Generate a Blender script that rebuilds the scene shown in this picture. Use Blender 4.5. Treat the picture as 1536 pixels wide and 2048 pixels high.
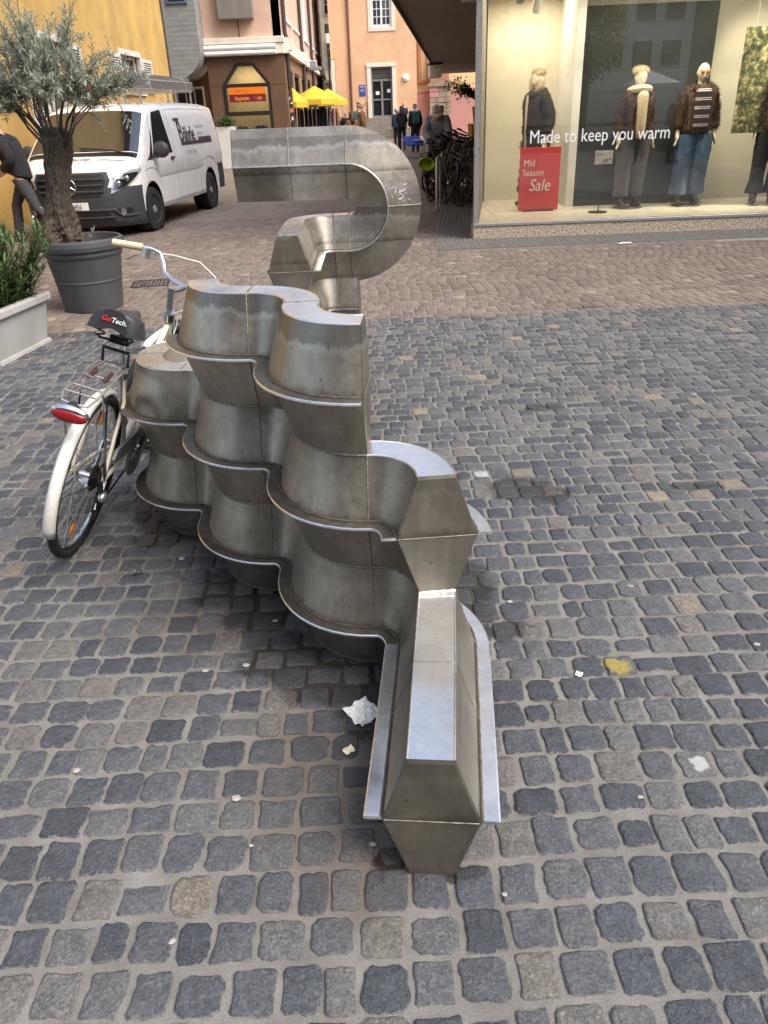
import bpy, math, random
from mathutils import Vector, Matrix, noise, Euler

for _o in list(bpy.data.objects):
    bpy.data.objects.remove(_o)
random.seed(7)
SC = bpy.context.scene
COL = SC.collection
R = math.radians
PI = math.pi

# ------------------------------------------------------------------ camera, sky, sun, exposure
EYE = 1.6
cam_d = bpy.data.cameras.new('camera')
cam_d.sensor_fit = 'VERTICAL'
cam_d.sensor_height = 36.0
cam_d.lens = 36.0 * 1538.0 / 2048.0
cam_d.clip_start = 0.05
cam_d.clip_end = 500
cam = bpy.data.objects.new('camera', cam_d)
COL.objects.link(cam)
_down = Vector((118.0, 2926.0, 1538.0)).normalized()          # gravity seen in the camera's own axes (x right, y down, z ahead)
_fwd = (Vector((0, 0, 1)) - _down.z * _down).normalized()
_rt = _down.cross(_fwd)
if _rt.x < 0:
    _rt = -_rt
_w = Matrix((_rt, _fwd, -_down))
_x, _y, _z = _w.col[0], _w.col[1], _w.col[2]
cam.matrix_world = Matrix(((_x[0], -_y[0], -_z[0], 0), (_x[1], -_y[1], -_z[1], 0), (_x[2], -_y[2], -_z[2], EYE), (0, 0, 0, 1)))
SC.camera = cam

SUN_EL, SUN_AZ = R(52), R(122)          # azimuth measured from +Y towards +X: the sun stands behind the camera, to the right
world = bpy.data.worlds.new('World')
SC.world = world
world.use_nodes = True
_nt = world.node_tree
_sky = _nt.nodes.new('ShaderNodeTexSky')
_sky.sky_type = 'NISHITA'
_sky.sun_disc = False
_sky.sun_elevation = SUN_EL
_sky.sun_rotation = SUN_AZ
_sky.air_density = 1.0
_sky.dust_density = 4.0
_hs = _nt.nodes.new('ShaderNodeHueSaturation')           # thin bright overcast: the blue of the clear sky is milky
_hs.inputs['Saturation'].default_value = 0.75
_nt.links.new(_sky.outputs[0], _hs.inputs['Color'])
_nt.links.new(_hs.outputs[0], _nt.nodes['Background'].inputs[0])
_nt.nodes['Background'].inputs[1].default_value = 0.15

sun_d = bpy.data.lights.new('sun', 'SUN')
sun_d.energy = 1.25
sun_d.angle = R(40)
sun_d.color = (1.0, 0.97, 0.925)
sun = bpy.data.objects.new('sun', sun_d)
COL.objects.link(sun)
_sd = Vector((math.sin(SUN_AZ) * math.cos(SUN_EL), math.cos(SUN_AZ) * math.cos(SUN_EL), math.sin(SUN_EL)))
sun.rotation_euler = (-_sd).to_track_quat('-Z', 'Y').to_euler()
sun.location = (0, 0, 30)

SC.view_settings.view_transform = 'Standard'
SC.view_settings.look = 'None'
SC.view_settings.gamma = 1
SC.view_settings.use_curve_mapping = False
SC.view_settings.exposure = 1.12
SC.render.engine = 'CYCLES'
SC.cycles.use_denoising = True
SC.cycles.max_bounces = 8
SC.cycles.transparent_max_bounces = 12
SC.cycles.caustics_reflective = False
SC.cycles.caustics_refractive = False

# ------------------------------------------------------------------ object helpers
XF = {}                                   # thing name -> matrix of the thing (parts of places are modelled in world metres)

def tag(o, label=None, cat=None, group=None, kind=None):
    if label: o['label'] = label
    if cat: o['category'] = cat
    if group: o['group'] = group
    if kind: o['kind'] = kind
    return o

def thing(name, label, cat, loc=(0, 0, 0), rotz=0.0, group=None, rot=None, kind=None):
    o = bpy.data.objects.new(name, None)
    COL.objects.link(o)
    o.empty_display_size = 0.1
    o.location = loc
    o.rotation_euler = rot if rot else (0, 0, rotz)
    XF[o.name] = Matrix.Translation(loc) @ Euler(rot if rot else (0, 0, rotz)).to_matrix().to_4x4()
    return tag(o, label, cat, group, kind)

def link_mesh(name, me, mats, parent=None):
    o = bpy.data.objects.new(name, me)
    COL.objects.link(o)
    if not isinstance(mats, (list, tuple)):
        mats = [mats]
    if not me.materials:
        for m in mats:
            me.materials.append(m)
    if parent:
        o.parent = parent
    return o

def copy_tree(o, parent=None):
    c = o.copy()
    COL.objects.link(c)
    if parent:
        c.parent = parent
    for ch in list(o.children):
        copy_tree(ch, c)
    return c

def rotm(rx=0, ry=0, rz=0):
    return Euler((rx, ry, rz)).to_matrix()

class MB:
    """collects boxes, tubes, prisms ... and links them as ONE mesh object"""
    def __init__(s):
        s.v, s.f, s.m, s.col = [], [], [], None
    def add(s, vs, fs, m=0):
        b = len(s.v)
        s.v += [tuple(v) for v in vs]
        s.f += [tuple(b + i for i in f) for f in fs]
        s.m += [m] * len(fs)
        return s
    def box(s, c, d, rot=None, m=0):
        hx, hy, hz = d[0] / 2, d[1] / 2, d[2] / 2
        vs = [Vector((x, y, z)) for x in (-hx, hx) for y in (-hy, hy) for z in (-hz, hz)]
        if rot is not None:
            vs = [rot @ v for v in vs]
        c = Vector(c)
        return s.add([v + c for v in vs], [(0, 1, 3, 2), (4, 6, 7, 5), (0, 4, 5, 1), (2, 3, 7, 6), (0, 2, 6, 4), (1, 5, 7, 3)], m)
    def b2(s, x0, x1, y0, y1, z0, z1, m=0):
        return s.box(((x0 + x1) / 2, (y0 + y1) / 2, (z0 + z1) / 2), (abs(x1 - x0), abs(y1 - y0), abs(z1 - z0)), None, m)
    def tube(s, pts, r, n=8, m=0, closed=False, caps=True, flat=1.0, up=None):
        pts = [Vector(p) for p in pts]
        N = len(pts)
        rr = r if isinstance(r, (list, tuple)) else [r] * N
        rings = []
        prev = None
        for i, p in enumerate(pts):
            if closed:
                t = pts[(i + 1) % N] - pts[i - 1]
            else:
                t = pts[min(i + 1, N - 1)] - pts[max(i - 1, 0)]
            if t.length < 1e-9:
                t = Vector((0, 0, 1))
            t.normalize()
            if prev is None:
                a = Vector(up) if up else (Vector((0, 0, 1)) if abs(t.z) < .9 else Vector((1, 0, 0)))
                u = (a - a.dot(t) * t).normalized()
            else:
                u = (prev - prev.dot(t) * t).normalized()
            prev = u
            w = t.cross(u)
            rings.append([p + rr[i] * (math.cos(2 * PI * k / n) * u * flat + math.sin(2 * PI * k / n) * w) for k in range(n)])
        vs = [v for rg in rings for v in rg]
        fs = []
        for i in range(N if closed else N - 1):
            a, b = i * n, ((i + 1) % N) * n
            for k in range(n):
                fs.append((a + k, a + (k + 1) % n, b + (k + 1) % n, b + k))
        if caps and not closed:
            fs.append(tuple(range(n - 1, -1, -1)))
            fs.append(tuple((N - 1) * n + k for k in range(n)))
        return s.add(vs, fs, m)
    def lathe(s, prof, n=24, c=(0, 0, 0), rot=None, m=0):
        vs, fs = [], []
        c = Vector(c)
        for r, z in prof:
            for k in range(n):
                v = Vector((r * math.cos(2 * PI * k / n), r * math.sin(2 * PI * k / n), z))
                vs.append((rot @ v if rot is not None else v) + c)
        for i in range(len(prof) - 1):
            for k in range(n):
                a, b = i * n, (i + 1) * n
                fs.append((a + k, a + (k + 1) % n, b + (k + 1) % n, b + k))
        if prof[0][0] > 1e-4: fs.append(tuple(range(n - 1, -1, -1)))
        if prof[-1][0] > 1e-4: fs.append(tuple((len(prof) - 1) * n + k for k in range(n)))
        return s.add(vs, fs, m)
    def prism(s, poly, fn, d0, d1, m=0):
        """poly of 2-D points, fn(a, b, d) -> 3-D point"""
        n = len(poly)
        vs = [fn(a, b, d0) for a, b in poly] + [fn(a, b, d1) for a, b in poly]
        fs = [tuple(range(n - 1, -1, -1)), tuple(range(n, 2 * n))] + [(i, (i + 1) % n, n + (i + 1) % n, n + i) for i in range(n)]
        return s.add(vs, fs, m)
    def grid(s, rows, m=0, closed_u=False):
        nu, nv = len(rows), len(rows[0])
        vs = [p for r_ in rows for p in r_]
        fs = []
        for i in range(nu if closed_u else nu - 1):
            for j in range(nv - 1):
                a, b = i * nv, ((i + 1) % nu) * nv
                fs.append((a + j, a + j + 1, b + j + 1, b + j))
        return s.add(vs, fs, m)
    def ball(s, c, r, n=10, m=0, rot=None):
        r = r if isinstance(r, (list, tuple)) else (r, r, r)
        k = max(4, n // 2)
        vs, fs = [], []
        c = Vector(c)
        for i in range(k + 1):
            a = PI * i / k
            for j in range(n):
                b = 2 * PI * j / n
                v = Vector((r[0] * math.sin(a) * math.cos(b), r[1] * math.sin(a) * math.sin(b), r[2] * math.cos(a)))
                vs.append((rot @ v if rot is not None else v) + c)
        for i in range(k):
            for j in range(n):
                fs.append((i * n + j, (i + 1) * n + j, (i + 1) * n + (j + 1) % n, i * n + (j + 1) % n))
        return s.add(vs, fs, m)
    def build(s, name, mats, parent=None, world=False, smooth=38, bevel=0, seg=2, tone=None):
        vs = s.v
        if world and parent is not None:
            root = parent
            while root.parent:
                root = root.parent
            inv = XF[root.name].inverted()
            vs = [inv @ Vector(v) for v in vs]
        me = bpy.data.meshes.new(name)
        me.from_pydata(vs, [], s.f)
        if len(set(s.m)) > 1 or (s.m and s.m[0]):
            me.polygons.foreach_set('material_index', s.m)
        me.validate()
        import bmesh
        bm = bmesh.new(); bm.from_mesh(me)
        bmesh.ops.recalc_face_normals(bm, faces=bm.faces)
        bm.to_mesh(me); bm.free()
        if smooth:
            me.polygons.foreach_set('use_smooth', [True] * len(me.polygons))
            if smooth < 180:
                me.set_sharp_from_angle(angle=R(smooth))
        if tone is not None:
            a = me.attributes.new('tone', 'FLOAT', 'POINT')
            a.data.foreach_set('value', tone if isinstance(tone, list) else [tone] * len(me.vertices))
        o = link_mesh(name, me, mats, parent)
        if bevel:
            b = o.modifiers.new('bevel', 'BEVEL')
            b.width = bevel; b.segments = seg; b.limit_method = 'ANGLE'; b.angle_limit = R(32)
        return o

def text_obj(name, body, size, mat, parent, mat4, extrude=0.0008, shear=0.0, align='LEFT', space=1.0, bold=0.0, sx=1.0):
    cu = bpy.data.curves.new('lettering', 'FONT')
    cu.body = body; cu.size = size; cu.extrude = extrude; cu.shear = shear
    cu.align_x = align; cu.space_character = space; cu.offset = bold
    cu.resolution_u = 3
    t = bpy.data.objects.new('lettering', cu)
    COL.objects.link(t)
    me = bpy.data.meshes.new_from_object(t.evaluated_get(bpy.context.evaluated_depsgraph_get()))
    bpy.data.objects.remove(t)
    m4 = mat4 @ Matrix.Diagonal((sx, 1, 1, 1))
    me.transform(m4)
    me.materials.clear()
    return link_mesh(name, me, mat, parent)

def frame4(o, x, y, z):
    """matrix with the given origin and axis columns"""
    o, x, y, z = Vector(o), Vector(x), Vector(y), Vector(z)
    return Matrix(((x.x, y.x, z.x, o.x), (x.y, y.y, z.y, o.y), (x.z, y.z, z.z, o.z), (0, 0, 0, 1)))

# ------------------------------------------------------------------ material helpers
def new_mat(name):
    m = bpy.data.materials.new(name)
    m.use_nodes = True
    nt = m.node_tree
    return m, nt, nt.nodes['Principled BSDF']

def N(nt, t, **kw):
    n = nt.nodes.new(t)
    for k, v in kw.items():
        if k.startswith('i_'):
            n.inputs[k[2:].replace('_', ' ')].default_value = v
        elif k[0] == 'n' and k[1:].isdigit():
            n.inputs[int(k[1:])].default_value = v
        else:
            setattr(n, k, v)
    return n

def ramp(nt, src, stops):
    r = nt.nodes.new('ShaderNodeValToRGB')
    el = r.color_ramp.elements
    while len(el) < len(stops):
        el.new(0.5)
    for e, (p, c) in zip(el, stops):
        e.position = p
        e.color = c if len(c) == 4 else (*c, 1)
    nt.links.new(src, r.inputs[0])
    return r.outputs[0]

def mixc(nt, fac, a, b, blend='MIX'):
    n = nt.nodes.new('ShaderNodeMix')
    n.data_type = 'RGBA'; n.blend_type = blend
    for i, s in ((0, fac), (6, a), (7, b)):
        if isinstance(s, (int, float)):
            n.inputs[i].default_value = s
        elif isinstance(s, tuple):
            n.inputs[i].default_value = s if len(s) == 4 else (*s, 1)
        else:
            nt.links.new(s, n.inputs[i])
    return n.outputs[2]

def math_n(nt, op, a, b=None, clamp=False):
    n = nt.nodes.new('ShaderNodeMath')
    n.operation = op; n.use_clamp = clamp
    for i, s in enumerate((a, b)):
        if s is None: continue
        if isinstance(s, (int, float)):
            n.inputs[i].default_value = s
        else:
            nt.links.new(s, n.inputs[i])
    return n.outputs[0]

def noise_n(nt, vec, scale, detail=4, rough=0.55, dist=0.0):
    n = nt.nodes.new('ShaderNodeTexNoise')
    n.inputs['Scale'].default_value = scale; n.inputs['Detail'].default_value = detail
    n.inputs['Roughness'].default_value = rough; n.inputs['Distortion'].default_value = dist
    if vec is not None:
        nt.links.new(vec, n.inputs['Vector'])
    return n.outputs[0]

def mapped(nt, src, scale=(1, 1, 1), rot=(0, 0, 0), loc=(0, 0, 0)):
    n = nt.nodes.new('ShaderNodeMapping')
    n.inputs['Scale'].default_value = scale; n.inputs['Rotation'].default_value = rot; n.inputs['Location'].default_value = loc
    nt.links.new(src, n.inputs[0])
    return n.outputs[0]

def bump(nt, bs, h, strength=0.3, dist=0.01):
    b = nt.nodes.new('ShaderNodeBump')
    b.inputs['Strength'].default_value = strength; b.inputs['Distance'].default_value = dist
    nt.links.new(h, b.inputs['Height'])
    nt.links.new(b.outputs[0], bs.inputs['Normal'])

def pbr(name, col, rough=0.6, metal=0.0, var=0.12, scale=6.0, bmp=0.0, bscale=60.0, bdist=0.004, coat=0.0, spec=None, space='Object', streak=False, rvar=0.1):
    """plain procedural surface: base colour with soft wear noise, roughness noise, fine relief"""
    m, nt, bs = new_mat(name)
    tc = nt.nodes.new('ShaderNodeTexCoord').outputs[space]
    if streak:
        tc2 = mapped(nt, tc, (1, 1, 0.18))
    else:
        tc2 = tc
    n1 = noise_n(nt, tc2, scale, 6, 0.6)
    dark = tuple(c * (1 - var) for c in col); lite = tuple(min(1, c * (1 + var)) for c in col)
    nt.links.new(ramp(nt, n1, [(0.3, dark), (0.7, lite)]), bs.inputs['Base Color'])
    rr = ramp(nt, noise_n(nt, tc, scale * 1.7, 4), [(0.3, (max(0.02, rough - rvar),) * 3), (0.7, (min(1, rough + rvar),) * 3)])
    nt.links.new(rr, bs.inputs['Roughness'])
    bs.inputs['Metallic'].default_value = metal
    if coat: bs.inputs['Coat Weight'].default_value = coat; bs.inputs['Coat Roughness'].default_value = 0.06
    if spec is not None: bs.inputs['Specular IOR Level'].default_value = spec
    if bmp:
        bump(nt, bs, noise_n(nt, tc, bscale, 5, 0.6), bmp, bdist)
    return m

def emit(name, col, strength):
    m, nt, bs = new_mat(name)
    bs.inputs['Base Color'].default_value = (*col, 1)
    bs.inputs['Emission Color'].default_value = (*col, 1)
    bs.inputs['Emission Strength'].default_value = strength
    return m

def glass_mat(name, tint=(0.95, 0.97, 0.96), ior=1.55, add=0.02):
    m, nt, bs = new_mat(name)
    nt.nodes.remove(bs)
    tr = N(nt, 'ShaderNodeBsdfTransparent'); tr.inputs[0].default_value = (*tint, 1)
    gl = N(nt, 'ShaderNodeBsdfGlossy'); gl.inputs['Roughness'].default_value = 0.0
    fr = N(nt, 'ShaderNodeFresnel'); fr.inputs[0].default_value = ior
    mx = N(nt, 'ShaderNodeMixShader')
    nt.links.new(math_n(nt, 'ADD', fr.outputs[0], add), mx.inputs[0])
    nt.links.new(tr.outputs[0], mx.inputs[1]); nt.links.new(gl.outputs[0], mx.inputs[2])
    nt.links.new(mx.outputs[0], nt.nodes['Material Output'].inputs[0])
    return m
# ------------------------------------------------------------------ ground materials
WET = [(-.02, 1.24, .05, .035), (.14, 1.19, .06, .03), (-.30, 2.04, .20, .14), (-.16, 1.90, .17, .12), (-.06, 1.80, .10, .17), (-.58, 2.47, .17, .13), (-.46, 2.28, .13, .13), (-.92, 2.90, .16, .11),
       (-.98, 3.1, .14, .14), (.0, 1.62, .055, .22), (.64, 3.22, .15, .12), (.76, 3.14, .10, .08), (1.43, 3.17, .13, .04), (.97, 4.27, .13, .06), (.40, 2.14, .07, .06),
       (1.88, 6.72, .14, .045), (.30, 2.4, .10, .22), (-1.6, 5.9, .5, .12), (2.9, 5.15, .16, .05)]
RUST = [(-.48, 2.30, .42, .22), (-.86, 2.80, .30, .20), (-.2, 1.55, .22, .32), (-.1, 1.22, .2, .14)]

def spot_mask(nt, spots, soft=0.4, wob=0.09, scale=9.0):
    """0..1 mask of ragged patches lying at fixed places on the pavement"""
    geo = nt.nodes.new('ShaderNodeNewGeometry').outputs['Position']
    nz = nt.nodes.new('ShaderNodeTexNoise')
    nz.inputs['Scale'].default_value = scale; nz.inputs['Detail'].default_value = 5
    nt.links.new(geo, nz.inputs['Vector'])
    off = nt.nodes.new('ShaderNodeVectorMath'); off.operation = 'SUBTRACT'
    nt.links.new(nz.outputs['Color'], off.inputs[0]); off.inputs[1].default_value = (.5, .5, .5)
    sc = nt.nodes.new('ShaderNodeVectorMath'); sc.operation = 'SCALE'
    nt.links.new(off.outputs[0], sc.inputs[0]); sc.inputs['Scale'].default_value = wob * 2
    ps = nt.nodes.new('ShaderNodeVectorMath'); ps.operation = 'ADD'
    nt.links.new(geo, ps.inputs[0]); nt.links.new(sc.outputs[0], ps.inputs[1])
    acc = None
    for x, y, rx, ry in spots:
        a = nt.nodes.new('ShaderNodeVectorMath'); a.operation = 'MULTIPLY_ADD'
        nt.links.new(ps.outputs[0], a.inputs[0])
        a.inputs[1].default_value = (1 / rx, 1 / ry, 0); a.inputs[2].default_value = (-x / rx, -y / ry, 0)
        l = nt.nodes.new('ShaderNodeVectorMath'); l.operation = 'LENGTH'
        nt.links.new(a.outputs[0], l.inputs[0])
        acc = l.outputs['Value'] if acc is None else math_n(nt, 'MINIMUM', acc, l.outputs['Value'])
    mr = nt.nodes.new('ShaderNodeMapRange'); mr.interpolation_type = 'SMOOTHSTEP'
    mr.inputs[1].default_value = 1.0 + soft * .5; mr.inputs[2].default_value = 1.0 - soft * .5
    nt.links.new(acc, mr.inputs[0])
    return mr.outputs[0]

def mortar_color(nt, geo):
    c = ramp(nt, noise_n(nt, geo, 7, 6, .65), [(.25, (.12, .112, .098)), (.5, (.185, .176, .158)), (.75, (.25, .24, .218))])
    g = ramp(nt, noise_n(nt, geo, 260, 3, .7), [(.3, (.55, .55, .55)), (.7, (1.3, 1.3, 1.3))])
    c = mixc(nt, .8, c, g, 'MULTIPLY')
    c = mixc(nt, math_n(nt, 'MULTIPLY', spot_mask(nt, RUST, 1.2, .16, 6), .6), c, (.115, .088, .062))
    return c

def wet_apply(nt, bs, col, rough, amount=1.0):
    w = math_n(nt, 'MULTIPLY', spot_mask(nt, WET), amount)
    c = mixc(nt, math_n(nt, 'MULTIPLY', w, .9), col, mixc(nt, 1.0, col, (.12, .105, .09), 'MULTIPLY'))
    nt.links.new(c, bs.inputs['Base Color'])
    rr = nt.nodes.new('ShaderNodeMix'); rr.data_type = 'FLOAT'
    nt.links.new(w, rr.inputs[0])
    if isinstance(rough, float): rr.inputs[2].default_value = rough
    else: nt.links.new(rough, rr.inputs[2])
    rr.inputs[3].default_value = .28
    nt.links.new(rr.outputs[0], bs.inputs['Roughness'])

def make_mortar():
    m, nt, bs = new_mat('mortar')
    geo = nt.nodes.new('ShaderNodeNewGeometry').outputs['Position']
    wet_apply(nt, bs, mortar_color(nt, geo), .85)
    h = math_n(nt, 'ADD', noise_n(nt, geo, 300, 4, .7), math_n(nt, 'MULTIPLY', noise_n(nt, geo, 40, 4), 1.5))
    bump(nt, bs, h, .55, .004)
    return m

def make_stone():
    m, nt, bs = new_mat('basalt_sett')
    geo = nt.nodes.new('ShaderNodeNewGeometry').outputs['Position']
    tone = N(nt, 'ShaderNodeAttribute', attribute_name='tone').outputs['Fac']
    edge = N(nt, 'ShaderNodeAttribute', attribute_name='edge').outputs['Fac']
    base = ramp(nt, tone, [(0, (.043, .049, .06)), (.3, (.066, .073, .086)), (.55, (.088, .094, .103)), (.75, (.118, .12, .12)), (.92, (.14, .132, .116)), (1, (.22, .185, .135))])
    fine = ramp(nt, noise_n(nt, geo, 120, 6, .8), [(.28, (.34, .34, .35)), (.5, (.95, .95, .95)), (.70, (2.3, 2.26, 2.18))])
    big = ramp(nt, noise_n(nt, geo, 24, 5, .65), [(.3, (.72, .73, .75)), (.7, (1.32, 1.3, 1.26))])
    c = mixc(nt, .9, mixc(nt, .85, base, fine, 'MULTIPLY'), big, 'MULTIPLY')
    vor = N(nt, 'ShaderNodeTexVoronoi', i_Scale=300.0)
    nt.links.new(geo, vor.inputs['Vector'])
    fleck = math_n(nt, 'LESS_THAN', vor.outputs['Distance'], .16)
    c = mixc(nt, math_n(nt, 'MULTIPLY', fleck, .5), c, (.36, .36, .35))
    # scratches
    wv = noise_n(nt, mapped(nt, geo, (30, 260, 30), (0, 0, .7)), 1, 3, .6, 1.5)
    c = mixc(nt, math_n(nt, 'MULTIPLY', math_n(nt, 'GREATER_THAN', wv, .69), .3), c, (.33, .33, .32))
    # mortar smeared raggedly over the stone's rim
    e = math_n(nt, 'ADD', edge, math_n(nt, 'MULTIPLY', math_n(nt, 'SUBTRACT', noise_n(nt, geo, 62, 8, .75), .5), 2.2))
    smear = ramp(nt, e, [(.52, (0, 0, 0)), (.64, (1, 1, 1))])
    c = mixc(nt, smear, c, mortar_color(nt, geo))
    c = mixc(nt, math_n(nt, 'MULTIPLY', spot_mask(nt, RUST, 1.2, .16, 6), .3), c, (.075, .058, .042))
    yel = spot_mask(nt, [(.72, 1.92, .042, .038)], .35, .03, 30)
    c = mixc(nt, math_n(nt, 'MULTIPLY', yel, .5), c, (.55, .42, .03))
    white = spot_mask(nt, [(.49, 3.39, .05, .035), (.82, 1.5, .02, .02)], .6, .03, 30)
    c = mixc(nt, math_n(nt, 'MULTIPLY', white, .75), c, (.5, .5, .48))
    r_ = ramp(nt, noise_n(nt, geo, 60, 4), [(.3, (.42,) * 3), (.7, (.68,) * 3)])
    wet_apply(nt, bs, c, r_, .62)             # the stones dry before the joints do
    h = math_n(nt, 'ADD', math_n(nt, 'MULTIPLY', noise_n(nt, geo, 38, 6, .65), 2.2), noise_n(nt, geo, 210, 4, .7))
    bump(nt, bs, h, .9, .005)
    return m

def make_brick():
    m, nt, bs = new_mat('clay_paver')
    geo = nt.nodes.new('ShaderNodeNewGeometry').outputs['Position']
    tone = N(nt, 'ShaderNodeAttribute', attribute_name='tone').outputs['Fac']
    base = ramp(nt, tone, [(0, (.118, .092, .077)), (.4, (.16, .126, .104)), (.75, (.195, .156, .13)), (.92, (.18, .13, .115)), (1, (.27, .215, .165))])
    c = mixc(nt, .8, base, ramp(nt, noise_n(nt, geo, 90, 5, .7), [(.3, (.7, .7, .7)), (.7, (1.25, 1.25, 1.25))]), 'MULTIPLY')
    c = mixc(nt, .75, c, ramp(nt, noise_n(nt, geo, .9, 4, .6), [(.3, (.8, .8, .82)), (.7, (1.18, 1.16, 1.12))]), 'MULTIPLY')
    wet_apply(nt, bs, c, .78)
    bump(nt, bs, noise_n(nt, geo, 160, 4, .7), .4, .003)
    return m

def make_street():
    m, nt, bs = new_mat('street_paving')
    geo = nt.nodes.new('ShaderNodeNewGeometry').outputs['Position']
    br = N(nt, 'ShaderNodeTexBrick', i_Scale=1.0)
    br.inputs['Brick Width'].default_value = .104; br.inputs['Row Height'].default_value = .112; br.inputs['Mortar Size'].default_value = .006
    br.inputs['Color1'].default_value = (.135, .105, .086, 1); br.inputs['Color2'].default_value = (.2, .158, .13, 1); br.inputs['Mortar'].default_value = (.26, .235, .2, 1)
    nt.links.new(geo, br.inputs['Vector'])
    c = mixc(nt, .8, br.outputs['Color'], ramp(nt, noise_n(nt, geo, .8, 5, .6), [(.3, (.72, .73, .76)), (.7, (1.2, 1.18, 1.12))]), 'MULTIPLY')
    nt.links.new(c, bs.inputs['Base Color'])
    bs.inputs['Roughness'].default_value = .75
    bump(nt, bs, br.outputs['Fac'], -.3, .004)
    return m

def make_joint():
    m, nt, bs = new_mat('paver_joint')
    geo = nt.nodes.new('ShaderNodeNewGeometry').outputs['Position']
    c = ramp(nt, noise_n(nt, geo, 5, 5), [(.3, (.2, .175, .145)), (.7, (.33, .3, .26))])
    wet_apply(nt, bs, c, .9)
    return m

M_mortar, M_stone, M_brick, M_street, M_joint = make_mortar(), make_stone(), make_brick(), make_street(), make_joint()
M_smallsett = pbr('grey_small_sett', (.115, .112, .1), .75, 0, .35, 30, .5, 120)
M_asphalt = pbr('asphalt', (.055, .054, .052), .85, 0, .2, 3, .4, 200)

def sheet(name, x0, x1, y0, y1, z, mat, kind='structure', nx=1, ny=1, amp=0):
    mb = MB()
    rows = []
    for i in range(nx + 1):
        row = []
        for j in range(ny + 1):
            x, y = x0 + (x1 - x0) * i / nx, y0 + (y1 - y0) * j / ny
            row.append((x, y, z + (amp * noise.noise((x * 9, y * 9, 3)) if amp else 0)))
        rows.append(row)
    mb.grid(rows)
    o = mb.build(name, mat, smooth=180)
    return tag(o, kind=kind)

EDGE_Y = 6.575                                    # where the basalt setts meet the brick street
sheet('ground', -150, 150, -150, 200, -.05, M_asphalt)
pavement = sheet('cobble_pavement', -9, 9, -8, EDGE_Y, 0.0, M_mortar, nx=120, ny=110, amp=.0022)
street = sheet('street', -7, 12, EDGE_Y, 60, -.006, M_street)
joints = sheet('brick_pavement', -5.4, 5.6, EDGE_Y, 14.0, -.002, M_joint)

# ------------------------------------------------------------------ basalt setts, each its own stone
def sett(cx, cy, wx, wy, rnd, n_side=4, z=.0):
    cs = [(-wx / 2, -wy / 2), (wx / 2, -wy / 2), (wx / 2, wy / 2), (-wx / 2, wy / 2)]
    j = .085
    cs = [(x + rnd.uniform(-j, j) * wx * .6, y + rnd.uniform(-j, j) * wy * .6) for x, y in cs]
    cut = rnd.choice((.05, .07, .11, .17))
    out = []
    for k in range(4):
        (x0, y0), (x1, y1) = cs[k], cs[(k + 1) % 4]
        bul = rnd.uniform(-.05, .035)
        for i in range(n_side):
            t = cut + (1 - 2 * cut) * i / (n_side - 1)
            b = bul * math.sin(PI * t)
            px, py = x0 + (x1 - x0) * t, y0 + (y1 - y0) * t
            nx, ny = (y1 - y0), -(x1 - x0)
            ja = .0008 if i in (0, n_side - 1) else .0032
            out.append((px + nx * b + rnd.uniform(-ja, ja), py + ny * b + rnd.uniform(-ja, ja)))
    n = len(out)
    tx, ty = rnd.uniform(-.03, .03), rnd.uniform(-.03, .03)
    top = z + rnd.uniform(.0030, .0062)
    vs, ed = [], []
    for s_, dz, e in ((1.0, -.012, .85), (.955, .0002, .56), (.83, .0016, .16)):
        for x, y in out:
            vs.append((x * s_, y * s_, (top + dz + (x * tx + y * ty) * s_ + rnd.uniform(-.0009, .0009)) if dz > -.01 else -.014)); ed.append(e)
    vs.append((0, 0, top + .0022)); ed.append(0)
    fs = []
    for r_ in range(2):
        for k in range(n):
            a, b = r_ * n, (r_ + 1) * n
            fs.append((a + k, a + (k + 1) % n, b + (k + 1) % n, b + k))
    for k in range(n):
        fs.append((2 * n + k, 2 * n + (k + 1) % n, 3 * n))
    return vs, fs, ed

def stone_mesh(name, vs, fs, tone, ed):
    me = bpy.data.meshes.new(name)
    me.from_pydata(vs, [], fs)
    me.polygons.foreach_set('use_smooth', [True] * len(fs))
    a = me.attributes.new('tone', 'FLOAT', 'POINT'); a.data.foreach_set('value', tone)
    if ed is not None:
        b = me.attributes.new('edge', 'FLOAT', 'POINT'); b.data.foreach_set('value', ed)
    return me

rnd = random.Random(11)
stones = []
y = .34
row = 0
while y < EDGE_Y - .05:
    near = max(0.0, min(1.0, (y - .9) / 2.5))
    pitch = .109 - .007 * near + rnd.uniform(-.009, .009)
    half = .62 * max(y, .6) + 1.1
    x = -half + rnd.uniform(0, .1)
    while x < half:
        w = rnd.choice((.080, .094, .100, .104, .108, .118)) + rnd.uniform(-.006, .006)
        wob = .02 * noise.noise((x * .9, y * .9, 0)) + .008 * noise.noise((x * 4, row * 1.7, 5))
        jx = rnd.uniform(.006, .015)
        wy = pitch - rnd.uniform(.006, .015)
        if rnd.random() < .05: wy *= .72
        cx, cy = x + w / 2 + .012 * noise.noise((row * .8, y, 9)), y + pitch / 2 + wob
        t = rnd.random() ** 1.05 * .86
        if rnd.random() < .045: t = rnd.uniform(.86, .97)
        if rnd.random() < .012: t = 1.0
        stones.append((cx, cy, w - jx, wy, t))
        x += w
    y += pitch
    row += 1

def in_view(x, y, z=0.0):
    v = cam.matrix_world.inverted() @ Vector((x, y, z))
    if v.z > -.1: return None
    k = 1538.0 / 2048.0 / -v.z
    a, b = v.x * k, v.y * k
    return (-v.z) if (abs(a) < .40 and abs(b) < .52) else None

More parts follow.
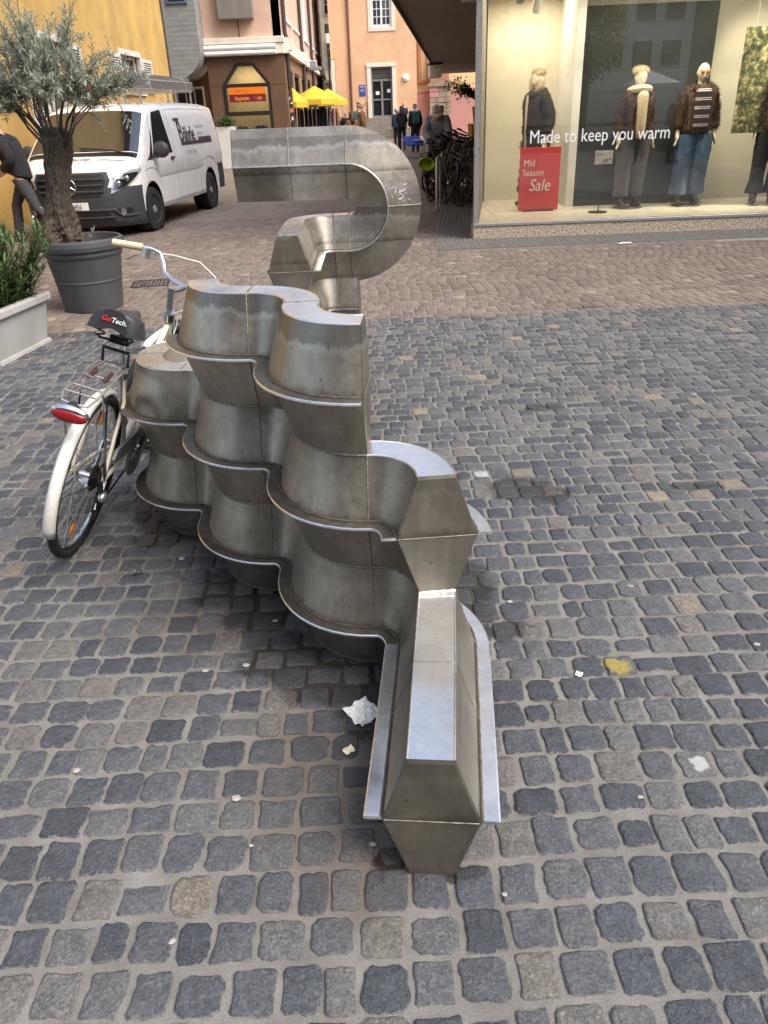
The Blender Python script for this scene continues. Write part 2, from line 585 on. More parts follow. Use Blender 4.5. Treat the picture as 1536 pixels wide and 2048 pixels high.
ranked = sorted(((in_view(s[0], s[1]) or 999, i) for i, s in enumerate(stones)))
single = set(i for d, i in ranked[:300])
bv, bf, bt, be = [], [], [], []
for i, (cx, cy, wx, wy, t) in enumerate(stones):
    vs, fs, ed = sett(cx, cy, wx, wy, rnd, 5 if i in single else 4)
    if i in single:
        o = link_mesh('cobble', stone_mesh('cobble', vs, fs, [t] * len(vs), ed), M_stone, pavement)
        o.location = (cx, cy, 0)
    else:
        b = len(bv)
        bv += [(v[0] + cx, v[1] + cy, v[2]) for v in vs]; bf += [tuple(b + q for q in f) for f in fs]; bt += [t] * len(vs); be += ed
tag(link_mesh('cobble_field', stone_mesh('cobble_field', bv, bf, bt, be), M_stone, pavement), kind='stuff')

# ------------------------------------------------------------------ clay pavers of the street
def paver(wx, wy, rnd):
    vs, e = [], .006
    c = rnd.uniform(.0, .0025)
    tx, ty = rnd.uniform(-.02, .02), rnd.uniform(-.02, .02)
    for s_, z_ in ((0, -.012), (0, -.001), (e, .002)):
        for sx, sy in ((-1, -1), (1, -1), (1, 1), (-1, 1)):
            x, y = sx * (wx / 2 - s_), sy * (wy / 2 - s_)
            vs.append((x, y, z_ + c + (x * tx + y * ty if z_ > -.01 else 0)))
    fs = [(4 * r_ + k, 4 * r_ + (k + 1) % 4, 4 * r_ + 4 + (k + 1) % 4, 4 * r_ + 4 + k) for r_ in range(2) for k in range(4)] + [(8, 9, 10, 11)]
    return vs, fs

SHOP_O = Vector((1.36, 10.72, 0))
pavers = []
y = EDGE_Y + .012
row = 0
while y < 13.9:
    x = -5.3 + (row % 2) * .052 + rnd.uniform(-.01, .01)
    while x < 5.5:
        w = .104 + rnd.uniform(-.006, .006)
        if not (x > .80 + .1 * (y - 10.05) and y > 9.97 - .04 * (x - .8)):
            pavers.append((x + w / 2, y + .056 + .006 * noise.noise((x * 2, y * 2, 1)), w - rnd.uniform(.006, .011), .112 - rnd.uniform(.006, .012), min(1, abs(rnd.gauss(.45, .26)))))
        x += w
    y += .112
    row += 1
ranked = sorted(((in_view(s[0], s[1]) or 999, i) for i, s in enumerate(pavers)))
single = set(i for d, i in ranked[:300])
bv, bf, bt = [], [], []
for i, (cx, cy, wx, wy, t) in enumerate(pavers):
    vs, fs = paver(wx, wy, rnd)
    if i in single:
        o = link_mesh('paving_brick', stone_mesh('paving_brick', vs, fs, [t] * len(vs), None), M_brick, joints)
        o.location = (cx, cy, 0)
    else:
        b = len(bv)
        bv += [(v[0] + cx, v[1] + cy, v[2]) for v in vs]; bf += [tuple(b + q for q in f) for f in fs]; bt += [t] * len(vs)
tag(link_mesh('paving_brick_field', stone_mesh('paving_brick_field', bv, bf, bt, None), M_brick, joints), kind='stuff')

# apron of small grey setts along the foot of the shop
apron = MB().b2(.80, 12, 9.99, 10.75, -.03, .012).build('apron', M_mortar, smooth=0)
tag(apron, kind='structure')
bv, bf, bt = [], [], []
for iy in range(14):
    yy = 10.02 + iy * .055
    x = .84
    while x < 9:
        w = .058 + rnd.uniform(-.008, .01)
        vs, fs = paver(w - .009, .046 + rnd.uniform(-.004, .004), rnd)
        b = len(bv)
        bv += [(v[0] + x, v[1] + yy, v[2] + .013) for v in vs]; bf += [tuple(b + q for q in f) for f in fs]; bt += [rnd.random()] * len(vs)
        x += w
side = MB().prism([(.80, 10.75), (1.30, 10.75), (2.35, 20.0), (1.85, 20.0)], lambda a, b, d: (a, b, d), -.03, .012)
tag(side.build('side_apron', M_mortar, smooth=0), kind='structure')
for iy in range(120):
    yy = 10.79 + iy * .055
    x = .84 + .113 * (yy - 10.75)
    for k in range(8):
        w = .058 + rnd.uniform(-.008, .01)
        vs, fs = paver(w - .009, .046 + rnd.uniform(-.004, .004), rnd)
        b = len(bv)
        bv += [(v[0] + x, v[1] + yy, v[2] + .013) for v in vs]; bf += [tuple(b + q for q in f) for f in fs]; bt += [rnd.random()] * len(vs)
        x += w
tag(link_mesh('small_sett_field', stone_mesh('small_sett_field', bv, bf, bt, None), M_smallsett, apron), kind='stuff')

# storm drain in the street
M_iron = pbr('dark_iron', (.05, .048, .046), .6, .6, .3, 20, .3, 90)
dr = thing('drain_grate', 'dark iron drain grate let into the brick street beside the big pot', 'drain grate', (-2.43, 8.6, .004), R(8))
MB().b2(-.2, .2, -.2, -.17, -.01, .004).b2(-.2, .2, .17, .2, -.01, .004).b2(-.2, -.17, -.17, .17, -.01, .004).b2(.17, .2, -.17, .17, -.01, .004).build('frame', M_iron, dr, smooth=0)
for k in range(8):
    MB().b2(-.15 + k * .04, -.13 + k * .04, -.17, .17, -.01, .003).build('bar', M_iron, dr, smooth=0)
MB().b2(-.17, .17, -.17, .17, -.012, -.006).build('pit', pbr('pit_black', (.01, .01, .01), .9), dr, smooth=0)

# ------------------------------------------------------------------ litter on the stones
M_gum = pbr('dried_gum', (.34, .33, .30), .85, 0, .3, 60)
M_leaf_dry = pbr('dry_leaf', (.4, .31, .12), .8, 0, .3, 40)
gum_at = [(-.88, 1.57, .013), (-.42, 1.45, .014), (-.06, 1.29, .010), (-.36, 1.30, .007), (.63, 1.40, .009), (-.83, 2.70, .016), (.9, 2.37, .016), (-.5, 1.06, .009), (.24, 1.14, .008),
          (-.60, 1.98, .012), (-.47, 2.0, .013), (.55, 2.9, .015), (.44, 2.3, .012), (-.4, 2.24, .011), (1.2, 2.0, .012), (1.05, 3.9, .02), (1.9, 4.4, .02), (-1.7, 4.3, .02), (-2.0, 4.9, .025)]
for k, (gx, gy, gr) in enumerate(gum_at):
    gr *= .9
    mb = MB()
    ring = [(gr * (1 + .6 * noise.noise((k * 3.1, a * 1.3, 0))) * math.cos(a * PI / 5), gr * .8 * (1 + .6 * noise.noise((k * 3.1, a * 1.3, 4))) * math.sin(a * PI / 5)) for a in range(10)]
    mb.add([(x, y, 0) for x, y in ring] + [(x * .7, y * .7, .0010) for x, y in ring] + [(0, 0, .0012)],
           [(a, (a + 1) % 10, 10 + (a + 1) % 10, 10 + a) for a in range(10)] + [(10 + a, 10 + (a + 1) % 10, 20) for a in range(10)])
    o = mb.build('gum_spot', M_gum, smooth=60)
    o.location = (gx, gy, .0068)
    tag(o, 'small pale spot of trodden chewing gum on the cobbles', 'gum spot', 'gum spots on the cobbles')

M_paper = pbr('white_tissue', (.82, .81, .76), .9, 0, .05, 30, .4, 60)
def crumple(name, cx, cy, sx, sy, h, seed, mat, label, cat, n=14):
    rows = []
    for i in range(n + 1):
        row = []
        for j in range(n + 1):
            u, v = i / n - .5, j / n - .5
            f = 1 + .14 * noise.noise((u * 3 + seed, v * 3, 1))
            z = h * abs(noise.noise((u * 5, v * 5 + seed, 2))) + h * .35 * abs(noise.noise((u * 13, v * 13 + seed, 7))) + .001
            row.append((u * sx * f + .12 * sx * noise.noise((v * 4, seed, 1)), v * sy * f + .12 * sy * noise.noise((u * 4, seed, 3)), z))
        rows.append(row)
    o = MB().grid(rows).build(name, mat, smooth=25)
    o.location = (cx, cy, .008)
    o.rotation_euler = (0, 0, seed)
    return tag(o, label, cat)
crumple('paper_tissue', -.085, 1.75, .085, .095, .02, .6, M_paper, 'crumpled white paper tissue lying against the foot of the steel sculpture', 'tissue')
crumple('paper_scrap', -.125, 1.60, .025, .03, .012, 2.2, pbr('torn_paper', (.75, .68, .5), .9, 0, .2, 90), 'small torn beige paper scrap on the cobbles below the tissue', 'scrap', 8)
crumple('paper_chip', .59, 1.885, .022, .02, .004, 1.1, M_paper, 'tiny white paper chip on the cobbles beside the yellow paint spot', 'scrap', 6)
crumple('dry_leaf', -.99, 2.60, .05, .03, .012, .3, pbr('wet_leaf', (.06, .055, .04), .4, 0, .4, 90), 'dark wet leaf lying on the cobbles near the bicycle wheel', 'leaf', 8)
crumple('dry_leaf', -.79, 3.0, .045, .03, .01, 1.9, M_leaf_dry, 'brown leaf lying by the foot of the sculpture', 'leaf', 8)
crumple('paper_wrapper', 3.12, 9.93, .16, .05, .02, .1, M_paper, 'white crumpled wrapper on the paving below the shop window', 'wrapper', 8)
# ------------------------------------------------------------------ steel sculpture
def make_steel(name, base, rough, tint=.5, rubbed=False):
    m, nt, bs = new_mat(name)
    tc = nt.nodes.new('ShaderNodeTexCoord').outputs['Object']
    cloud = noise_n(nt, tc, 5.5, 7, .62, .4)
    fine = noise_n(nt, tc, 45, 6, .7)
    streak = noise_n(nt, mapped(nt, tc, (38, 38, 4.0)), 1, 5, .65)
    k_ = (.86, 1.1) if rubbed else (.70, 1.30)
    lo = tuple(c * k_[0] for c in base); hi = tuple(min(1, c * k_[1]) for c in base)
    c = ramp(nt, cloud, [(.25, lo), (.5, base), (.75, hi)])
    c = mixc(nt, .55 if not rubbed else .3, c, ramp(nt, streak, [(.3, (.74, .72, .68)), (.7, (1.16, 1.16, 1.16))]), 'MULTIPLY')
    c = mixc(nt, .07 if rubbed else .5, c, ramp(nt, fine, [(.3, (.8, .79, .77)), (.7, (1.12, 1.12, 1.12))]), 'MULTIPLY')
    # brushed scratches
    sc = noise_n(nt, mapped(nt, tc, (9, 9, 300), (.35, .5, .2)), 1, 3, .6)
    sc2 = noise_n(nt, mapped(nt, tc, (220, 12, 14), (.2, .3, .9)), 1, 3, .6)
    c = mixc(nt, math_n(nt, 'MULTIPLY', math_n(nt, 'GREATER_THAN', sc, .70), .25), c, (.62, .6, .57))
    c = mixc(nt, math_n(nt, 'MULTIPLY', math_n(nt, 'GREATER_THAN', sc2, .72), .22), c, (.6, .58, .55))
    # small dark drips and pits
    vor = N(nt, 'ShaderNodeTexVoronoi', i_Scale=28.0)
    nt.links.new(mapped(nt, tc, (1, 1, .35)), vor.inputs['Vector'])
    pit = math_n(nt, 'LESS_THAN', vor.outputs['Distance'], .055)
    c = mixc(nt, math_n(nt, 'MULTIPLY', pit, .5 if rubbed else .75), c, (.05, .045, .04))
    # bare-handled smears where climbing shoes rub (pale) and mineral film (brown)
    film = ramp(nt, noise_n(nt, mapped(nt, tc, (1, 1, 1), (0, 0, 0), (3, 1, 7)), 9, 7, .7, .8), [(.5, (0, 0, 0)), (.78, (1, 1, 1))])
    if not rubbed:
        c = mixc(nt, math_n(nt, 'MULTIPLY', film, .5), c, (.19, .165, .13))
    else:
        c = mixc(nt, math_n(nt, 'MULTIPLY', film, .12), c, (.4, .36, .3))
    if not rubbed:
        # handling has polished the upper rim of every tier: a ragged tide line with drips below it
        sx = nt.nodes.new('ShaderNodeSeparateXYZ'); nt.links.new(tc, sx.inputs[0])
        f = math_n(nt, 'FRACT', math_n(nt, 'DIVIDE', math_n(nt, 'ADD', sx.outputs[2], .004), .37))
        rag = noise_n(nt, mapped(nt, tc, (26, 26, 9)), 1, 6, .7)
        rag2 = noise_n(nt, tc, 4, 2)
        e = math_n(nt, 'ADD', f, math_n(nt, 'ADD', math_n(nt, 'MULTIPLY', math_n(nt, 'SUBTRACT', rag, .5), .22), math_n(nt, 'MULTIPLY', math_n(nt, 'SUBTRACT', rag2, .5), .2)))
        tier = ramp(nt, sx.outputs[2], [(.70, (.22,) * 3), (.76, (1, 1, 1))])      # worn most on the top tier
        band = ramp(nt, e, [(.845, (0, 0, 0)), (.885, (1, 1, 1))])
        line = ramp(nt, e, [(.80, (0, 0, 0)), (.845, (1, 1, 1)), (.86, (1, 1, 1)), (.89, (0, 0, 0))])
        c = mixc(nt, math_n(nt, 'MULTIPLY', math_n(nt, 'MULTIPLY', band, tier), .5), c, (.13, .12, .10))
        c = mixc(nt, math_n(nt, 'MULTIPLY', math_n(nt, 'MULTIPLY', line, tier), .42), c, (.52, .5, .45))
        low = ramp(nt, math_n(nt, 'ADD', f, math_n(nt, 'MULTIPLY', math_n(nt, 'SUBTRACT', rag, .5), .16)), [(.50, (1, 1, 1)), (.565, (0, 0, 0))])
        up_ = math_n(nt, 'GREATER_THAN', f, .497)
        c = mixc(nt, math_n(nt, 'MULTIPLY', math_n(nt, 'MULTIPLY', low, up_), .6), c, (.085, .07, .05))
    nt.links.new(c, bs.inputs['Base Color'])
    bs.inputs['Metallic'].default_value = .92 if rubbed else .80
    d = .09
    rr = mixc(nt, .15 if rubbed else .5, ramp(nt, cloud, [(.3, (rough - d,) * 3), (.7, (rough + d,) * 3)]), ramp(nt, fine, [(.3, (rough - d,) * 3), (.7, (rough + d,) * 3)]))
    nt.links.new(rr, bs.inputs['Roughness'])
    h = math_n(nt, 'ADD', math_n(nt, 'MULTIPLY', noise_n(nt, tc, 7, 3), 1.5), math_n(nt, 'MULTIPLY', fine, .008 if rubbed else .08))
    bump(nt, bs, h, .09 if rubbed else .16, .012)
    return m
M_steel = make_steel('weathered_steel', (.37, .34, .285), .37)
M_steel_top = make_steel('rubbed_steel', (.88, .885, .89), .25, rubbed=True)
M_steel_end = make_steel('shaded_steel_plate', (.25, .228, .185), .44)  # same steel, base colour darkened for the shade on the end faces
M_flange = make_steel('grimy_steel_flange', (.30, .275, .23), .38)
M_weld = pbr('weld_bead', (.26, .235, .19), .5, .8, .4, 70, .7, 240, .003)
M_weld_bright = pbr('bright_weld_bead', (.7, .68, .63), .32, .9, .2, 70, .7, 260, .004)
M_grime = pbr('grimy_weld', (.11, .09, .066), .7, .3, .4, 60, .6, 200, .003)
M_scuff = pbr('paint_scuff', (.7, .7, .68), .6, 0, .1, 60)

LH, WB, WR, FIN = .37, .0525, .1125, .042          # layer height, half width at top and bottom, half width at the ridge, flange
sculpture = thing('steel_sculpture', 'tall stepped steel climbing sculpture of stacked wavy hexagonal beams with a hooked top', 'sculpture', (0, 0, 0))

def arc(c, rx, ry, a0, a1, n=12):
    return [(c[0] + rx * math.cos(R(a0 + (a1 - a0) * i / n)), c[1] + ry * math.sin(R(a0 + (a1 - a0) * i / n))) for i in range(n + 1)]
RX, RY = .18, .205
def left_right(x, y):
    """one wave of the path: turn left to -X, turn right back to +Y"""
    a = arc((x - RX, y), RX, RY, 0, 90)
    b = arc((x - RX, y + 2 * RY), RX, RY, -90, -180)
    return a, b, (x - 2 * RX, y + 2 * RY)
P0, P1 = (.0785, 1.205), (.1425, 1.84)
def straight(a, b, n=6):
    return [(a[0] + (b[0] - a[0]) * i / n, a[1] + (b[1] - a[1]) * i / n) for i in range(n + 1)]
seg0 = straight(P0, (.112, 1.53)); seg0b = straight((.112, 1.53), P1)
a1, b1, e1 = left_right(*P1)
s1 = straight(e1, (e1[0], e1[1] + .035), 2); e1 = s1[-1]
a2, b2, e2 = left_right(*e1)
s2 = straight(e2, (e2[0], e2[1] + .035), 2); e2 = s2[-1]
a3, b3, e3 = left_right(*e2)
c1 = arc((e3[0] + RX, e3[1]), RX, RY, 180, 90)
p = c1[-1]
c2 = straight(p, (-.605, p[1]), 4)
c3 = arc((-.605, p[1] + RY), RX, RY, -90, 0)
c4 = straight(c3[-1], (-.425, 4.55), 4)
c5 = arc((-.225, 4.55), .2, .2, 180, 90)
c6 = straight(c5[-1], (-.10, 4.745), 3)

def normals(pts):
    out = []
    for i in range(len(pts)):
        a, b = Vector(pts[max(i - 1, 0)]), Vector(pts[min(i + 1, len(pts) - 1)])
        t = (b - a).normalized()
        out.append(Vector((-t.y, t.x)))             # left of the heading
    return out

def off(pts, nrm, d, z):
    return [(p[0] + n.x * d, p[1] + n.y * d, z) for p, n in zip(pts, nrm)]

def bead(pts, r, name, mat, n=6):
    rs = [r * (1 + .28 * noise.noise((q[0] * 160, q[1] * 160, q[2] * 160))) for q in pts]
    fine = []
    for i in range(len(pts) - 1):
        a, b = Vector(pts[i]), Vector(pts[i + 1])
        k = max(1, int((b - a).length / .008))
        for j in range(k):
            fine.append(a.lerp(b, j / k))
    fine.append(Vector(pts[-1]))
    rs = [r * (1 + .35 * noise.noise((q[0] * 130, q[1] * 130, q[2] * 130))) for q in fine]
    return MB().tube(fine, rs, n).build(name, mat, sculpture, smooth=60)

def hex_rows(pts, nrm, z):
    """six corners of the section along the path: bottom L, ridge L, top L, top R, ridge R, bottom R"""
    return [off(pts, nrm, WB, z), off(pts, nrm, WR, z + LH / 2), off(pts, nrm, WB, z + LH), off(pts, nrm, -WB, z + LH), off(pts, nrm, -WR, z + LH / 2), off(pts, nrm, -WB, z)]

def layer(segs, z, first_cap=True, last_cap=True, name='beam_section', clean={}):
    allp = []
    for s_ in segs:
        allp += s_ if not allp else s_[1:]
    alln = normals(allp)
    i = 0
    for k, s_ in enumerate(segs):
        pts, nr = allp[i:i + len(s_)], alln[i:i + len(s_)]
        i += len(s_) - 1
        rows = hex_rows(pts, nr, z)
        mb = MB()
        n = len(pts)
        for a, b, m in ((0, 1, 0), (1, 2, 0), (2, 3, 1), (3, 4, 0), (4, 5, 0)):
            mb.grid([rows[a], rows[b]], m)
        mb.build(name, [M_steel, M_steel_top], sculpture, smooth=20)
        if k:                                         # weld between two panels, all round the section
            o = [rows[q][0] for q in range(6)]
            lift = Vector((0, 0, .001))
            bead([Vector(q) for q in o], .0027, 'weld_seam', M_weld)
    R_ = hex_rows(allp, alln, z)
    for sgn in (1, -1):                               # top edges ground smooth and polished by use
        MB().tube(off(allp, alln, sgn * (WB - .0012), z + LH - .0016), .0032, 6).build('polished_edge', M_steel_top, sculpture, smooth=60)
    for sgn, col in ((1, 1), (-1, 4)):
        zz = z + LH / 2
        inn = off(allp, alln, sgn * (WR - .012), 0); out = off(allp, alln, sgn * (WR + FIN), 0); mid = off(allp, alln, sgn * (WR + FIN - .0035), 0)
        h = .0045
        prof = [[(q[0], q[1], zz + h) for q in inn], [(q[0], q[1], zz + h) for q in mid], [(q[0], q[1], zz + h * .55) for q in out], [(q[0], q[1], zz - h * .55) for q in out], [(q[0], q[1], zz - h) for q in mid], [(q[0], q[1], zz - h) for q in inn]]
        mb = MB()
        L = len(allp)
        nb = clean.get(sgn, 0)
        for q in range(5):
            for lo_, hi_, gm in ((0, nb, 0), (nb, L - 1, 1)):
                if hi_ > lo_:
                    mb.grid([prof[q][lo_:hi_ + 1], prof[q + 1][lo_:hi_ + 1]], 0 if q in (1, 2, 3) else gm)
        mb.add([prof[q][0] for q in range(6)], [(0, 1, 2, 3, 4, 5)]); mb.add([prof[q][-1] for q in range(6)], [(5, 4, 3, 2, 1, 0)])
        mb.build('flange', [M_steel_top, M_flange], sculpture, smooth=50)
        bead([(q[0], q[1], zz + h + .001) for q in off(allp, alln, sgn * (WR + .001), 0)], .0042, 'weld_seam', M_grime)
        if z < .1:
            bead(off(allp, alln, sgn * (WB + .002), .009), .007, 'weld_seam', M_grime)  # dark bead drawn along the foot where the beam meets the ground
        if z > .1:
            bead(off(allp, alln, sgn * (WB + .001), z), .004, 'weld_seam', M_weld)
    for flag, idx, d in ((first_cap, 0, -1), (last_cap, -1, 1)):
        if not flag: continue
        t = Vector((alln[idx].y, -alln[idx].x)) * d
        ring = [Vector(R_[q][idx]) for q in range(6)]
        tv = Vector((t.x, t.y, 0))
        ctr = sum(ring, Vector()) / 6
        ins = [ctr + (q - ctr) * .955 - tv * .0 for q in ring]
        mb = MB()
        mb.add([q + tv * .001 for q in ring] + [q + tv * .0045 for q in ins], [(q, (q + 1) % 6, 6 + (q + 1) % 6, 6 + q) for q in range(6)] + [(6, 7, 10, 11), (7, 8, 9, 10)])
        mb.build('end_plate', M_steel_end, sculpture, smooth=12)
        bead([ins[1] + tv * .0045, ins[4] + tv * .0045], .0022, 'weld_seam', M_weld)

L1 = [seg0, seg0b, a1, b1 + s1[1:], a2, b2 + s2[1:], a3, b3, c1, c2, c3, c4, c5, c6]
L2 = [a1, b1 + s1[1:], a2, b2 + s2[1:], a3, b3, c1, c2, c3, c4, c5, c6]
L3 = [b1 + s1[1:], a2, b2]
layer(L1, -.004, clean={1: 12, -1: 24})
layer(L2, LH - .004, clean={-1: 12})
layer(L3, 2 * LH - .004)
# bright weld where the second layer's end plate stands on the first
bead([(P1[0] - WB, P1[1] - .002, LH), (P1[0] + WB, P1[1] - .002, LH)], .0085, 'weld_seam', M_weld_bright, 8)

# the hooked top: an arm on the second layer, a half turn upright, and a straight arm pointing left
LZ = .88
arm = straight((-.425, 4.02), (-.425, 4.55), 5)
turn = arc((-.225, 4.55), .2, .2, 180, 90, 12)
yaw = -.05
U = Vector((math.cos(yaw), math.sin(yaw), 0)); NV = Vector((math.sin(yaw), -math.cos(yaw), 0))
BC = Vector((-.13, 4.746, LZ + .228)); BR = .228
path3 = [(Vector((x, y, LZ)), None) for x, y in arm] + [(Vector((x, y, LZ)), None) for x, y in turn[1:]]
low = [q for q, _ in path3]
run_in = straight((low[-1].x, low[-1].y), (BC.x, BC.y), 3)
low += [Vector((x, y, LZ)) for x, y in run_in[1:]]
bend = [BC + U * BR * math.cos(a) + Vector((0, 0, BR * math.sin(a))) for a in [-PI / 2 + PI * i / 28 for i in range(1, 29)]]
top = [BC + Vector((0, 0, BR)) - U * (.625 * i / 8) for i in range(1, 9)]
full = low + bend + top
segs3 = [(0, len(arm) - 1), (len(arm) - 1, len(arm) + len(turn) - 2), (len(arm) + len(turn) - 2, len(low) - 1), (len(low) - 1, len(low) + 13), (len(low) + 13, len(low) + 27), (len(low) + 27, len(low) + 31), (len(low) + 31, len(full) - 1)]
frames = []
for i, q in enumerate(full):
    t = (full[min(i + 1, len(full) - 1)] - full[max(i - 1, 0)]).normalized()
    if i < len(low) - 1:
        up = Vector((0, 0, 1)); side = up.cross(t)
    else:
        side = NV * -1 if False else None
        side = (U.cross(Vector((0, 0, 1))))          # points to the viewer's side of the upright plane
        side = -side if side.dot(Vector((0, -1, 0))) < 0 else side
        up = t.cross(side)
        up = up if True else up
    frames.append((q, t, side.normalized(), None))
# keep one continuous frame: 'side' = viewer's side on the upright part; left arm travels +Y so its right side faces the viewer's right
fr = []
for i, (q, t, s_, _) in enumerate(frames):
    if i < len(low) - 1:
        s_ = -s_                                     # right of the heading, which turns into the viewer's side
    up = s_.cross(t)
    if i < len(low) and up.z < 0: up = -up
    if fr and up.dot(fr[-1][2]) < 0: up = -up
    fr.append((q, s_.normalized(), up.normalized(), t))
h2 = LH / 2
sec = [(-WB, -h2), (-WR, 0), (-WB, h2), (WB, h2), (WR, 0), (WB, -h2)]
def at(i, s_, u_):
    q, sd, up, t = fr[i]
    return q + sd * s_ + up * u_
for a, b in segs3:
    mb = MB()
    idx = list(range(a, b + 1))
    for k0, k1, m in ((0, 1, 0), (1, 2, 0), (2, 3, 1), (3, 4, 0), (4, 5, 0), (5, 0, 0)):
        mb.grid([[at(i, *sec[k0]) for i in idx], [at(i, *sec[k1]) for i in idx]], m)
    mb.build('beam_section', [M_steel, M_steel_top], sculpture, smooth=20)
    if a:
        bead([at(a, *s_) for s_ in sec] + [at(a, *sec[0])], .0036, 'weld_seam', M_weld)
for sg in (1, -1):
    h = .0045
    pr = [(WR - .012, h), (WR + FIN - .0035, h), (WR + FIN, h * .5), (WR + FIN, -h * .5), (WR + FIN - .0035, -h), (WR - .012, -h)]
    rows = [[at(i, sg * s_, u_) for i in range(len(full))] for s_, u_ in pr]
    mb = MB().grid(rows)
    mb.add([r_[0] for r_ in rows], [(0, 1, 2, 3, 4, 5)]); mb.add([r_[-1] for r_ in rows], [(5, 4, 3, 2, 1, 0)])
    mb.build('flange', M_steel_top, sculpture, smooth=50)
    bead([at(i, sg * (WR + .001), h + .001) for i in range(len(full))], .0036, 'weld_seam', M_grime)
for i, d in ((0, -1), (len(full) - 1, 1)):
    ring = [at(i, *s_) for s_ in sec]
    tv = fr[i][3] * d
    ctr = sum(ring, Vector()) / 6
    ins = [ctr + (q - ctr) * .955 for q in ring]
    MB().add([q + tv * .001 for q in ring] + [q + tv * .0045 for q in ins], [(q, (q + 1) % 6, 6 + (q + 1) % 6, 6 + q) for q in range(6)] + [(6, 7, 10, 11), (7, 8, 9, 10)]).build('end_plate', M_steel_end, sculpture, smooth=12)
    bead([ins[1] + tv * .0045, ins[4] + tv * .0045], .0022, 'weld_seam', M_weld)
# pale scuff on the outside of the hook
sk = []
rq = random.Random(3)
mb = MB()
for k in range(22):
    i = len(low) + rq.randint(14, 16)
    u0 = -rq.uniform(.03, .11)
    s0 = WB + (WR - WB) * (1 - abs(u0) / h2) + .0012
    q0 = at(i, s0, u0); ln = rq.uniform(.012, .05); 
    u1 = min(-.01, u0 + rq.uniform(-.05, .03)); s1_ = WB + (WR - WB) * (1 - abs(u1) / h2) + .0012
    q1 = at(i, s1_, u1) + fr[i][3] * ln * rq.choice((-1, 1)) * .5
    w = rq.uniform(.0012, .003)
    d = (q1 - q0).normalized(); pz = d.cross(fr[i][1]).normalized() * w
    mb.add([q0 - pz * .3, q0 + pz * .3, q1.lerp(q0, .5) + pz, q1, q1.lerp(q0, .5) - pz], [(0, 1, 2, 3, 4)])
mb.build('paint_scuff', M_scuff, sculpture, smooth=0)
# ------------------------------------------------------------------ building materials
M_yellow = pbr('ochre_render', (.50, .315, .095), .9, 0, .22, 1.1, .6, 18, .012)
M_greyconc = pbr('board_marked_concrete', (.27, .265, .25), .85, 0, .15, 2.2, .4, 30, .01)
M_peach = pbr('peach_render', (.62, .42, .31), .9, 0, .16, 1.2, .3, 40, .006)
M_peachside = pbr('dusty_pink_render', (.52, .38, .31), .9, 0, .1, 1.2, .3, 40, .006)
M_brown = pbr('brown_stone_cladding', (.135, .072, .038), .55, 0, .15, 1.5, .15, 60, .003)
M_white = pbr('white_paint', (.78, .77, .73), .6, 0, .06, 5)
M_offwhite = pbr('off_white_trim', (.70, .64, .53), .8, 0, .08, 3)
M_black = pbr('black_paint', (.015, .014, .014), .4, 0, .2, 8)
M_darkpipe = pbr('dark_brown_pipe', (.05, .035, .03), .55, .2, .2, 8)
M_church = pbr('apricot_render', (.70, .43, .25), .9, 0, .14, .8, .25, 20, .01)
M_church2 = pbr('pale_yellow_render', (.75, .52, .27), .9, 0, .06, .8)
M_pinkpl = pbr('rose_plinth_render', (.50, .25, .21), .9, 0, .1, .9)
M_sandst = pbr('sandstone_blocks', (.30, .23, .16), .9, 0, .35, 2.5, .4, 20)
M_redsand = pbr('red_sandstone', (.36, .17, .10), .9, 0, .2, 4)
M_step = pbr('stone_step', (.23, .2, .17), .85, 0, .25, 4)
M_doorgrey = pbr('grey_door_paint', (.22, .2, .19), .5, 0, .1, 5)
M_glassdark = pbr('window_glass', (.02, .022, .025), .04, 0, .2, 3, rvar=.01, spec=.7)
M_glass = glass_mat('clear_glass')
M_shopglass = glass_mat('shop_glass', (.93, .95, .94), 1.6, .055)
M_alu = pbr('brushed_aluminium', (.62, .62, .6), .35, .9, .06, 30)
M_granite = None
def granite():
    m, nt, bs = new_mat('speckled_granite')
    tc = nt.nodes.new('ShaderNodeTexCoord').outputs['Object']
    n1 = noise_n(nt, tc, 46, 3, .75)
    c = ramp(nt, n1, [(.34, (.07, .045, .03)), (.45, (.34, .25, .17)), (.55, (.58, .5, .4)), (.68, (.68, .62, .54))])
    nt.links.new(c, bs.inputs['Base Color']); bs.inputs['Roughness'].default_value = .5
    return m
M_granite = granite()
M_soffit = pbr('painted_soffit', (.34, .30, .28), .8, 0, .06, 1)
M_fascia = pbr('dark_fascia', (.05, .045, .045), .6, .1, .1, 3)

def quad_x(mb, x, y0, y1, z0, z1, t, m=0):           # slab on a wall facing +X
    return mb.b2(x, x + t, y0, y1, z0, z1, m)

# ------------------------------------------------------------------ yellow house on the left
YW = -6.083
yh = thing('yellow_house', 'ochre yellow rendered house with pale louvred shutters behind the white van', 'house', (YW, 20, 0))
wins = [(22.2, 24.05, 2.24, 3.02), (16.75, 18.2, .95, 2.98)]
def wall_with_holes(mb, ys, zs, holes, put):
    """tile the wall plane, leaving the holes open"""
    ys = sorted(set(ys + [h for q in holes for h in q[:2]])); zs = sorted(set(zs + [h for q in holes for h in q[2:]]))
    for i in range(len(ys) - 1):
        for j in range(len(zs) - 1):
            cy, cz = (ys[i] + ys[i + 1]) / 2, (zs[j] + zs[j + 1]) / 2
            if any(h[0] < cy < h[1] and h[2] < cz < h[3] for h in holes): continue
            put(mb, ys[i], ys[i + 1], zs[j], zs[j + 1])
mb = MB()
wall_with_holes(mb, [8.0, 27.6], [-.02, 9.0], wins, lambda mb, a, b, c, d: mb.b2(YW - .35, YW, a, b, c, d))
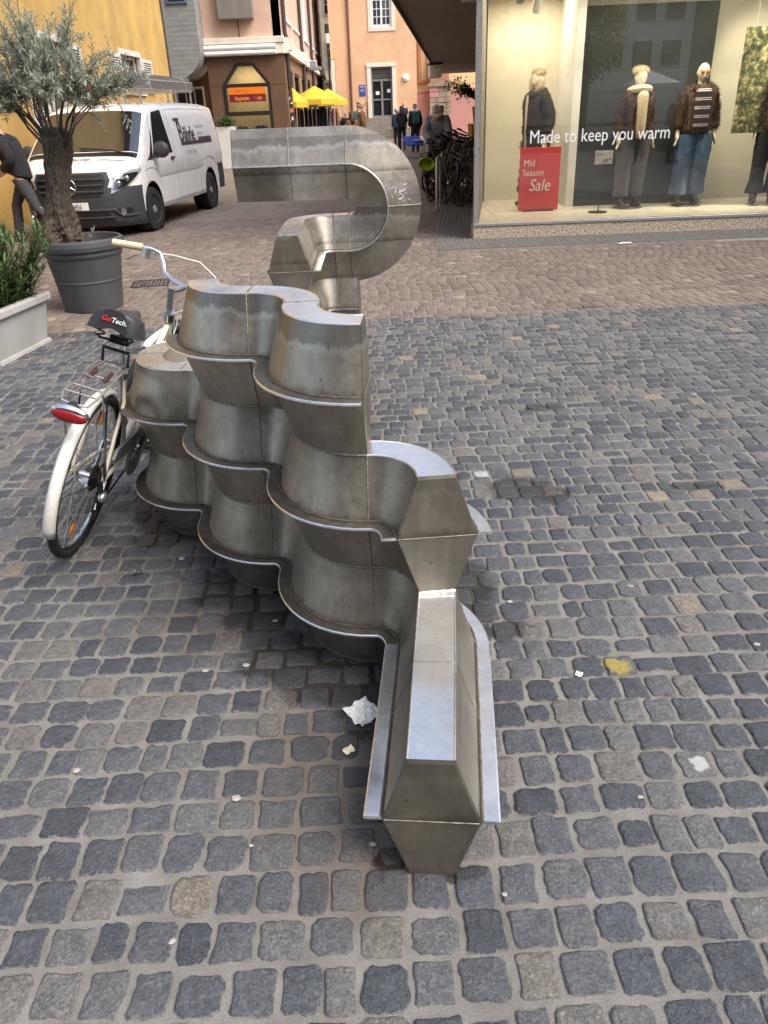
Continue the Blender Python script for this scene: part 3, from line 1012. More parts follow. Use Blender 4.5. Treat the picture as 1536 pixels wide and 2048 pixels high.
mb.b2(YW - 8, YW - .35, 27.25, 27.6, -.02, 9).b2(YW - 8, YW - .35, 8, 8.35, -.02, 9)
mb.build('wall', M_yellow, yh, world=True, smooth=0)
MB().tube([(YW + .06, 27.5, .1), (YW + .06, 27.5, 8.8)], .055, 10).build('downpipe', pbr('grey_zinc_pipe', (.16, .17, .19), .5, .5), yh, world=True)
MB().prism([(8, 9), (27.6, 9), (27.6, 9.2), (8, 9.2)], lambda a, b, d: (d, a, b), YW - 8, YW + .5).build('roof', pbr('roof_tiles', (.25, .09, .06), .8), yh, world=True, smooth=0)
def shutter(y0, y1, z0, z1, parent):
    M_sh = M_shutter
    fr = MB()
    x0 = YW + .012
    fr.b2(x0, x0 + .045, y0, y0 + .075, z0, z1).b2(x0, x0 + .045, y1 - .075, y1, z0, z1).b2(x0, x0 + .045, y0 + .075, y1 - .075, z0, z0 + .08).b2(x0, x0 + .045, y0 + .075, y1 - .075, z1 - .08, z1)
    o = fr.build('shutter', M_sh, parent, world=True, smooth=0)
    z = z0 + .11
    while z < z1 - .09:
        MB().box((x0 + .02, (y0 + y1) / 2, z), (.052, y1 - y0 - .15, .009), rotm(0, R(38), 0)).build('slat', M_sh, o, world=True, smooth=0)
        z += .052
M_shutter = pbr('grey_white_shutter_paint', (.60, .58, .53), .7, 0, .1, 9)
for (a, b, c, d) in wins:
    f = MB().b2(YW - .06, YW + .03, a - .10, a + .001, c - .1, d + .12).b2(YW - .06, YW + .03, b - .001, b + .10, c - .1, d + .12).b2(YW - .06, YW + .028, a, b, d - .001, d + .12).b2(YW - .06, YW + .06, a - .1, b + .1, c - .12, c).build('window', M_shutter, yh, world=True, smooth=0)
    MB().b2(YW - .2, YW - .18, a, b, c, d).build('pane', M_glassdark, f, world=True, smooth=0)
    MB().b2(YW - .18, YW - .13, (a + b) / 2 - .04, (a + b) / 2 + .04, c, d).b2(YW - .18, YW - .13, a, a + .07, c, d).b2(YW - .18, YW - .13, b - .07, b, c, d).b2(YW - .18, YW - .131, a, b, d - .07, d).build('frame', M_white, f, world=True, smooth=0)
    if c > 2:
        for k in range(5):
            yy = a + (k + .5) * (b - a) / 5
            MB().tube([(YW - .05, yy, c), (YW - .05, yy, d)], .011, 6).build('bar', M_black, f, world=True)
shutter(24.16, 25.15, 2.2, 3.0, yh); shutter(21.25, 22.09, 2.2, 3.0, yh)
shutter(15.82, 16.64, .93, 2.98, yh); shutter(18.31, 19.1, .93, 2.98, yh)

# ------------------------------------------------------------------ concrete oriel between the houses
gb = thing('concrete_oriel', 'grey concrete oriel with rounded underside between yellow house and peach shop building', 'oriel', (-6.6, 31, 2.7))
mb = MB()
prof = [(-9.5, 8.5), (-9.5, 2.72), (-6.65, 2.72)] + [(-6.65 + .95 * math.sin(R(a)), 3.67 - .95 * math.cos(R(a))) for a in range(0, 91, 9)] + [(-5.70, 8.5)]
mb.prism(prof, lambda a, b, d: (a, d, b), 31.0, 34.0)
def conc_lines():
    m, nt, bs = new_mat('board_formed_concrete')
    tc = nt.nodes.new('ShaderNodeTexCoord').outputs['Object']
    c = ramp(nt, noise_n(nt, mapped(nt, tc, (1, 1, 6)), 1.5, 6, .6), [(.3, (.20, .20, .19)), (.7, (.31, .305, .29))])
    nt.links.new(c, bs.inputs['Base Color']); bs.inputs['Roughness'].default_value = .85
    wv = N(nt, 'ShaderNodeTexWave', i_Scale=2.2, i_Distortion=.3, bands_direction='Z')
    nt.links.new(tc, wv.inputs['Vector'])
    bump(nt, bs, wv.outputs['Fac'], .12, .02)
    return m
mb.build('wall', conc_lines(), gb, world=True, smooth=30)
w = MB().b2(-6.62, -5.92, 30.94, 30.999, 4.95, 6.2).build('window', pbr('blue_grey_frame', (.12, .16, .24), .5), gb, world=True, smooth=0)
MB().b2(-6.54, -6.0, 30.92, 30.939, 5.03, 6.1).build('pane', M_glassdark, w, world=True, smooth=0)
# recess wall below the oriel
rw = thing('recessed_wall', 'shaded dark recessed wall with window below the concrete oriel', 'wall', (-6.2, 33.6, 0))
MB().b2(-9.5, -5.7, 33.2, 33.6, -.02, 4.5).build('wall', M_brown, rw, world=True, smooth=0)
w = MB().b2(-7.2, -6.15, 33.12, 33.199, 1.2, 2.55).build('window', M_white, rw, world=True, smooth=0)
for k in range(3):
    MB().b2(-7.12 + k * .33, -6.86 + k * .33, 33.1, 33.119, 1.28, 2.47).build('pane', M_glassdark, w, world=True, smooth=0)

# ------------------------------------------------------------------ peach shop building with brown ground floor
kb = thing('peach_shop_building', 'peach rendered corner building with brown shopfront, white cornice and pointed black door', 'building', (-2.95, 32, 0))
KX0, KX1, KY = -5.70, -2.95, 32.0
D0, D1, DA0, DA1, DZ1, DZ2 = -5.22, -3.50, -4.66, -4.05, 2.55, 3.22            # door: pointed octagon head
mb = MB()
fy = lambda a, b, d: (a, d, b)
mb.prism([(KX0, -.02), (D0, -.02), (D0, DZ1), (KX0, DZ1)], fy, KY, KY + .3)
mb.prism([(D1, -.02), (KX1, -.02), (KX1, DZ1), (D1, DZ1)], fy, KY, KY + .3)
mb.prism([(KX0, DZ1), (D0, DZ1), (DA0, DZ2), (DA0, 3.45), (KX0, 3.45)], fy, KY, KY + .3)
mb.prism([(D1, DZ1), (KX1, DZ1), (KX1, 3.45), (DA1, 3.45), (DA1, DZ2)], fy, KY, KY + .3)
mb.prism([(DA0, DZ2), (DA1, DZ2), (DA1, 3.45), (DA0, 3.45)], fy, KY, KY + .3)
mb.build('ground_floor_wall', M_brown, kb, world=True, smooth=0)
MB().b2(KX0, D0 - .05, KY - .004, KY - .001, 2.49, 2.505).b2(D1 + .05, KX1, KY - .004, KY - .001, 2.49, 2.505).build('joint', M_black, kb, world=True, smooth=0)
MB().b2(KX0, KX1, KY + .05, KY + 12, 3.6, 9).build('upper_wall', M_peach, kb, world=True, smooth=0)
MB().b2(KX0 - .02, KX1 + .08, KY - .14, KY + .05, 3.78, 3.98).b2(KX0 - .02, KX1 + .05, KY - .1, KY + .05, 3.45, 3.78).build('cornice', M_offwhite, kb, world=True, smooth=0, bevel=.02)
for zz in (3.50, 3.67):
    MB().tube([(KX0, KY - .19, zz), (KX1 - .22, KY - .19, zz)], .085, 10).build('awning_roll', M_white, kb, world=True)
# door
df = MB()
fr = .11
ring_o = [(D0, -.02), (D1, -.02), (D1, DZ1), (DA1, DZ2), (DA0, DZ2), (D0, DZ1)]
ring_i = [(D0 + fr, .06), (D1 - fr, .06), (D1 - fr, DZ1 - .04), (DA1 - .05, DZ2 - .12), (DA0 + .05, DZ2 - .12), (D0 + fr, DZ1 - .04)]
vs = [(a, KY - .03, b) for a, b in ring_o] + [(a, KY - .03, b) for a, b in ring_i] + [(a, KY + .1, b) for a, b in ring_i] + [(a, KY + .02, b) for a, b in ring_o]
df.add(vs, [(i, (i + 1) % 6, 6 + (i + 1) % 6, 6 + i) for i in range(6)] + [(6 + i, 6 + (i + 1) % 6, 12 + (i + 1) % 6, 12 + i) for i in range(6)] + [(i, (i + 1) % 6, 18 + (i + 1) % 6, 18 + i) for i in range(6)])
df.b2(D0 + fr, D1 - fr, KY - .02, KY + .08, 2.43, 2.56).b2(D0 + fr, D1 - fr, KY - .02, KY + .08, 1.52, 1.66)
door = df.build('door_frame', M_black, kb, world=True, smooth=0)
MB().add([(a, KY + .09, b) for a, b in ring_i], [(0, 1, 2, 3, 4, 5)]).build('pane', M_glass, door, world=True, smooth=0)
M_sorange = pbr('orange_sign', (.85, .2, .005), .5, 0, .04); M_smaroon = pbr('maroon_sign', (.17, .012, .018), .5, 0, .05); M_soletter = pbr('orange_letters', (.85, .25, .05), .5)
sg = MB().b2(-5.03, -3.70, KY - .035, KY - .02, 2.22, 2.44).build('sign_panel', M_sorange, kb, world=True, smooth=0); sg['label'] = 'orange sign panel with faint scribble'
sg2 = MB().b2(-5.03, -3.70, KY - .035, KY - .02, 1.97, 2.218).build('sign_panel', M_smaroon, kb, world=True, smooth=0); sg2['label'] = 'maroon sign panel with orange lettering'
_inv = XF[kb.name].inverted()
text_obj('lettering', 'kapuze', .185, M_soletter, sg2, _inv @ frame4((-4.83, KY - .037, 2.035), (1, 0, 0), (0, 0, 1), (0, -1, 0)), bold=.005)
text_obj('lettering', '&', .165, pbr('dim_red_letters', (.35, .05, .04), .5), sg2, _inv @ frame4((-4.155, KY - .037, 2.04), (1, 0, 0), (0, 0, 1), (0, -1, 0)), bold=.003)
text_obj('lettering', 'co', .185, M_soletter, sg2, _inv @ frame4((-4.03, KY - .037, 2.035), (1, 0, 0), (0, 0, 1), (0, -1, 0)), bold=.005)
text_obj('lettering', 'Art·a', .19, pbr('faint_ink', (.45, .11, .01), .6), sg, _inv @ frame4((-4.85, KY - .037, 2.27), (1, 0, 0), (0, 0, 1), (0, -1, 0)), shear=.2, bold=-.003, sx=1.3)
# shop interior behind the door
MB().b2(D0 - .3, D1 + .3, KY + 2.2, KY + 2.3, 0, 3.4).b2(D0 - .3, D1 + .3, KY + .3, KY + 2.2, 3.3, 3.4).build('interior', pbr('interior_wall', (.30, .25, .16), .9), kb, world=True, smooth=0)
ld = bpy.data.lights.new('ceiling_lamp', 'AREA'); ld.energy = 40; ld.size = 1.2; ld.color = (1, .8, .5)
lo = bpy.data.objects.new('ceiling_lamp', ld); COL.objects.link(lo); lo.parent = kb; lo.location = _inv @ Vector((-4.4, KY + 1.2, 3.25))
M_teal = pbr('teal_cloth', (.08, .25, .24), .9, 0, .1, 9); M_blue = pbr('blue_cloth', (.03, .07, .22), .9, 0, .1, 9)
for cx, mat, lab in ((-4.75, M_teal, 'teal shirt on display inside the pointed shop door'), (-4.05, M_blue, 'blue shirt on display inside the pointed shop door')):
    s_ = thing('shirt', lab, 'shirt', (cx, KY + .6, .45))
    mb = MB()
    pts = [(-.16, 0), (.16, 0), (.18, .5), (.31, .36), (.38, .46), (.2, .70), (.07, .74), (0, .70), (-.07, .74), (-.2, .70), (-.38, .46), (-.31, .36), (-.18, .5)]
    mb.prism(pts, lambda a, b, d: (a, d, b), -.06, .06)
    mb.build('cloth', mat, s_, smooth=30)
    MB().tube([(0, 0, .7), (0, 0, .8), (.03, 0, .84)], .008, 6).build('hanger', M_alu, s_)
# steel box and conduit high on the front
bx = MB().b2(-5.07, -3.86, KY - .32, KY + .05, 4.52, 6.0).build('vent_box', pbr('stained_zinc', (.27, .25, .22), .5, .5, .2, 3, streak=True), kb, world=True, smooth=0, bevel=.02)
MB().tube([(-4.42, KY - .01, 3.98), (-4.45, KY - .01, 4.52)], .018, 6).build('conduit', M_darkpipe, kb, world=True)
# side front along the lane
SX = KX1
mb = MB()
shopw = [(33.1, 35.6), (36.3, 38.9), (40.2, 42.6), (44, 46.4), (47.6, 50), (52, 54.5), (56, 58.5)]
holes = [(a, b, .35, 3.0) for a, b in shopw]
wall_with_holes(mb, [32.3, 62], [-.02, 3.45], holes, lambda mb, a, b, c, d: mb.b2(SX - .3, SX, a, b, c, d))
mb.build('side_ground_floor_wall', pbr('brown_render', (.27, .16, .095), .8, 0, .12, 1), kb, world=True, smooth=0)
for a, b in shopw:
    f = MB().b2(SX - .16, SX - .05, a, a + .09, .35, 3).b2(SX - .16, SX - .05, b - .09, b, .35, 3).b2(SX - .16, SX - .05, a + .09, b - .09, 2.9, 3.0).build('window', M_black, kb, world=True, smooth=0)
    MB().b2(SX - .2, SX - .17, a, b, .35, 3).build('pane', M_glassdark, f, world=True, smooth=0)
upw = [(33.5, 36.2), (37.3, 41.9), (43.5, 46.6), (48.2, 51.2), (53, 56), (57.5, 60.5)]
mb = MB()
wall_with_holes(mb, [32.05, 62], [3.6, 9.0], [(a, b, 4.68, 7.2) for a, b in upw], lambda mb, a, b, c, d: mb.b2(SX - .3, SX - .01, a, b, c, d))
mb.build('side_upper_wall', M_peachside, kb, world=True, smooth=0)
for a, b in upw:
    f = MB().b2(SX - .12, SX + .06, a - .08, b + .08, 4.58, 4.68).b2(SX - .2, SX - .06, a, a + .12, 4.68, 7.2).b2(SX - .2, SX - .06, b - .12, b, 4.68, 7.2).b2(SX - .2, SX - .06, (a + b) / 2 - .1, (a + b) / 2 + .1, 4.68, 7.2).build('window', M_white, kb, world=True, smooth=0)
    for c0, c1 in ((a + .12, (a + b) / 2 - .1), ((a + b) / 2 + .1, b - .12)):
        MB().b2(SX - .19, SX - .17, c0, c1, 4.68, 7.2).build('pane', pbr('curtained_glass', (.5, .5, .48), .15, 0, .1, 2) if a < 34 else bpy.data.materials['curtained_glass'], f, world=True, smooth=0)
MB().b2(SX, SX + .13, 32.05, 62, 3.62, 3.9).b2(SX, SX + .2, 32.05, 62, 3.45, 3.62).build('side_cornice', M_offwhite, kb, world=True, smooth=0, bevel=.02)
for yy in (32.35, 40.3, 47.2, 55):
    MB().tube([(SX + .12, yy, 0), (SX + .12, yy, 3.5), (SX + .18, yy, 3.8), (SX + .1, yy, 4.1), (SX + .1, yy, 9)], .075, 8).build('downpipe', M_darkpipe, kb, world=True)
    MB().b2(SX + .02, SX + .34, yy - .18, yy + .18, 3.55, 3.95).build('cornice_block', M_offwhite, kb, world=True, smooth=0)
rqs = random.Random(9)
M_stick = [pbr('sticker_white', (.75, .75, .72), .6), pbr('sticker_red', (.6, .08, .06), .6), pbr('sticker_black', (.03, .03, .03), .6), pbr('sticker_yellow', (.6, .5, .15), .6)]
for k in range(22):
    zz = rqs.uniform(.4, 2.5); a = rqs.uniform(-2.2, .0)
    MB().box((SX + .12 + .079 * math.cos(a), 32.35 + .079 * math.sin(a), zz), (.004, rqs.uniform(.05, .1), rqs.uniform(.05, .12)), rotm(0, 0, a)).build('sticker', M_stick[k % 4], kb, world=True, smooth=0)
lb = MB().b2(SX + .06, SX + .75, 43.4, 43.9, 3.35, 3.5).b2(SX + .0, SX + .1, 43.5, 43.8, 3.3, 3.8).b2(SX + .2, SX + .5, 43.5, 43.8, 3.5, 3.75).build('wall_lamp', pbr('grey_lamp_housing', (.25, .26, .28), .5, .3), kb, world=True, smooth=0, bevel=.02)

# pale building closing the lane
pb = thing('pale_building', 'sunlit cream building glimpsed between the peach shop building and the church', 'building', (-2.3, 64, 0))
MB().b2(-8, 1.5, 63, 63.4, -.02, 16).build('wall', pbr('cream_render', (.80, .72, .52), .9), pb, world=True, smooth=0)
for zz in (4.2, 7.4):
    w = MB().b2(-2.75, -2.0, 62.93, 62.999, zz, zz + 1.8).build('window', M_white, pb, world=True, smooth=0)
    for k in (0, 1):
        for j in range(3):
            MB().b2(-2.69 + k * .33, -2.41 + k * .33, 62.9, 62.929, zz + .08 + j * .57, zz + .58 + j * .57).build('pane', M_glassdark, w, world=True, smooth=0)
MB().b2(-3.2, -1.6, 62.4, 63, 3.3, 3.5).build('balcony', M_offwhite, pb, world=True, smooth=0)

# street lamp in front of the lane
lp = thing('street_lamp', 'slim dark lamp post with cylindrical white lamp head in the lane', 'street lamp', (-2.0, 48, 0))
MB().tube([(0, 0, 0), (0, 0, 4.75)], [.07, .045], 10).build('pole', M_black, lp)
MB().lathe([(.09, 4.75), (.1, 4.78), (.1, 5.2), (.09, 5.2)], 14).build('lamp_glass', pbr('opal_glass', (.85, .83, .75), .3), lp)
MB().lathe([(.115, 5.2), (.115, 5.6), (.08, 5.64)], 14).build('lamp_hood', M_black, lp)
st_ = MB()
rq = random.Random(5)
for k in range(9):
    a = rq.uniform(-2.6, -.5); zz = rq.uniform(.5, 2.4)
    MB().box((.066 * math.cos(a), .066 * math.sin(a), zz), (.004, .1, .12), rotm(0, 0, a)).build('sticker', M_stick[k % 4], lp, smooth=0)

# ------------------------------------------------------------------ church at the end of the lane
CY_ = 52.0
ch = thing('church', 'apricot rendered church front with stone steps, glazed grey door and tall white window', 'church', (.9, CY_, 0))
mb = MB()
wall_with_holes(mb, [-2.05, 2.96], [-.02, 18], [(.27, 1.50, 1.07, 3.72), (.42, 1.55, 5.72, 9.6), (-2.05, -1.8, 2.3, 4.2)], lambda mb, a, b, c, d: mb.b2(a, b, CY_, CY_ + .5, c, d))
mb.b2(2.46, 2.96, CY_ + .5, CY_ + 8, -.02, 18).b2(-2.05, -1.55, CY_ + .5, CY_ + 8, -.02, 18)
mb.build('wall', M_church, ch, world=True, smooth=0)
MB().tube([(-.93, CY_ - .08, .5), (-.93, CY_ - .08, 14)], .065, 8).build('downpipe', M_redsand if False else pbr('rust_brown_pipe', (.16, .06, .04), .6), ch, world=True)
MB().b2(.02, .27, CY_ - .07, CY_ + .2, 1.07, 3.72).b2(1.50, 1.72, CY_ - .07, CY_ + .2, 1.07, 3.72).b2(-.02, 1.76, CY_ - .09, CY_ + .2, 3.72, 3.92).build('door_surround', M_offwhite, ch, world=True, smooth=0, bevel=.02)
dr_ = MB().b2(.27, .36, CY_ + .1, CY_ + .2, 1.07, 3.72).b2(1.41, 1.5, CY_ + .1, CY_ + .2, 1.07, 3.72).b2(.36, 1.41, CY_ + .1, CY_ + .2, 3.0, 3.1).b2(.83, .95, CY_ + .08, CY_ + .2, 1.07, 3.0).b2(.36, 1.41, CY_ + .1, CY_ + .2, 2.0, 2.08).b2(.36, 1.41, CY_ + .1, CY_ + .2, 1.07, 1.2).b2(.36, 1.41, CY_ + .1, CY_ + .2, 3.64, 3.72).build('door', M_doorgrey, ch, world=True, smooth=0)
for a, b in ((.36, .83), (.95, 1.41)):
    for c, d in ((1.2, 2.0), (2.08, 3.0)):
        MB().b2(a, b, CY_ + .16, CY_ + .18, c, d).build('pane', M_glassdark, dr_, world=True, smooth=0)
MB().b2(.36, 1.41, CY_ + .17, CY_ + .19, 3.1, 3.64).build('fanlight', pbr('wrought_dark', (.06, .055, .05), .6), dr_, world=True, smooth=0)
for k in range(8):
    cx = .43 + k * .13
    for zz in (3.27, 3.5):
        MB().tube([(cx + .05 * math.cos(2 * PI * q / 10), CY_ + .14, zz + .08 * math.sin(2 * PI * q / 10)) for q in range(10)], .011, 5, closed=True).build('ironwork', M_doorgrey, dr_, world=True)
for px_, pz in ((.52, 2.3), (1.2, 2.4)):
    MB().b2(px_, px_ + .22, CY_ + .13, CY_ + .14, pz, pz + .18).build('paper_notice', M_white, dr_, world=True, smooth=0)
MB().tube([(1.3, CY_ + .12, 1.5), (1.3, CY_ + .12, 1.75)], .06, 8).build('lamp_reflection_shade', emit('warm_lantern', (1, .75, .2), 1.2), dr_, world=True) if False else None
# church window with white glazing bars
MB().b2(.20, .42, CY_ - .05, CY_ + .2, 5.5, 9.6).b2(1.55, 1.77, CY_ - .05, CY_ + .2, 5.5, 9.6).b2(.42, 1.55, CY_ - .05, CY_ + .2, 5.5, 5.72).build('window_surround', M_offwhite, ch, world=True, smooth=0, bevel=.02)
wf = MB().b2(.42, .52, CY_ + .08, CY_ + .2, 5.72, 9.6).b2(1.45, 1.55, CY_ + .08, CY_ + .2, 5.72, 9.6).b2(.52, 1.45, CY_ + .08, CY_ + .2, 5.72, 5.84).b2(.93, 1.04, CY_ + .07, CY_ + .2, 5.84, 9.6).b2(.52, 1.45, CY_ + .075, CY_ + .2, 7.0, 7.12)
for a, b in ((.52, .93), (1.04, 1.45)):
    wf.b2((a + b) / 2 - .018, (a + b) / 2 + .018, CY_ + .12, CY_ + .2, 5.84, 9.6)
for zz in (6.22, 6.6, 7.5, 7.9, 8.3):
    wf.b2(.52, 1.45, CY_ + .122, CY_ + .2, zz - .018, zz + .018)
wfo = wf.build('window', M_white, ch, world=True, smooth=0)
M_skyglass = pbr('old_window_glass', (.05, .06, .07), .05, 0, .3, 2, spec=.9, rvar=.01)
for a, b in ((.52, .707), (.743, .93), (1.04, 1.227), (1.263, 1.45)):
    zs = [5.84, 6.2, 6.24, 6.58, 6.62, 7.0, 7.12, 7.48, 7.52, 7.88, 7.92, 8.28, 8.32, 9.5]
    for q in range(0, len(zs), 2):
        MB().box(((a + b) / 2, CY_ + .17, (zs[q] + zs[q + 1]) / 2), (b - a, .012, zs[q + 1] - zs[q]), rotm(R(rq.uniform(-2, 2)), 0, R(rq.uniform(-2, 2)))).build('pane', M_skyglass, wfo, world=True, smooth=0)
w = MB().b2(-2.05, -1.8, CY_ + .02, CY_ + .3, 2.3, 4.2).build('side_window', M_offwhite, ch, world=True, smooth=0)
bs_ = MB().b2(-.45, -.09, CY_ - .04, CY_ - .005, 2.27, 2.84).build('notice_board', pbr('blue_sign', (.03, .05, .33), .5), ch, world=True, smooth=0)
for k, zz in enumerate((2.72, 2.6, 2.54, 2.48)):
    MB().b2(-.40, -.16 if k else -.13, CY_ - .046, CY_ - .04, zz, zz + (.05 if k == 0 else .02)).build('text_line', pbr('pale_blue_print', (.5, .55, .75), .6), bs_, world=True, smooth=0)
MB().lathe([(.2, 0), (.2, .06), (.14, .12), (0, .14)], 18, (2.3, CY_ - .01, 3.12), rotm(R(90), 0, 0)).build('round_lamp', pbr('lamp_white', (.85, .83, .78), .4), ch, world=True)
for k in range(7):
    MB().b2(-.35 - .12 * k, 1.95 + .12 * k, CY_ - .32 * (k + 1), CY_ - (.32 * k if k else -.0) - .002, -.02, 1.07 - .15 * k).build('step', M_step, ch, world=True, smooth=0)
MB().tube([(-.35, CY_ - 2.2, 0.3), (-.35, CY_ - 2.2, 1.1), (-.3, CY_ - 1.0, 1.7), (-.05, CY_ - .2, 1.95), (-.05, CY_ - .2, 1.05)], .022, 6).build('handrail', M_black, ch, world=True)
# side bay: pale yellow wall, pink plinth, red sandstone window frame, buttress
sb = thing('church_side_bay', 'pale yellow church bay with rose plinth and sandstone buttress right of the door front', 'church wall', (4.5, 53, 0))
MB().b2(2.96, 12, 53.2, 53.6, 2.32, 18).build('wall', M_church2, sb, world=True, smooth=0)
MB().b2(2.96, 12, 52.9, 53.4, -.02, 2.3).build('plinth', M_pinkpl, sb, world=True, smooth=0)
MB().b2(2.96, 12, 52.86, 53.3, 2.3, 2.38).build('plinth_cap', M_redsand, sb, world=True, smooth=0)
w = MB().b2(3.12, 3.3, 53.0, 53.25, 3.0, 9).b2(3.62, 3.75, 53.0, 53.25, 3.0, 9).b2(3.05, 3.8, 52.95, 53.25, 2.85, 3.0).build('window_frame', M_redsand, sb, world=True, smooth=0)
MB().b2(3.3, 3.62, 53.1, 53.19, 3.0, 9).build('pane', pbr('yellowed_glass', (.55, .38, .18), .4), w, world=True, smooth=0)
bt_ = thing('stone_buttress', 'weathered sandstone block buttress standing against the rose church plinth', 'buttress', (4.4, 52.4, 0))
rq = random.Random(2)
for j in range(9):
    x = 3.74
    z0 = .02 + j * .29
    while x < 4.95:
        w_ = min(rq.uniform(.3, .62), 5.02 - x)
        g = rq.random()
        if j < 5 and x < 4.1 and g < .5:
            pass
        MB().b2(x, x + w_ - .015, 52.3 + rq.uniform(-.02, .02), 52.85, z0, z0 + .275).build('block', (M_sandst, M_pinkpl, M_church)[0 if g > .35 else (1 if g > .12 else 2)], bt_, world=True, smooth=0, bevel=.012)
        x += w_
MB().prism([(3.62, 2.62), (5.12, 2.62), (5.12, 2.72), (4.9, 2.9), (3.85, 2.9), (3.62, 2.72)], lambda a, b, d: (a, d, b), 52.2, 52.86).build('coping', M_sandst, bt_, world=True, smooth=0)
MB().b2(3.78, 4.9, 52.45, 52.86, 2.9, 3.9).build('upper_block', M_redsand, bt_, world=True, smooth=0)

# ------------------------------------------------------------------ fashion shop on the right (its own axes: x along the window, y inward)
SROT = -.0185
shop = thing('shop_building', 'fashion shop with lit display window, speckled granite plinth and grey canopy', 'shop', SHOP_O, SROT)
S4 = XF[shop.name]
def sw(x, y, z):                                     # shop axes -> world
    return S4 @ Vector((x, y, z))
MB().b2(-.03, 9, 0, .3, -.03, .165).build('plinth', M_granite, shop, smooth=0, bevel=.006)
MB().b2(-.03, 9, -.012, .07, .167, .205).b2(-.03, .03, -.01, .07, .205, 2.95).b2(-.03, 9, -.01, .07, 2.95, 3.05).build('window_frame', M_alu, shop, smooth=0, bevel=.004)
MB().b2(.03, 9, .02, .034, .205, 2.95).build('glass_pane', M_shopglass, shop, smooth=0)
LS = .118 + .0185                                     # the left wall runs back at a slant
def lx(y): return LS * y
mb = MB()
mb.prism([(lx(.075) - .03, .075), (lx(.075) + .03, .075), (lx(34) + .03, 34), (lx(34) - .03, 34)], lambda a, b, d: (a, b, d), .168, 3.0)
mb.build('side_wall', pbr('granite_edge_cladding', (.24, .19, .14), .6, 0, .45, 40), shop, smooth=0)
mb = MB().prism([(lx(.3) - .05, .3), (lx(.3) + .05, .3), (lx(34) + .05, 34), (lx(34) - .05, 34)], lambda a, b, d: (a, b, d), -.03, .166)
mb.build('side_plinth', M_granite, shop, smooth=0)
MB().b2(-.2, 9.2, -.15, .3, 3.062, 3.6).b2(-.2 + .2, 9, .0, 3.5, 3.6, 11).build('upper_wall', pbr('shop_upper_cladding', (.3, .28, .25), .7), shop, smooth=0)
# display floor tiles, ceiling, backs
M_tile = pbr('cream_tile', (.72, .66, .54), .35, 0, .05, 3)
for i in range(8):
    for j, (y0, y1) in enumerate(((.075, .42), (.425, 1.35), (1.355, 2.25), (2.255, 3.0))):
        x0 = .06 + i * .95 + (.3 if j % 2 else 0)
        MB().b2(max(x0, lx(y1) + .035), x0 + .945, y0, y1, .168, .190).build('floor_tile', M_tile, shop, smooth=0)
MB().b2(lx(.1) + .032, 9, .0705, 3.0, 2.951, 2.99).build('ceiling', M_white, shop, smooth=0)
MB().prism([(lx(.08) + .032, .072), (8.9, .072), (8.9, 3.0), (lx(3.0) + .032, 3.0)], lambda a, b, d: (a, b, d), .1675, .183).build('display_floor', M_tile, shop, smooth=0)
M_cream = pbr('cream_wall', (.66, .60, .47), .85, 0, .03, 1.5)
M_dgreen = pbr('dark_green_backdrop', (.013, .016, .015), .7, 0, .06, 1.5)
MB().b2(lx(2.9) + .035, 1.54, 2.8, 2.9, .19, 2.95).build('back_wall', M_cream, shop, smooth=0)
MB().prism([(1.50, 1.56), (1.60, 1.50), (1.62, 2.8), (1.52, 2.8)], lambda a, b, d: (a, b, d), .19, 2.951).build('divider', M_white, shop, smooth=0)
MB().b2(1.605, 3.42, 1.62, 1.68, .19, 2.72).build('backdrop_panel', M_dgreen, shop, smooth=0)
MB().b2(1.62, 9, 1.9, 2.0, .19, 2.95).build('back_wall', pbr('greige_wall', (.46, .43, .35), .85, 0, .03, 1.5), shop, smooth=0)
def poster_mat():
    m, nt, bs = new_mat('leaf_photo_print')
    tc = nt.nodes.new('ShaderNodeTexCoord').outputs['Object']
    c = ramp(nt, noise_n(nt, tc, 11, 10, .78, 0), [(.4, (.02, .025, .015)), (.5, (.10, .11, .05)), (.56, (.36, .33, .14)), (.66, (.75, .7, .48))])
    nt.links.new(c, bs.inputs['Base Color']); bs.inputs['Roughness'].default_value = .6
    return m
po = thing('photo_poster', 'hanging photo print of sunlit leaves at the right end of the display', 'poster', sw(3.9, 1.0, 0), SROT)
MB().b2(-.32, .9, -.01, .01, 1.12, 2.36).build('print', poster_mat(), po, smooth=0)
for xx in (-.2, .75):
    MB().tube([(xx, 0, 2.36), (xx, 0, 2.95)], .003, 4).build('wire', M_alu, po)
# lettering on the glass
M_vinyl = pbr('white_vinyl', (.85, .85, .83), .5, 0, .02)
_si = Matrix.Identity(4)
text_obj('lettering', 'Made to keep you warm', .215, M_vinyl, shop, frame4((.655, .012, 1.135), (1, 0, 0), (0, 0, 1), (0, -1, 0)), sx=.83, bold=0.0, extrude=.001)
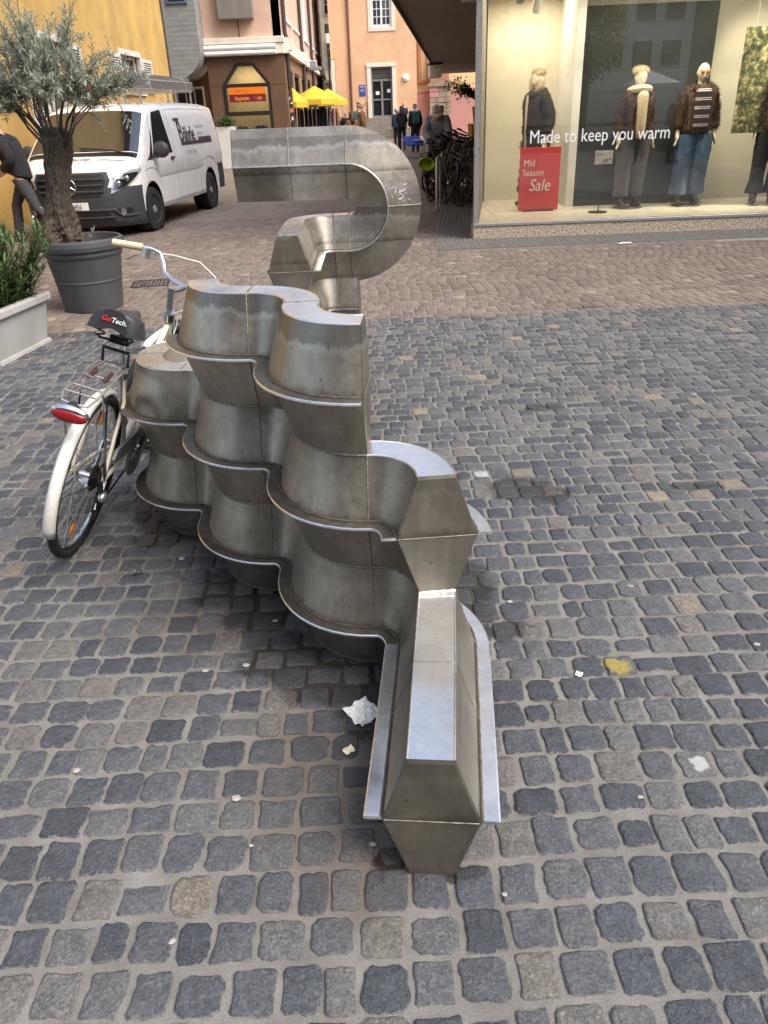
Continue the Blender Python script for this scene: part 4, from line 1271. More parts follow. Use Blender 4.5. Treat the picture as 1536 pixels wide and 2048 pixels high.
# canopy over the lane side
cp = thing('canopy', 'flat grey canopy with dark edge along the side of the shop above parked bicycles', 'canopy', (2, 11, 3.06))
mb = MB()
o_ = lambda y: .43 + .1015 * (y - 13.5)
i_ = lambda y: sw(lx(y - 10.72) + .03, 0, 0).x + .0
poly = [(o_(10.45), 10.45), (i_(10.45) + .3, 10.45), (i_(46) + .6, 46), (o_(46), 46)]
mb.prism(poly, lambda a, b, d: (a, b, d), 3.062, 3.09)
mb.build('soffit', M_soffit, cp, world=True, smooth=0)
MB().prism([(o_(10.45) - .04, 10.4), (o_(10.45), 10.4), (o_(46), 46), (o_(46) - .04, 46)], lambda a, b, d: (a, b, d), 3.02, 3.36).build('fascia', M_fascia, cp, world=True, smooth=0)
MB().prism([(o_(10.45), 10.45), (9, 10.45), (9, 46), (o_(46), 46)], lambda a, b, d: (a, b, d), 3.092, 3.3).build('roof_slab', M_fascia, cp, world=True, smooth=0)
ls_ = thing('hanging_lamp', 'small white box lamp fixed below the outer edge of the canopy', 'lamp', (2.55, 34.0, 2.9))
MB().b2(-.15, .3, -.5, .5, -.35, .08).build('lamp_glass', pbr('lamp_box_white', (.75, .73, .68), .5), ls_, smooth=0, bevel=.03)
MB().b2(-.18, .33, -.55, .55, .08, .14).build('lamp_cap', M_fascia, ls_, smooth=0)
# ceiling spots (lit lamps of the display)
def spot_lamp(x, y, tx, ty, tz, energy, label, size=70):
    t = thing('ceiling_spotlight', label, 'spotlight', sw(x, y, 2.95), SROT, 'ceiling spotlights in the shop window')
    d = (Vector((tx - x, ty - y, tz - 2.75))).normalized()
    q = d.to_track_quat('-Z', 'Y').to_matrix()
    MB().tube([(0, 0, 0), (0, 0, -.09)], .015, 8).build('stem', M_white, t)
    MB().lathe([(.055, .11), (.06, .1), (.06, -.1), (.05, -.1), (.045, -.04)], 16, (0, 0, -.16), q).build('housing', M_white, t)
    L = bpy.data.lights.new('spot_bulb', 'SPOT'); L.energy = energy; L.spot_size = R(size); L.spot_blend = .6; L.color = (1.0, .86, .64); L.shadow_soft_size = .05
    lo = bpy.data.objects.new('spot_bulb', L); COL.objects.link(lo); lo.parent = t
    lo.location = Vector((0, 0, -.16)) + q @ Vector((0, 0, -.11)); lo.rotation_euler = q.to_euler()
spot_lamp(.55, .55, 1.0, 1.5, 1.3, 34, 'white ceiling spotlight aimed at the mannequin in the long dark coat')
spot_lamp(1.9, .35, 2.25, 1.15, 1.4, 40, 'white ceiling spotlight aimed at the mannequin in the cream hat')
spot_lamp(2.9, .35, 3.15, 1.2, 1.4, 40, 'white ceiling spotlight aimed at the bald mannequin')
spot_lamp(4.4, .5, 4.1, 1.3, 1.2, 50, 'white ceiling spotlight aimed at the rightmost mannequin')
spot_lamp(1.0, 1.9, .9, 2.8, 1.6, 7, 'white ceiling spotlight washing the cream back wall', 110)
spot_lamp(3.7, .9, 4.6, 1.9, 1.2, 30, 'white ceiling spotlight washing the wall beside the poster', 110)
def added_fill_strip(x0, x1, y, W):  # unseen ceiling strips added for soft, even light in the display
    o = MB().b2(x0, x1, y - .03, y + .03, 2.925, 2.9505).build('added_fill_strip', M_white, shop, smooth=0)
    L = bpy.data.lights.new('added_fill_light', 'AREA'); L.shape = 'RECTANGLE'; L.size = x1 - x0; L.size_y = .08; L.energy = W; L.color = (1, .88, .68)
    lo = bpy.data.objects.new('added_fill_light', L); COL.objects.link(lo); lo.parent = shop; lo.location = ((x0 + x1) / 2, y, 2.92)
added_fill_strip(.35, 1.5, .9, 14); added_fill_strip(.5, 1.5, 2.2, 13); added_fill_strip(1.7, 5.2, .75, 62)
# red sale board
sl = thing('sale_board', 'red Mid Season Sale board standing on the window floor before the coat mannequin', 'sign', sw(1.03, 1.22, .19), SROT)
M_red = pbr('red_board', (.70, .035, .035), .45, 0, .03, 2)
MB().b2(-.285, .285, -.02, .02, .015, .84).build('panel', M_red, sl, smooth=0, bevel=.003)
MB().b2(-.22, .22, -.06, .06, 0, .015).build('foot', M_black, sl, smooth=0)
for body, size, x, z, sh in (('Mid', .125, -.235, .60, 0), ('Season', .125, -.245, .475, 0), ('Sale', .225, -.15, .275, .22)):
    text_obj('lettering', body, size, M_vinyl, sl, frame4((x, -.0215, z), (1, 0, 0), (0, 0, 1), (0, -1, 0)), shear=sh, bold=0.0, sx=.86)
# price stand
pr = thing('price_stand', 'thin black stand with white price card on the window floor', 'price stand', sw(1.80, .80, .19), SROT)
MB().lathe([(.13, 0), (.13, .012), (.02, .02), (0, .02)], 24).build('foot', M_black, pr)
MB().tube([(0, 0, .01), (.03, 0, .62)], .007, 8).build('pole', M_black, pr)
cd = MB().b2(-.10, .14, -.006, .006, .62, .79).build('card', M_vinyl, pr, smooth=0)
M_ink = pbr('black_ink', (.02, .02, .02), .6)
text_obj('lettering', 'Jacke', .04, M_ink, cd, frame4((-.08, -.0068, .735), (1, 0, 0), (0, 0, 1), (0, -1, 0)), extrude=.0003)
text_obj('lettering', '49', .075, M_ink, cd, frame4((.0, -.0068, .635), (1, 0, 0), (0, 0, 1), (0, -1, 0)), extrude=.0003, shear=.1)
text_obj('lettering', '99', .04, M_ink, cd, frame4((.085, -.0068, .665), (1, 0, 0), (0, 0, 1), (0, -1, 0)), extrude=.0003)

# ------------------------------------------------------------------ the square behind the camera: it shows in the shop glass and the steel
M_panelw = pbr('white_stone_cladding', (.62, .61, .58), .7, 0, .06, .8)
ob = thing('office_building', 'pale office block with gridded dark windows across the square, mirrored in shop glass', 'building', (20, -44, 0))
MB().b2(6, 26, -48, -44.2, -.02, 22).build('wall', M_panelw, ob, world=True, smooth=0)
for i in range(9):
    for j in range(6):
        x0 = 7 + i * 2.1; z0 = 3.6 + j * 2.9
        MB().b2(x0, x0 + 1.35, -44.2, -44.1, z0, z0 + 1.6).build('window', M_glassdark, ob, world=True, smooth=0)
for j in range(14):
    MB().b2(6, 26, -44.205, -44.19, 2.0 + j * 1.45, 2.03 + j * 1.45).build('cladding_joint', M_fascia, ob, world=True, smooth=0)
sqb = thing('plaza_building', 'dull beige house row across the square behind the viewpoint', 'building', (-6, -14, 0))
MB().b2(-26, 3.5, -20, -14, -.02, 13).build('wall', pbr('dull_beige_render', (.26, .225, .18), .9), sqb, world=True, smooth=0)
for i in range(9):
    for j in range(4):
        x0 = -24.5 + i * 3.1; z0 = .6 + j * 3.1
        MB().b2(x0, x0 + 1.7, -14.0, -13.92, z0, z0 + 2.0).build('window', M_glassdark, sqb, world=True, smooth=0)
dh = thing('dark_house', 'dark clad house with deep eaves beside the square, mirrored in shop glass', 'house', (16, -4, 0))
MB().b2(14.5, 22, -22, 6, -.02, 7.2).build('wall', pbr('dark_cladding', (.05, .045, .04), .7), dh, world=True, smooth=0)
MB().b2(11.6, 23, -24, 7, 7.2, 7.6).build('eaves', pbr('dark_eaves', (.06, .05, .045), .7), dh, world=True, smooth=0)
tp = thing('white_pavilion', 'white peaked market pavilion on the square, mirrored in the shop glass', 'pavilion', (17.7, -39.5, 0))
MB().add([(-1.6, -1.6, 2.4), (1.6, -1.6, 2.4), (1.6, 1.6, 2.4), (-1.6, 1.6, 2.4), (0, 0, 3.2), (-1.6, -1.6, 2.2), (1.6, -1.6, 2.2), (1.6, 1.6, 2.2), (-1.6, 1.6, 2.2)],
         [(0, 1, 4), (1, 2, 4), (2, 3, 4), (3, 0, 4), (0, 5, 6, 1), (1, 6, 7, 2), (2, 7, 8, 3), (3, 8, 5, 0)]).build('cloth_roof', M_white, tp, smooth=0)
for sx, sy in ((-1, -1), (1, -1), (1, 1), (-1, 1)):
    MB().tube([(sx * 1.55, sy * 1.55, 0), (sx * 1.55, sy * 1.55, 2.3)], .03, 6).build('pole', M_alu, tp)
# ------------------------------------------------------------------ white delivery van (x forward, y left, z up)
M_vanw = pbr('white_van_paint', (.80, .80, .79), .22, 0, .02, 2, coat=.6)
M_vangrey = pbr('grey_bumper_plastic', (.040, .042, .045), .5, 0, .1, 30, .15, 300, .001)
M_vanblack = pbr('black_trim', (.012, .012, .013), .45, 0, .1, 30)
M_tyre = pbr('tyre_rubber', (.018, .018, .018), .75, 0, .25, 40, .3, 120, .002)
M_rimgrey = pbr('grey_steel_rim', (.36, .36, .35), .4, .5, .15, 20)
M_chrome = pbr('chrome', (.75, .75, .75), .12, 1, .03, 20)
M_lampglass = glass_mat('headlamp_glass', (.85, .88, .9), 1.5, .04)
M_lampin = pbr('headlamp_reflector', (.5, .5, .5), .2, .8, .2, 20)
M_vglass = pbr('tinted_window_glass', (.012, .016, .02), .03, 0, .1, 2, rvar=.01, spec=1.0)
M_vglass.node_tree.nodes['Principled BSDF'].inputs['IOR'].default_value = 1.9
M_ink2 = pbr('dark_brown_lettering', (.045, .03, .03), .5)
M_greyink = pbr('grey_lettering', (.35, .35, .35), .5)

_vf = Vector((-.112, -.9937, 0)).normalized()
VAN_ROT = math.atan2(_vf.y, _vf.x)
van = thing('delivery_van', 'white delivery van with dark grey bumper and ladders on its roof beside the yellow house', 'van', (-4.13, 14.66, 0), VAN_ROT)
VAN_S = .955
van.scale = (VAN_S,) * 3

def lerp_tab(tab, x):
    if x <= tab[0][0]: return tab[0][1]
    for (a, va), (b, vb) in zip(tab, tab[1:]):
        if x <= b:
            t = (x - a) / (b - a)
            return va + (vb - va) * t
    return tab[-1][1]
ZT = [(-2.64, 1.70), (-2.6, 1.80), (-2.5, 1.85), (-2.2, 1.88), (-1, 1.905), (.5, 1.90), (.9, 1.87), (1.08, 1.82), (1.18, 1.76), (1.9, 1.17), (1.98, 1.13), (2.2, 1.07), (2.36, 1.0), (2.44, .93), (2.49, .86)]
def v_w(x):
    if x < -2.45: return .965 - .06 * ((-2.45 - x) / .19) ** 2
    if x < 1.75: return .965
    if x < 2.05: return .965 - .02 * ((x - 1.75) / .3) ** 2
    return .945 * max(.05, (2.50 - x) / .45) ** .28
def v_zb(x):
    z = .33
    for ax in (1.6, -1.6):
        dx = abs(x - ax)
        if dx < .405: z = max(z, .36 + math.sqrt(max(0, .40 ** 2 - min(dx, .4) ** 2)) )
    return z
def v_sec(x):
    zt = lerp_tab(ZT, x); w = v_w(x); zb = v_zb(x)
    z1 = min(1.06, zt - .16)
    ze = zt - .13
    ze = max(ze, z1 + .015)
    g = lambda z: w * (1 - .15 * max(0, z - 1.06) / .8)
    zz = [zb, zb + (z1 - zb) * .35, zb + (z1 - zb) * .62, zb + (z1 - zb) * .66, z1, z1 + (ze - z1) * .5, ze]
    ins = [.012, .0, .012, -.004, 0, 0, 0]
    pts = [(g(z) - i, z) for z, i in zip(zz, ins)]
    we = g(ze)
    pts += [(we - .018, ze + (zt - ze) * .5), (we - .07, zt - .035), (we - .18, zt - .006), (we * .5, zt + .012), (0, zt + .02)]
    return pts
def v_S(x, s, side=1, o=0.0):
    def q(x, s):
        p = v_sec(x); i = min(int(s), len(p) - 2); t = s - i
        return Vector((x, (p[i][0] + (p[i + 1][0] - p[i][0]) * t) * side, p[i][1] + (p[i + 1][1] - p[i][1]) * t))
    c = q(x, s)
    if o:
        e = .004
        n = (q(x + e, s) - q(x - e, s)).cross(q(x, min(s + .02, 10.99)) - q(x, max(s - .02, 0)))
        n = n.normalized()
        if n.y * side < 0 and abs(n.y) > abs(n.z): n = -n
        elif abs(n.z) >= abs(n.y) and n.z < 0: n = -n
        c = c + n * o
    return c
xs = sorted(set([round(-2.64 + .04 * i, 3) for i in range(129)] + [1.2, 1.195, 2.0, 1.999, -2.0, -1.2, 2.47, 2.49]))
rows = []
for x in xs:
    p = v_sec(x)
    rows.append([(x, a, b) for a, b in p] + [(x, -a, b) for a, b in p[-2::-1]])
mb = MB().grid(rows)
mb.add(rows[0], [tuple(range(len(rows[0])))]); mb.add(rows[-1], [tuple(range(len(rows[-1]) - 1, -1, -1))])
mb.build('body', M_vanw, van, smooth=30)
MB().b2(-2.6, 2.3, -.80, .80, .30, .60).build('underbody', M_vanblack, van, smooth=0)
for ax in (1.6, -1.6):
    for sd in (1, -1):
        MB().tube([(ax, sd * .66, .36), (ax, sd * .952, .36)], .398, 28, caps=False).build('wheel_arch_liner', M_vanblack, van)
        MB().add([(ax + .398 * math.cos(a), sd * .67, .36 + .398 * math.sin(a)) for a in [2 * PI * k / 24 for k in range(24)]], [tuple(range(24))]).build('wheel_arch_back', M_vanblack, van)
def wheel_v(ax, sd):
    w = bpy.data.objects.new('wheel', None); COL.objects.link(w); w.parent = van; w.location = (ax, sd * .84, .335)
    w.rotation_euler = (R(-90) * sd, 0, R(-6) if ax > 0 else 0)
    MB().lathe([(.20, -.10), (.315, -.10), (.335, -.07), (.335, .07), (.315, .10), (.22, .105), (.205, .09)], 32).build('tyre', M_tyre, w)
    MB().lathe([(.205, .085), (.195, .06), (.12, .035), (.10, .075), (.06, .085), (.055, .10), (0, .10)], 28).build('rim', M_rimgrey, w)
    for k in range(14):
        a = 2 * PI * k / 14
        MB().box((.155 * math.cos(a), .155 * math.sin(a), .052), (.05, .028, .012), rotm(0, 0, a)).build('rim_slot', M_vanblack, w, smooth=0)
for ax in (1.6, -1.6):
    for sd in (1, -1): wheel_v(ax, sd)

# nose: front surface as a function of y and z
def v_F(y, z, o=0.0):
    xf = lerp_tab([(.16, 2.44), (.24, 2.53), (.45, 2.555), (.62, 2.55), (.70, 2.535), (.85, 2.50), (.95, 2.455), (1.02, 2.40)], z)
    a = min(1.0, abs(y) / .955)
    return Vector((xf - .47 * a ** 3.6 + o, y * (1 + o * .6), z))
def F_patch(name, poly, mat, parent, o=.01, n=8, thick=0.0):
    """polygon in (y, z) laid on the nose by fan subdivision"""
    import itertools
    mb = MB()
    ys = [p[0] for p in poly]; zs = [p[1] for p in poly]
    cy, cz = sum(ys) / len(ys), sum(zs) / len(zs)
    ring = []
    for (a, b), (c, d) in zip(poly, poly[1:] + poly[:1]):
        for k in range(n): ring.append((a + (c - a) * k / n, b + (d - b) * k / n))
    L = []
    for s_ in (1, .75, .5, .25):
        L.append([v_F(cy + (a - cy) * s_, cz + (b - cz) * s_, o) for a, b in ring])
    m_ = len(ring)
    vs = [q for r_ in L for q in r_] + [v_F(cy, cz, o)]
    fs = [(i * m_ + k, i * m_ + (k + 1) % m_, (i + 1) * m_ + (k + 1) % m_, (i + 1) * m_ + k) for i in range(3) for k in range(m_)] + [(3 * m_ + k, 3 * m_ + (k + 1) % m_, 4 * m_) for k in range(m_)]
    if thick:
        b = len(vs)
        vs += [v_F(a, c, o - thick) for a, c in ring]
        fs += [(k, (k + 1) % m_, b + (k + 1) % m_, b + k) for k in range(m_)]
    return mb.add(vs, fs).build(name, mat, parent, smooth=40)
# bumper: dark plastic skirt wrapping to the wheel arches
rows = []
for j in range(13):
    z = .17 + (.735 - .17) * j / 12
    rows.append([v_F(-.96 + 1.92 * i / 40, z, .016) for i in range(41)])
rows.append([v_F(-.96 + 1.92 * i / 40, .745, -.02) for i in range(41)])
bmp_ = MB().grid(rows).build('bumper', M_vangrey, van, smooth=40)
F_patch('intake', [(-.60, .25), (.60, .25), (.52, .40), (-.52, .40)], M_vanblack, bmp_, .021)
MB().tube([v_F(-.88 + 1.76 * k / 20, .43 - (.10 if abs(-.88 + 1.76 * k / 20) > .66 else .0), .02) for k in range(21)], .022, 6).build('bumper_rib', M_vangrey, bmp_)
MB().tube([v_F(-.62 + 1.24 * k / 14, .32, .024) for k in range(15)], .014, 6).build('bumper_rib', M_vangrey, bmp_)
for sd in (1, -1):
    F_patch('fog_recess', [(sd * .60, .33), (sd * .82, .34), (sd * .84, .44), (sd * .62, .43)], M_vanblack, bmp_, .022)
    q = v_F(sd * .71, .385, .02)
    MB().lathe([(.062, 0), (.058, .02), (.05, .012), (0, .02)], 16, q, rotm(0, R(90), 0) @ rotm(R(0), 0, 0)).build('fog_lamp', M_lampin, bmp_)
# cream-white fascia below the bonnet edge behind grille and headlights
rows = [[v_F(-.93 + 1.86 * i / 30, .70 + .27 * j / 8, -.004 - .02 * (j == 8)) for i in range(31)] for j in range(9)]
MB().grid(rows).build('front_fascia', M_vanw, van, smooth=40)
gr = F_patch('grille', [(-.56, .96), (-.60, .84), (-.5, .585), (-.42, .545), (.42, .545), (.5, .585), (.60, .84), (.56, .96)], M_vangrey, van, .02, thick=.02)
F_patch('grille_mesh', [(-.50, .93), (-.54, .84), (-.45, .61), (.45, .61), (.54, .84), (.50, .93)], M_vanblack, gr, .024)
for zz in (.865, .78, .695):
    MB().tube([v_F(-.50 + 1.0 * k / 16, zz, .03) for k in range(17)], .017, 6).build('grille_bar', M_vangrey, gr)
# ringed three-pointed emblem
e0 = v_F(0, .775, .052)
em = MB()
em.tube([e0 + Vector((0, .108 * math.cos(2 * PI * k / 24), .108 * math.sin(2 * PI * k / 24))) for k in range(24)], .012, 6, closed=True)
for k in range(3):
    a = PI / 2 + k * 2 * PI / 3
    t = e0 + Vector((.0, .102 * math.cos(a), .102 * math.sin(a)))
    l = e0 + Vector((0, .024 * math.cos(a + 1.05), .024 * math.sin(a + 1.05))); r_ = e0 + Vector((0, .024 * math.cos(a - 1.05), .024 * math.sin(a - 1.05)))
    em.add([t, l, e0 + Vector((.018, 0, 0)), r_], [(0, 1, 2), (0, 2, 3)])
em.build('emblem', M_chrome, gr)
MB().lathe([(.106, 0), (0, .001)], 24, e0 - Vector((.012, 0, 0)), rotm(0, R(90), 0)).build('emblem_disc', M_vanblack, gr)
for sd in (1, -1):
    poly = [(sd * .60, .655), (sd * .63, .80), (sd * .675, .905), (sd * .80, .975), (sd * .925, 1.035), (sd * .95, .95), (sd * .90, .86), (sd * .80, .745), (sd * .70, .68)]
    hl = F_patch('headlight', poly, M_lampin, van, .018, thick=.03)
    F_patch('lamp_housing', [(a + (sd * .77 - a) * .16, b + (.85 - b) * .3 - .015) for a, b in poly], pbr('lamp_dark', (.05, .05, .055), .2, .3) if sd > 0 else bpy.data.materials['lamp_dark'], hl, .021)
    for yy, zz in ((.70, .785), (.80, .85)):
        MB().ball(v_F(sd * yy, zz, .018), (.022, .045, .045), 10).build('lamp_lens', M_chrome, hl)
    MB().tube([v_F(sd * (.645 + .27 * k / 8), .875 + .13 * k / 8, .026) for k in range(9)], .013, 6).build('daytime_strip', M_white, hl)
    F_patch('lamp_cover', poly, M_lampglass, hl, .034)
# number plate
q = v_F(0, .49, .03)
npl = MB().box(q, (.012, .52, .11)).build('number_plate', M_white, van, smooth=0, bevel=.004)
text_obj('lettering', 'FR DH 9456', .108, M_ink, npl, frame4(q + Vector((.0068, -.235 + .0, -.039)), (0, 1, 0), (0, 0, 1), (1, 0, 0)), sx=.70, bold=.001)
# windscreen, side glass
def S_patch(name, srange, xf0, xf1, mat, parent, both=False, o=.004, ns=8, nx=14, side=1):
    rows = []
    for i in range(ns + 1):
        s_ = srange[0] + (srange[1] - srange[0]) * i / ns
        a, b = xf0(i / ns), xf1(i / ns)
        rows.append([v_S(a + (b - a) * j / nx, s_, side, o) for j in range(nx + 1)])
    if both:
        rows2 = []
        for i in range(ns, -1, -1):
            s_ = srange[0] + (srange[1] - srange[0]) * i / ns
            a, b = xf0(i / ns), xf1(i / ns)
            rows2.append([v_S(a + (b - a) * j / nx, s_, -side, o) for j in range(nx + 1)])
        rows = rows + rows2[1:]
    return MB().grid(rows).build(name, mat, parent, smooth=60)
ws = S_patch('windscreen', (7.9, 10.99), lambda t: 1.16, lambda t: 1.83 + .03 * t, M_vglass, van, both=True, ns=10)
S_patch('cowl', (8.0, 10.99), lambda t: 1.845 + .03 * t, lambda t: 1.94 + .02 * t, M_vanblack, van, both=True, ns=10, nx=4)
for sd in (1, -1):
    S_patch('side_window', (4.18, 6.15), lambda t: .42 + .03 * t, lambda t: 1.40 - .52 * t, M_vglass, van, side=sd, o=.004)
    S_patch('quarter_window', (4.05, 5.5), lambda t: 1.46 - .30 * t, lambda t: 1.72 - .53 * t, M_vglass, van, side=sd, o=.004, ns=5, nx=5)
    # shut lines and the pressed cargo panel
    for pts in ([v_S(.33, .15 + 6.0 * k / 20, sd, .001) for k in range(21)], [v_S(1.78 - (.0 if k < 9 else (k - 9) * .062), 1.3 + 4.9 * k / 20, sd, .001) for k in range(21)], [v_S(-.95, .15 + 5.0 * k / 20, sd, .001) for k in range(6)],
                [v_S(.22 - 2.55 * k / 20, 6.25, sd, .001) for k in range(21)], [v_S(.22, 4.3 + 1.95 * k / 8, sd, .001) for k in range(9)]):
        MB().tube(pts, .0045, 4).build('shut_line', M_greyink, van)
    hb = MB()
    hp = v_S(.52, 3.95, sd, .02)
    hb.box(hp, (.17, .03, .035)).build('door_handle', M_vanblack, van, bevel=.012)
    mm = v_S(1.42, 4.25, sd, .0) + Vector((.0, sd * .17, .10))
    mo = MB().ball(mm, (.06, .135, .125), 14)
    mo.box(mm + Vector((0, -sd * .13, -.1)), (.05, .12, .05))
    mo.build('wing_mirror', M_vangrey, van)
    S_patch('sill_strip', (0, .25), lambda t: -1.19, lambda t: 1.19, M_greyink if False else pbr('sill_grey', (.35, .35, .34), .5) if sd > 0 else bpy.data.materials['sill_grey'], van, side=sd, o=.006, ns=2, nx=20)
    S_patch('rear_corner_bumper', (.0, 2.6), lambda t: -2.62, lambda t: -2.14 - .0 * t, M_vangrey, van, side=sd, o=.01, ns=4, nx=10)
    S_patch('rear_light', (3.2, 5.4), lambda t: -2.63, lambda t: -2.57, pbr('red_lamp', (.35, .02, .02), .2) if sd > 0 else bpy.data.materials['red_lamp'], van, side=sd, o=.008, ns=4, nx=3)
wi = MB().tube([v_S(1.90, 8.5, 1, .02), v_S(1.86, 10, 1, .03), v_S(1.82, 10.9, -1, .03)], .012, 5).build('wiper', M_vanblack, van)
# interior things seen through glass are left to the dark glass; a note lies on the dashboard behind it
# lettering on the left flank
ax0 = v_S(-.05, 5.0, 1, .006); ax1 = v_S(-2.0, 5.0, 1, .006); up0 = v_S(-.05, 5.9, 1, .006)
ex = (ax1 - ax0).normalized(); ey = (up0 - ax0); ey = (ey - ey.dot(ex) * ex).normalized(); ez = ex.cross(ey)
def flank(dx, dz): return frame4(v_S(-.05, 5.0, 1, .008) + ex * dx + ey * dz, ex, ey, ez)
text_obj('lettering', 'B', .50, M_ink2, van, flank(.10, -.15), bold=.006, sx=.85)
text_obj('lettering', 'ährle', .36, M_ink2, van, flank(.36, -.15), bold=.006, sx=.85)
fl = lambda a, b, c, d: [flank(0, 0) @ Vector((x, y, .001)) for x, y in ((a, c), (b, c), (b, d), (a, d))]
sb_ = MB().add(fl(.10, 1.95, -.21, -.155), [(0, 1, 2, 3)]); sb_.add(fl(1.15, 1.95, -.155, -.10), [(0, 1, 2, 3)])
sb_.add(fl(.02, .30, .19, .235), [(0, 1, 2, 3)])
sb_.build('painted_stripe', M_ink2, van, smooth=0)
text_obj('lettering', 'Tel. 07667 / 68560', .10, M_greyink, van, flank(.22, -.36), sx=.8)
for k in range(2):
    text_obj('lettering', 'Malerwerkstätte' if k == 0 else 'Gerüstbau', .09, M_greyink, van, flank(1.15, .06 - .12 * k), sx=.8)
# script line over the bonnet
h0 = v_S(2.15, 10.9, 1, .004); hx = Vector((0, 1, 0)); hy = (v_S(2.05, 10.9, 1, .004) - v_S(2.2, 10.9, 1, .004)).normalized()
text_obj('lettering', 'Bährle', .16, M_ink2, van, frame4(v_S(2.16, 10.9, 1, .012) + Vector((0, -.38, .004)), hx, hy, hx.cross(hy)), shear=.35, bold=-.001, sx=1.3)
MB().tube([v_S(2.10, 10.3 - .2 * k, 1, .004) for k in range(8)], .005, 4).build('painted_stripe', M_ink2, van)
# roof carriers (parts of the van)
for x in (.75, -.6, -1.9):
    for sd in (1, -1):
        MB().tube([v_S(x, 9, sd, 0), v_S(x, 9, sd, 0) + Vector((0, 0, .20))], .02, 6).build('rack_post', M_alu, van)
    MB().b2(x - .02, x + .02, -.70, .70, 2.075, 2.105).build('rack_bar', M_alu, van, smooth=0)
# ladders and tubes tied to the roof
def ladder(y0, z0, label, x0=.95, x1=-2.35):
    t = thing('ladder', label, 'ladder', van.location, VAN_ROT, 'ladders tied on the van roof')
    t.scale = (VAN_S,) * 3
    for yy in (y0, y0 + .36):
        MB().b2(x1, x0, yy - .014, yy + .014, z0, z0 + .075).build('rail', M_alu, t, smooth=0)
    k = x1 + .15
    while k < x0:
        MB().tube([(k, y0 + .014, z0 + .037), (k, y0 + .346, z0 + .037)], .016, 6).build('rung', M_alu, t)
        k += .28
    for yy in (y0, y0 + .36):
        MB().b2(x0, x0 + .03, yy - .02, yy + .02, z0 - .005, z0 + .08).build('end_cap', pbr('red_end_cap', (.55, .06, .03), .6) if not bpy.data.materials.get('red_end_cap') else bpy.data.materials['red_end_cap'], t, smooth=0)
    return t
ladder(.16, 2.26, 'aluminium ladder with red end caps, upper of two tied on the van roof')
ladder(-.45, 2.108, 'aluminium ladder lying flat on the far side of the van roof rack')
tb = thing('roof_tube', 'long square aluminium transport tube strapped along the near edge of the van roof', 'transport tube', van.location, VAN_ROT)
tb.scale = (VAN_S,) * 3
MB().b2(-2.2, .95, .46, .64, 2.108, 2.25).build('body', M_alu, tb, smooth=0, bevel=.01)
MB().b2(.95, .975, .455, .645, 2.103, 2.255).build('end_cap', M_vanblack, tb, smooth=0)
for x in (.2, -1.7):
    MB().tube([(x, .43, 2.1), (x - .05, .43, 2.36), (x + .05, .66, 2.27), (x, .66, 2.1)], .012, 5).build('strap', pbr('pale_strap', (.45, .5, .5), .7) if x > 0 else bpy.data.materials['pale_strap'], tb)
pk = thing('wooden_pole', 'thin wooden pole sticking out behind the ladders on the van roof', 'pole', van.location, VAN_ROT)
pk.scale = (VAN_S,) * 3
MB().tube([(-3.0, .30, 2.20), (.4, .30, 2.20)], .022, 6).build('shaft', pbr('raw_wood', (.5, .36, .2), .8), pk)

# note on the dashboard: a white sheet seen through the windscreen
# ------------------------------------------------------------------ bicycles (x forward, y left, z up; rear tyre touches the ground at the origin)
M_cream = pbr('cream_frame_paint', (.72, .68, .52), .35, 0, .06, 12, coat=.3)
M_guard = pbr('white_mudguard', (.78, .76, .68), .35, 0, .07, 14)
M_spoke = pbr('spoke_steel', (.6, .6, .58), .3, .9, .05, 20)
M_bikeblack = pbr('black_bicycle_paint', (.014, .014, .016), .35, 0, .2, 20)
M_plastic = pbr('black_plastic', (.02, .02, .021), .5, 0, .15, 40)
M_saddle = pbr('saddle_vinyl', (.028, .028, .03), .5, 0, .2, 60, .2, 300, .001)
M_greyplastic = pbr('grey_chainguard', (.33, .33, .31), .45, 0, .08, 20)
M_amber = pbr('amber_reflector', (.75, .22, .01), .25, 0, .1, 60)
M_redlens = pbr('red_reflector', (.26, .008, .01), .2, 0, .1, 60)
M_grip = pbr('cream_grip', (.62, .55, .36), .6, 0, .1, 40)
M_rack = pbr('worn_rack_steel', (.42, .40, .38), .4, .8, .2, 40)
M_chain = pbr('oily_chain', (.03, .025, .02), .5, .6, .3, 60)
WR_ = .345

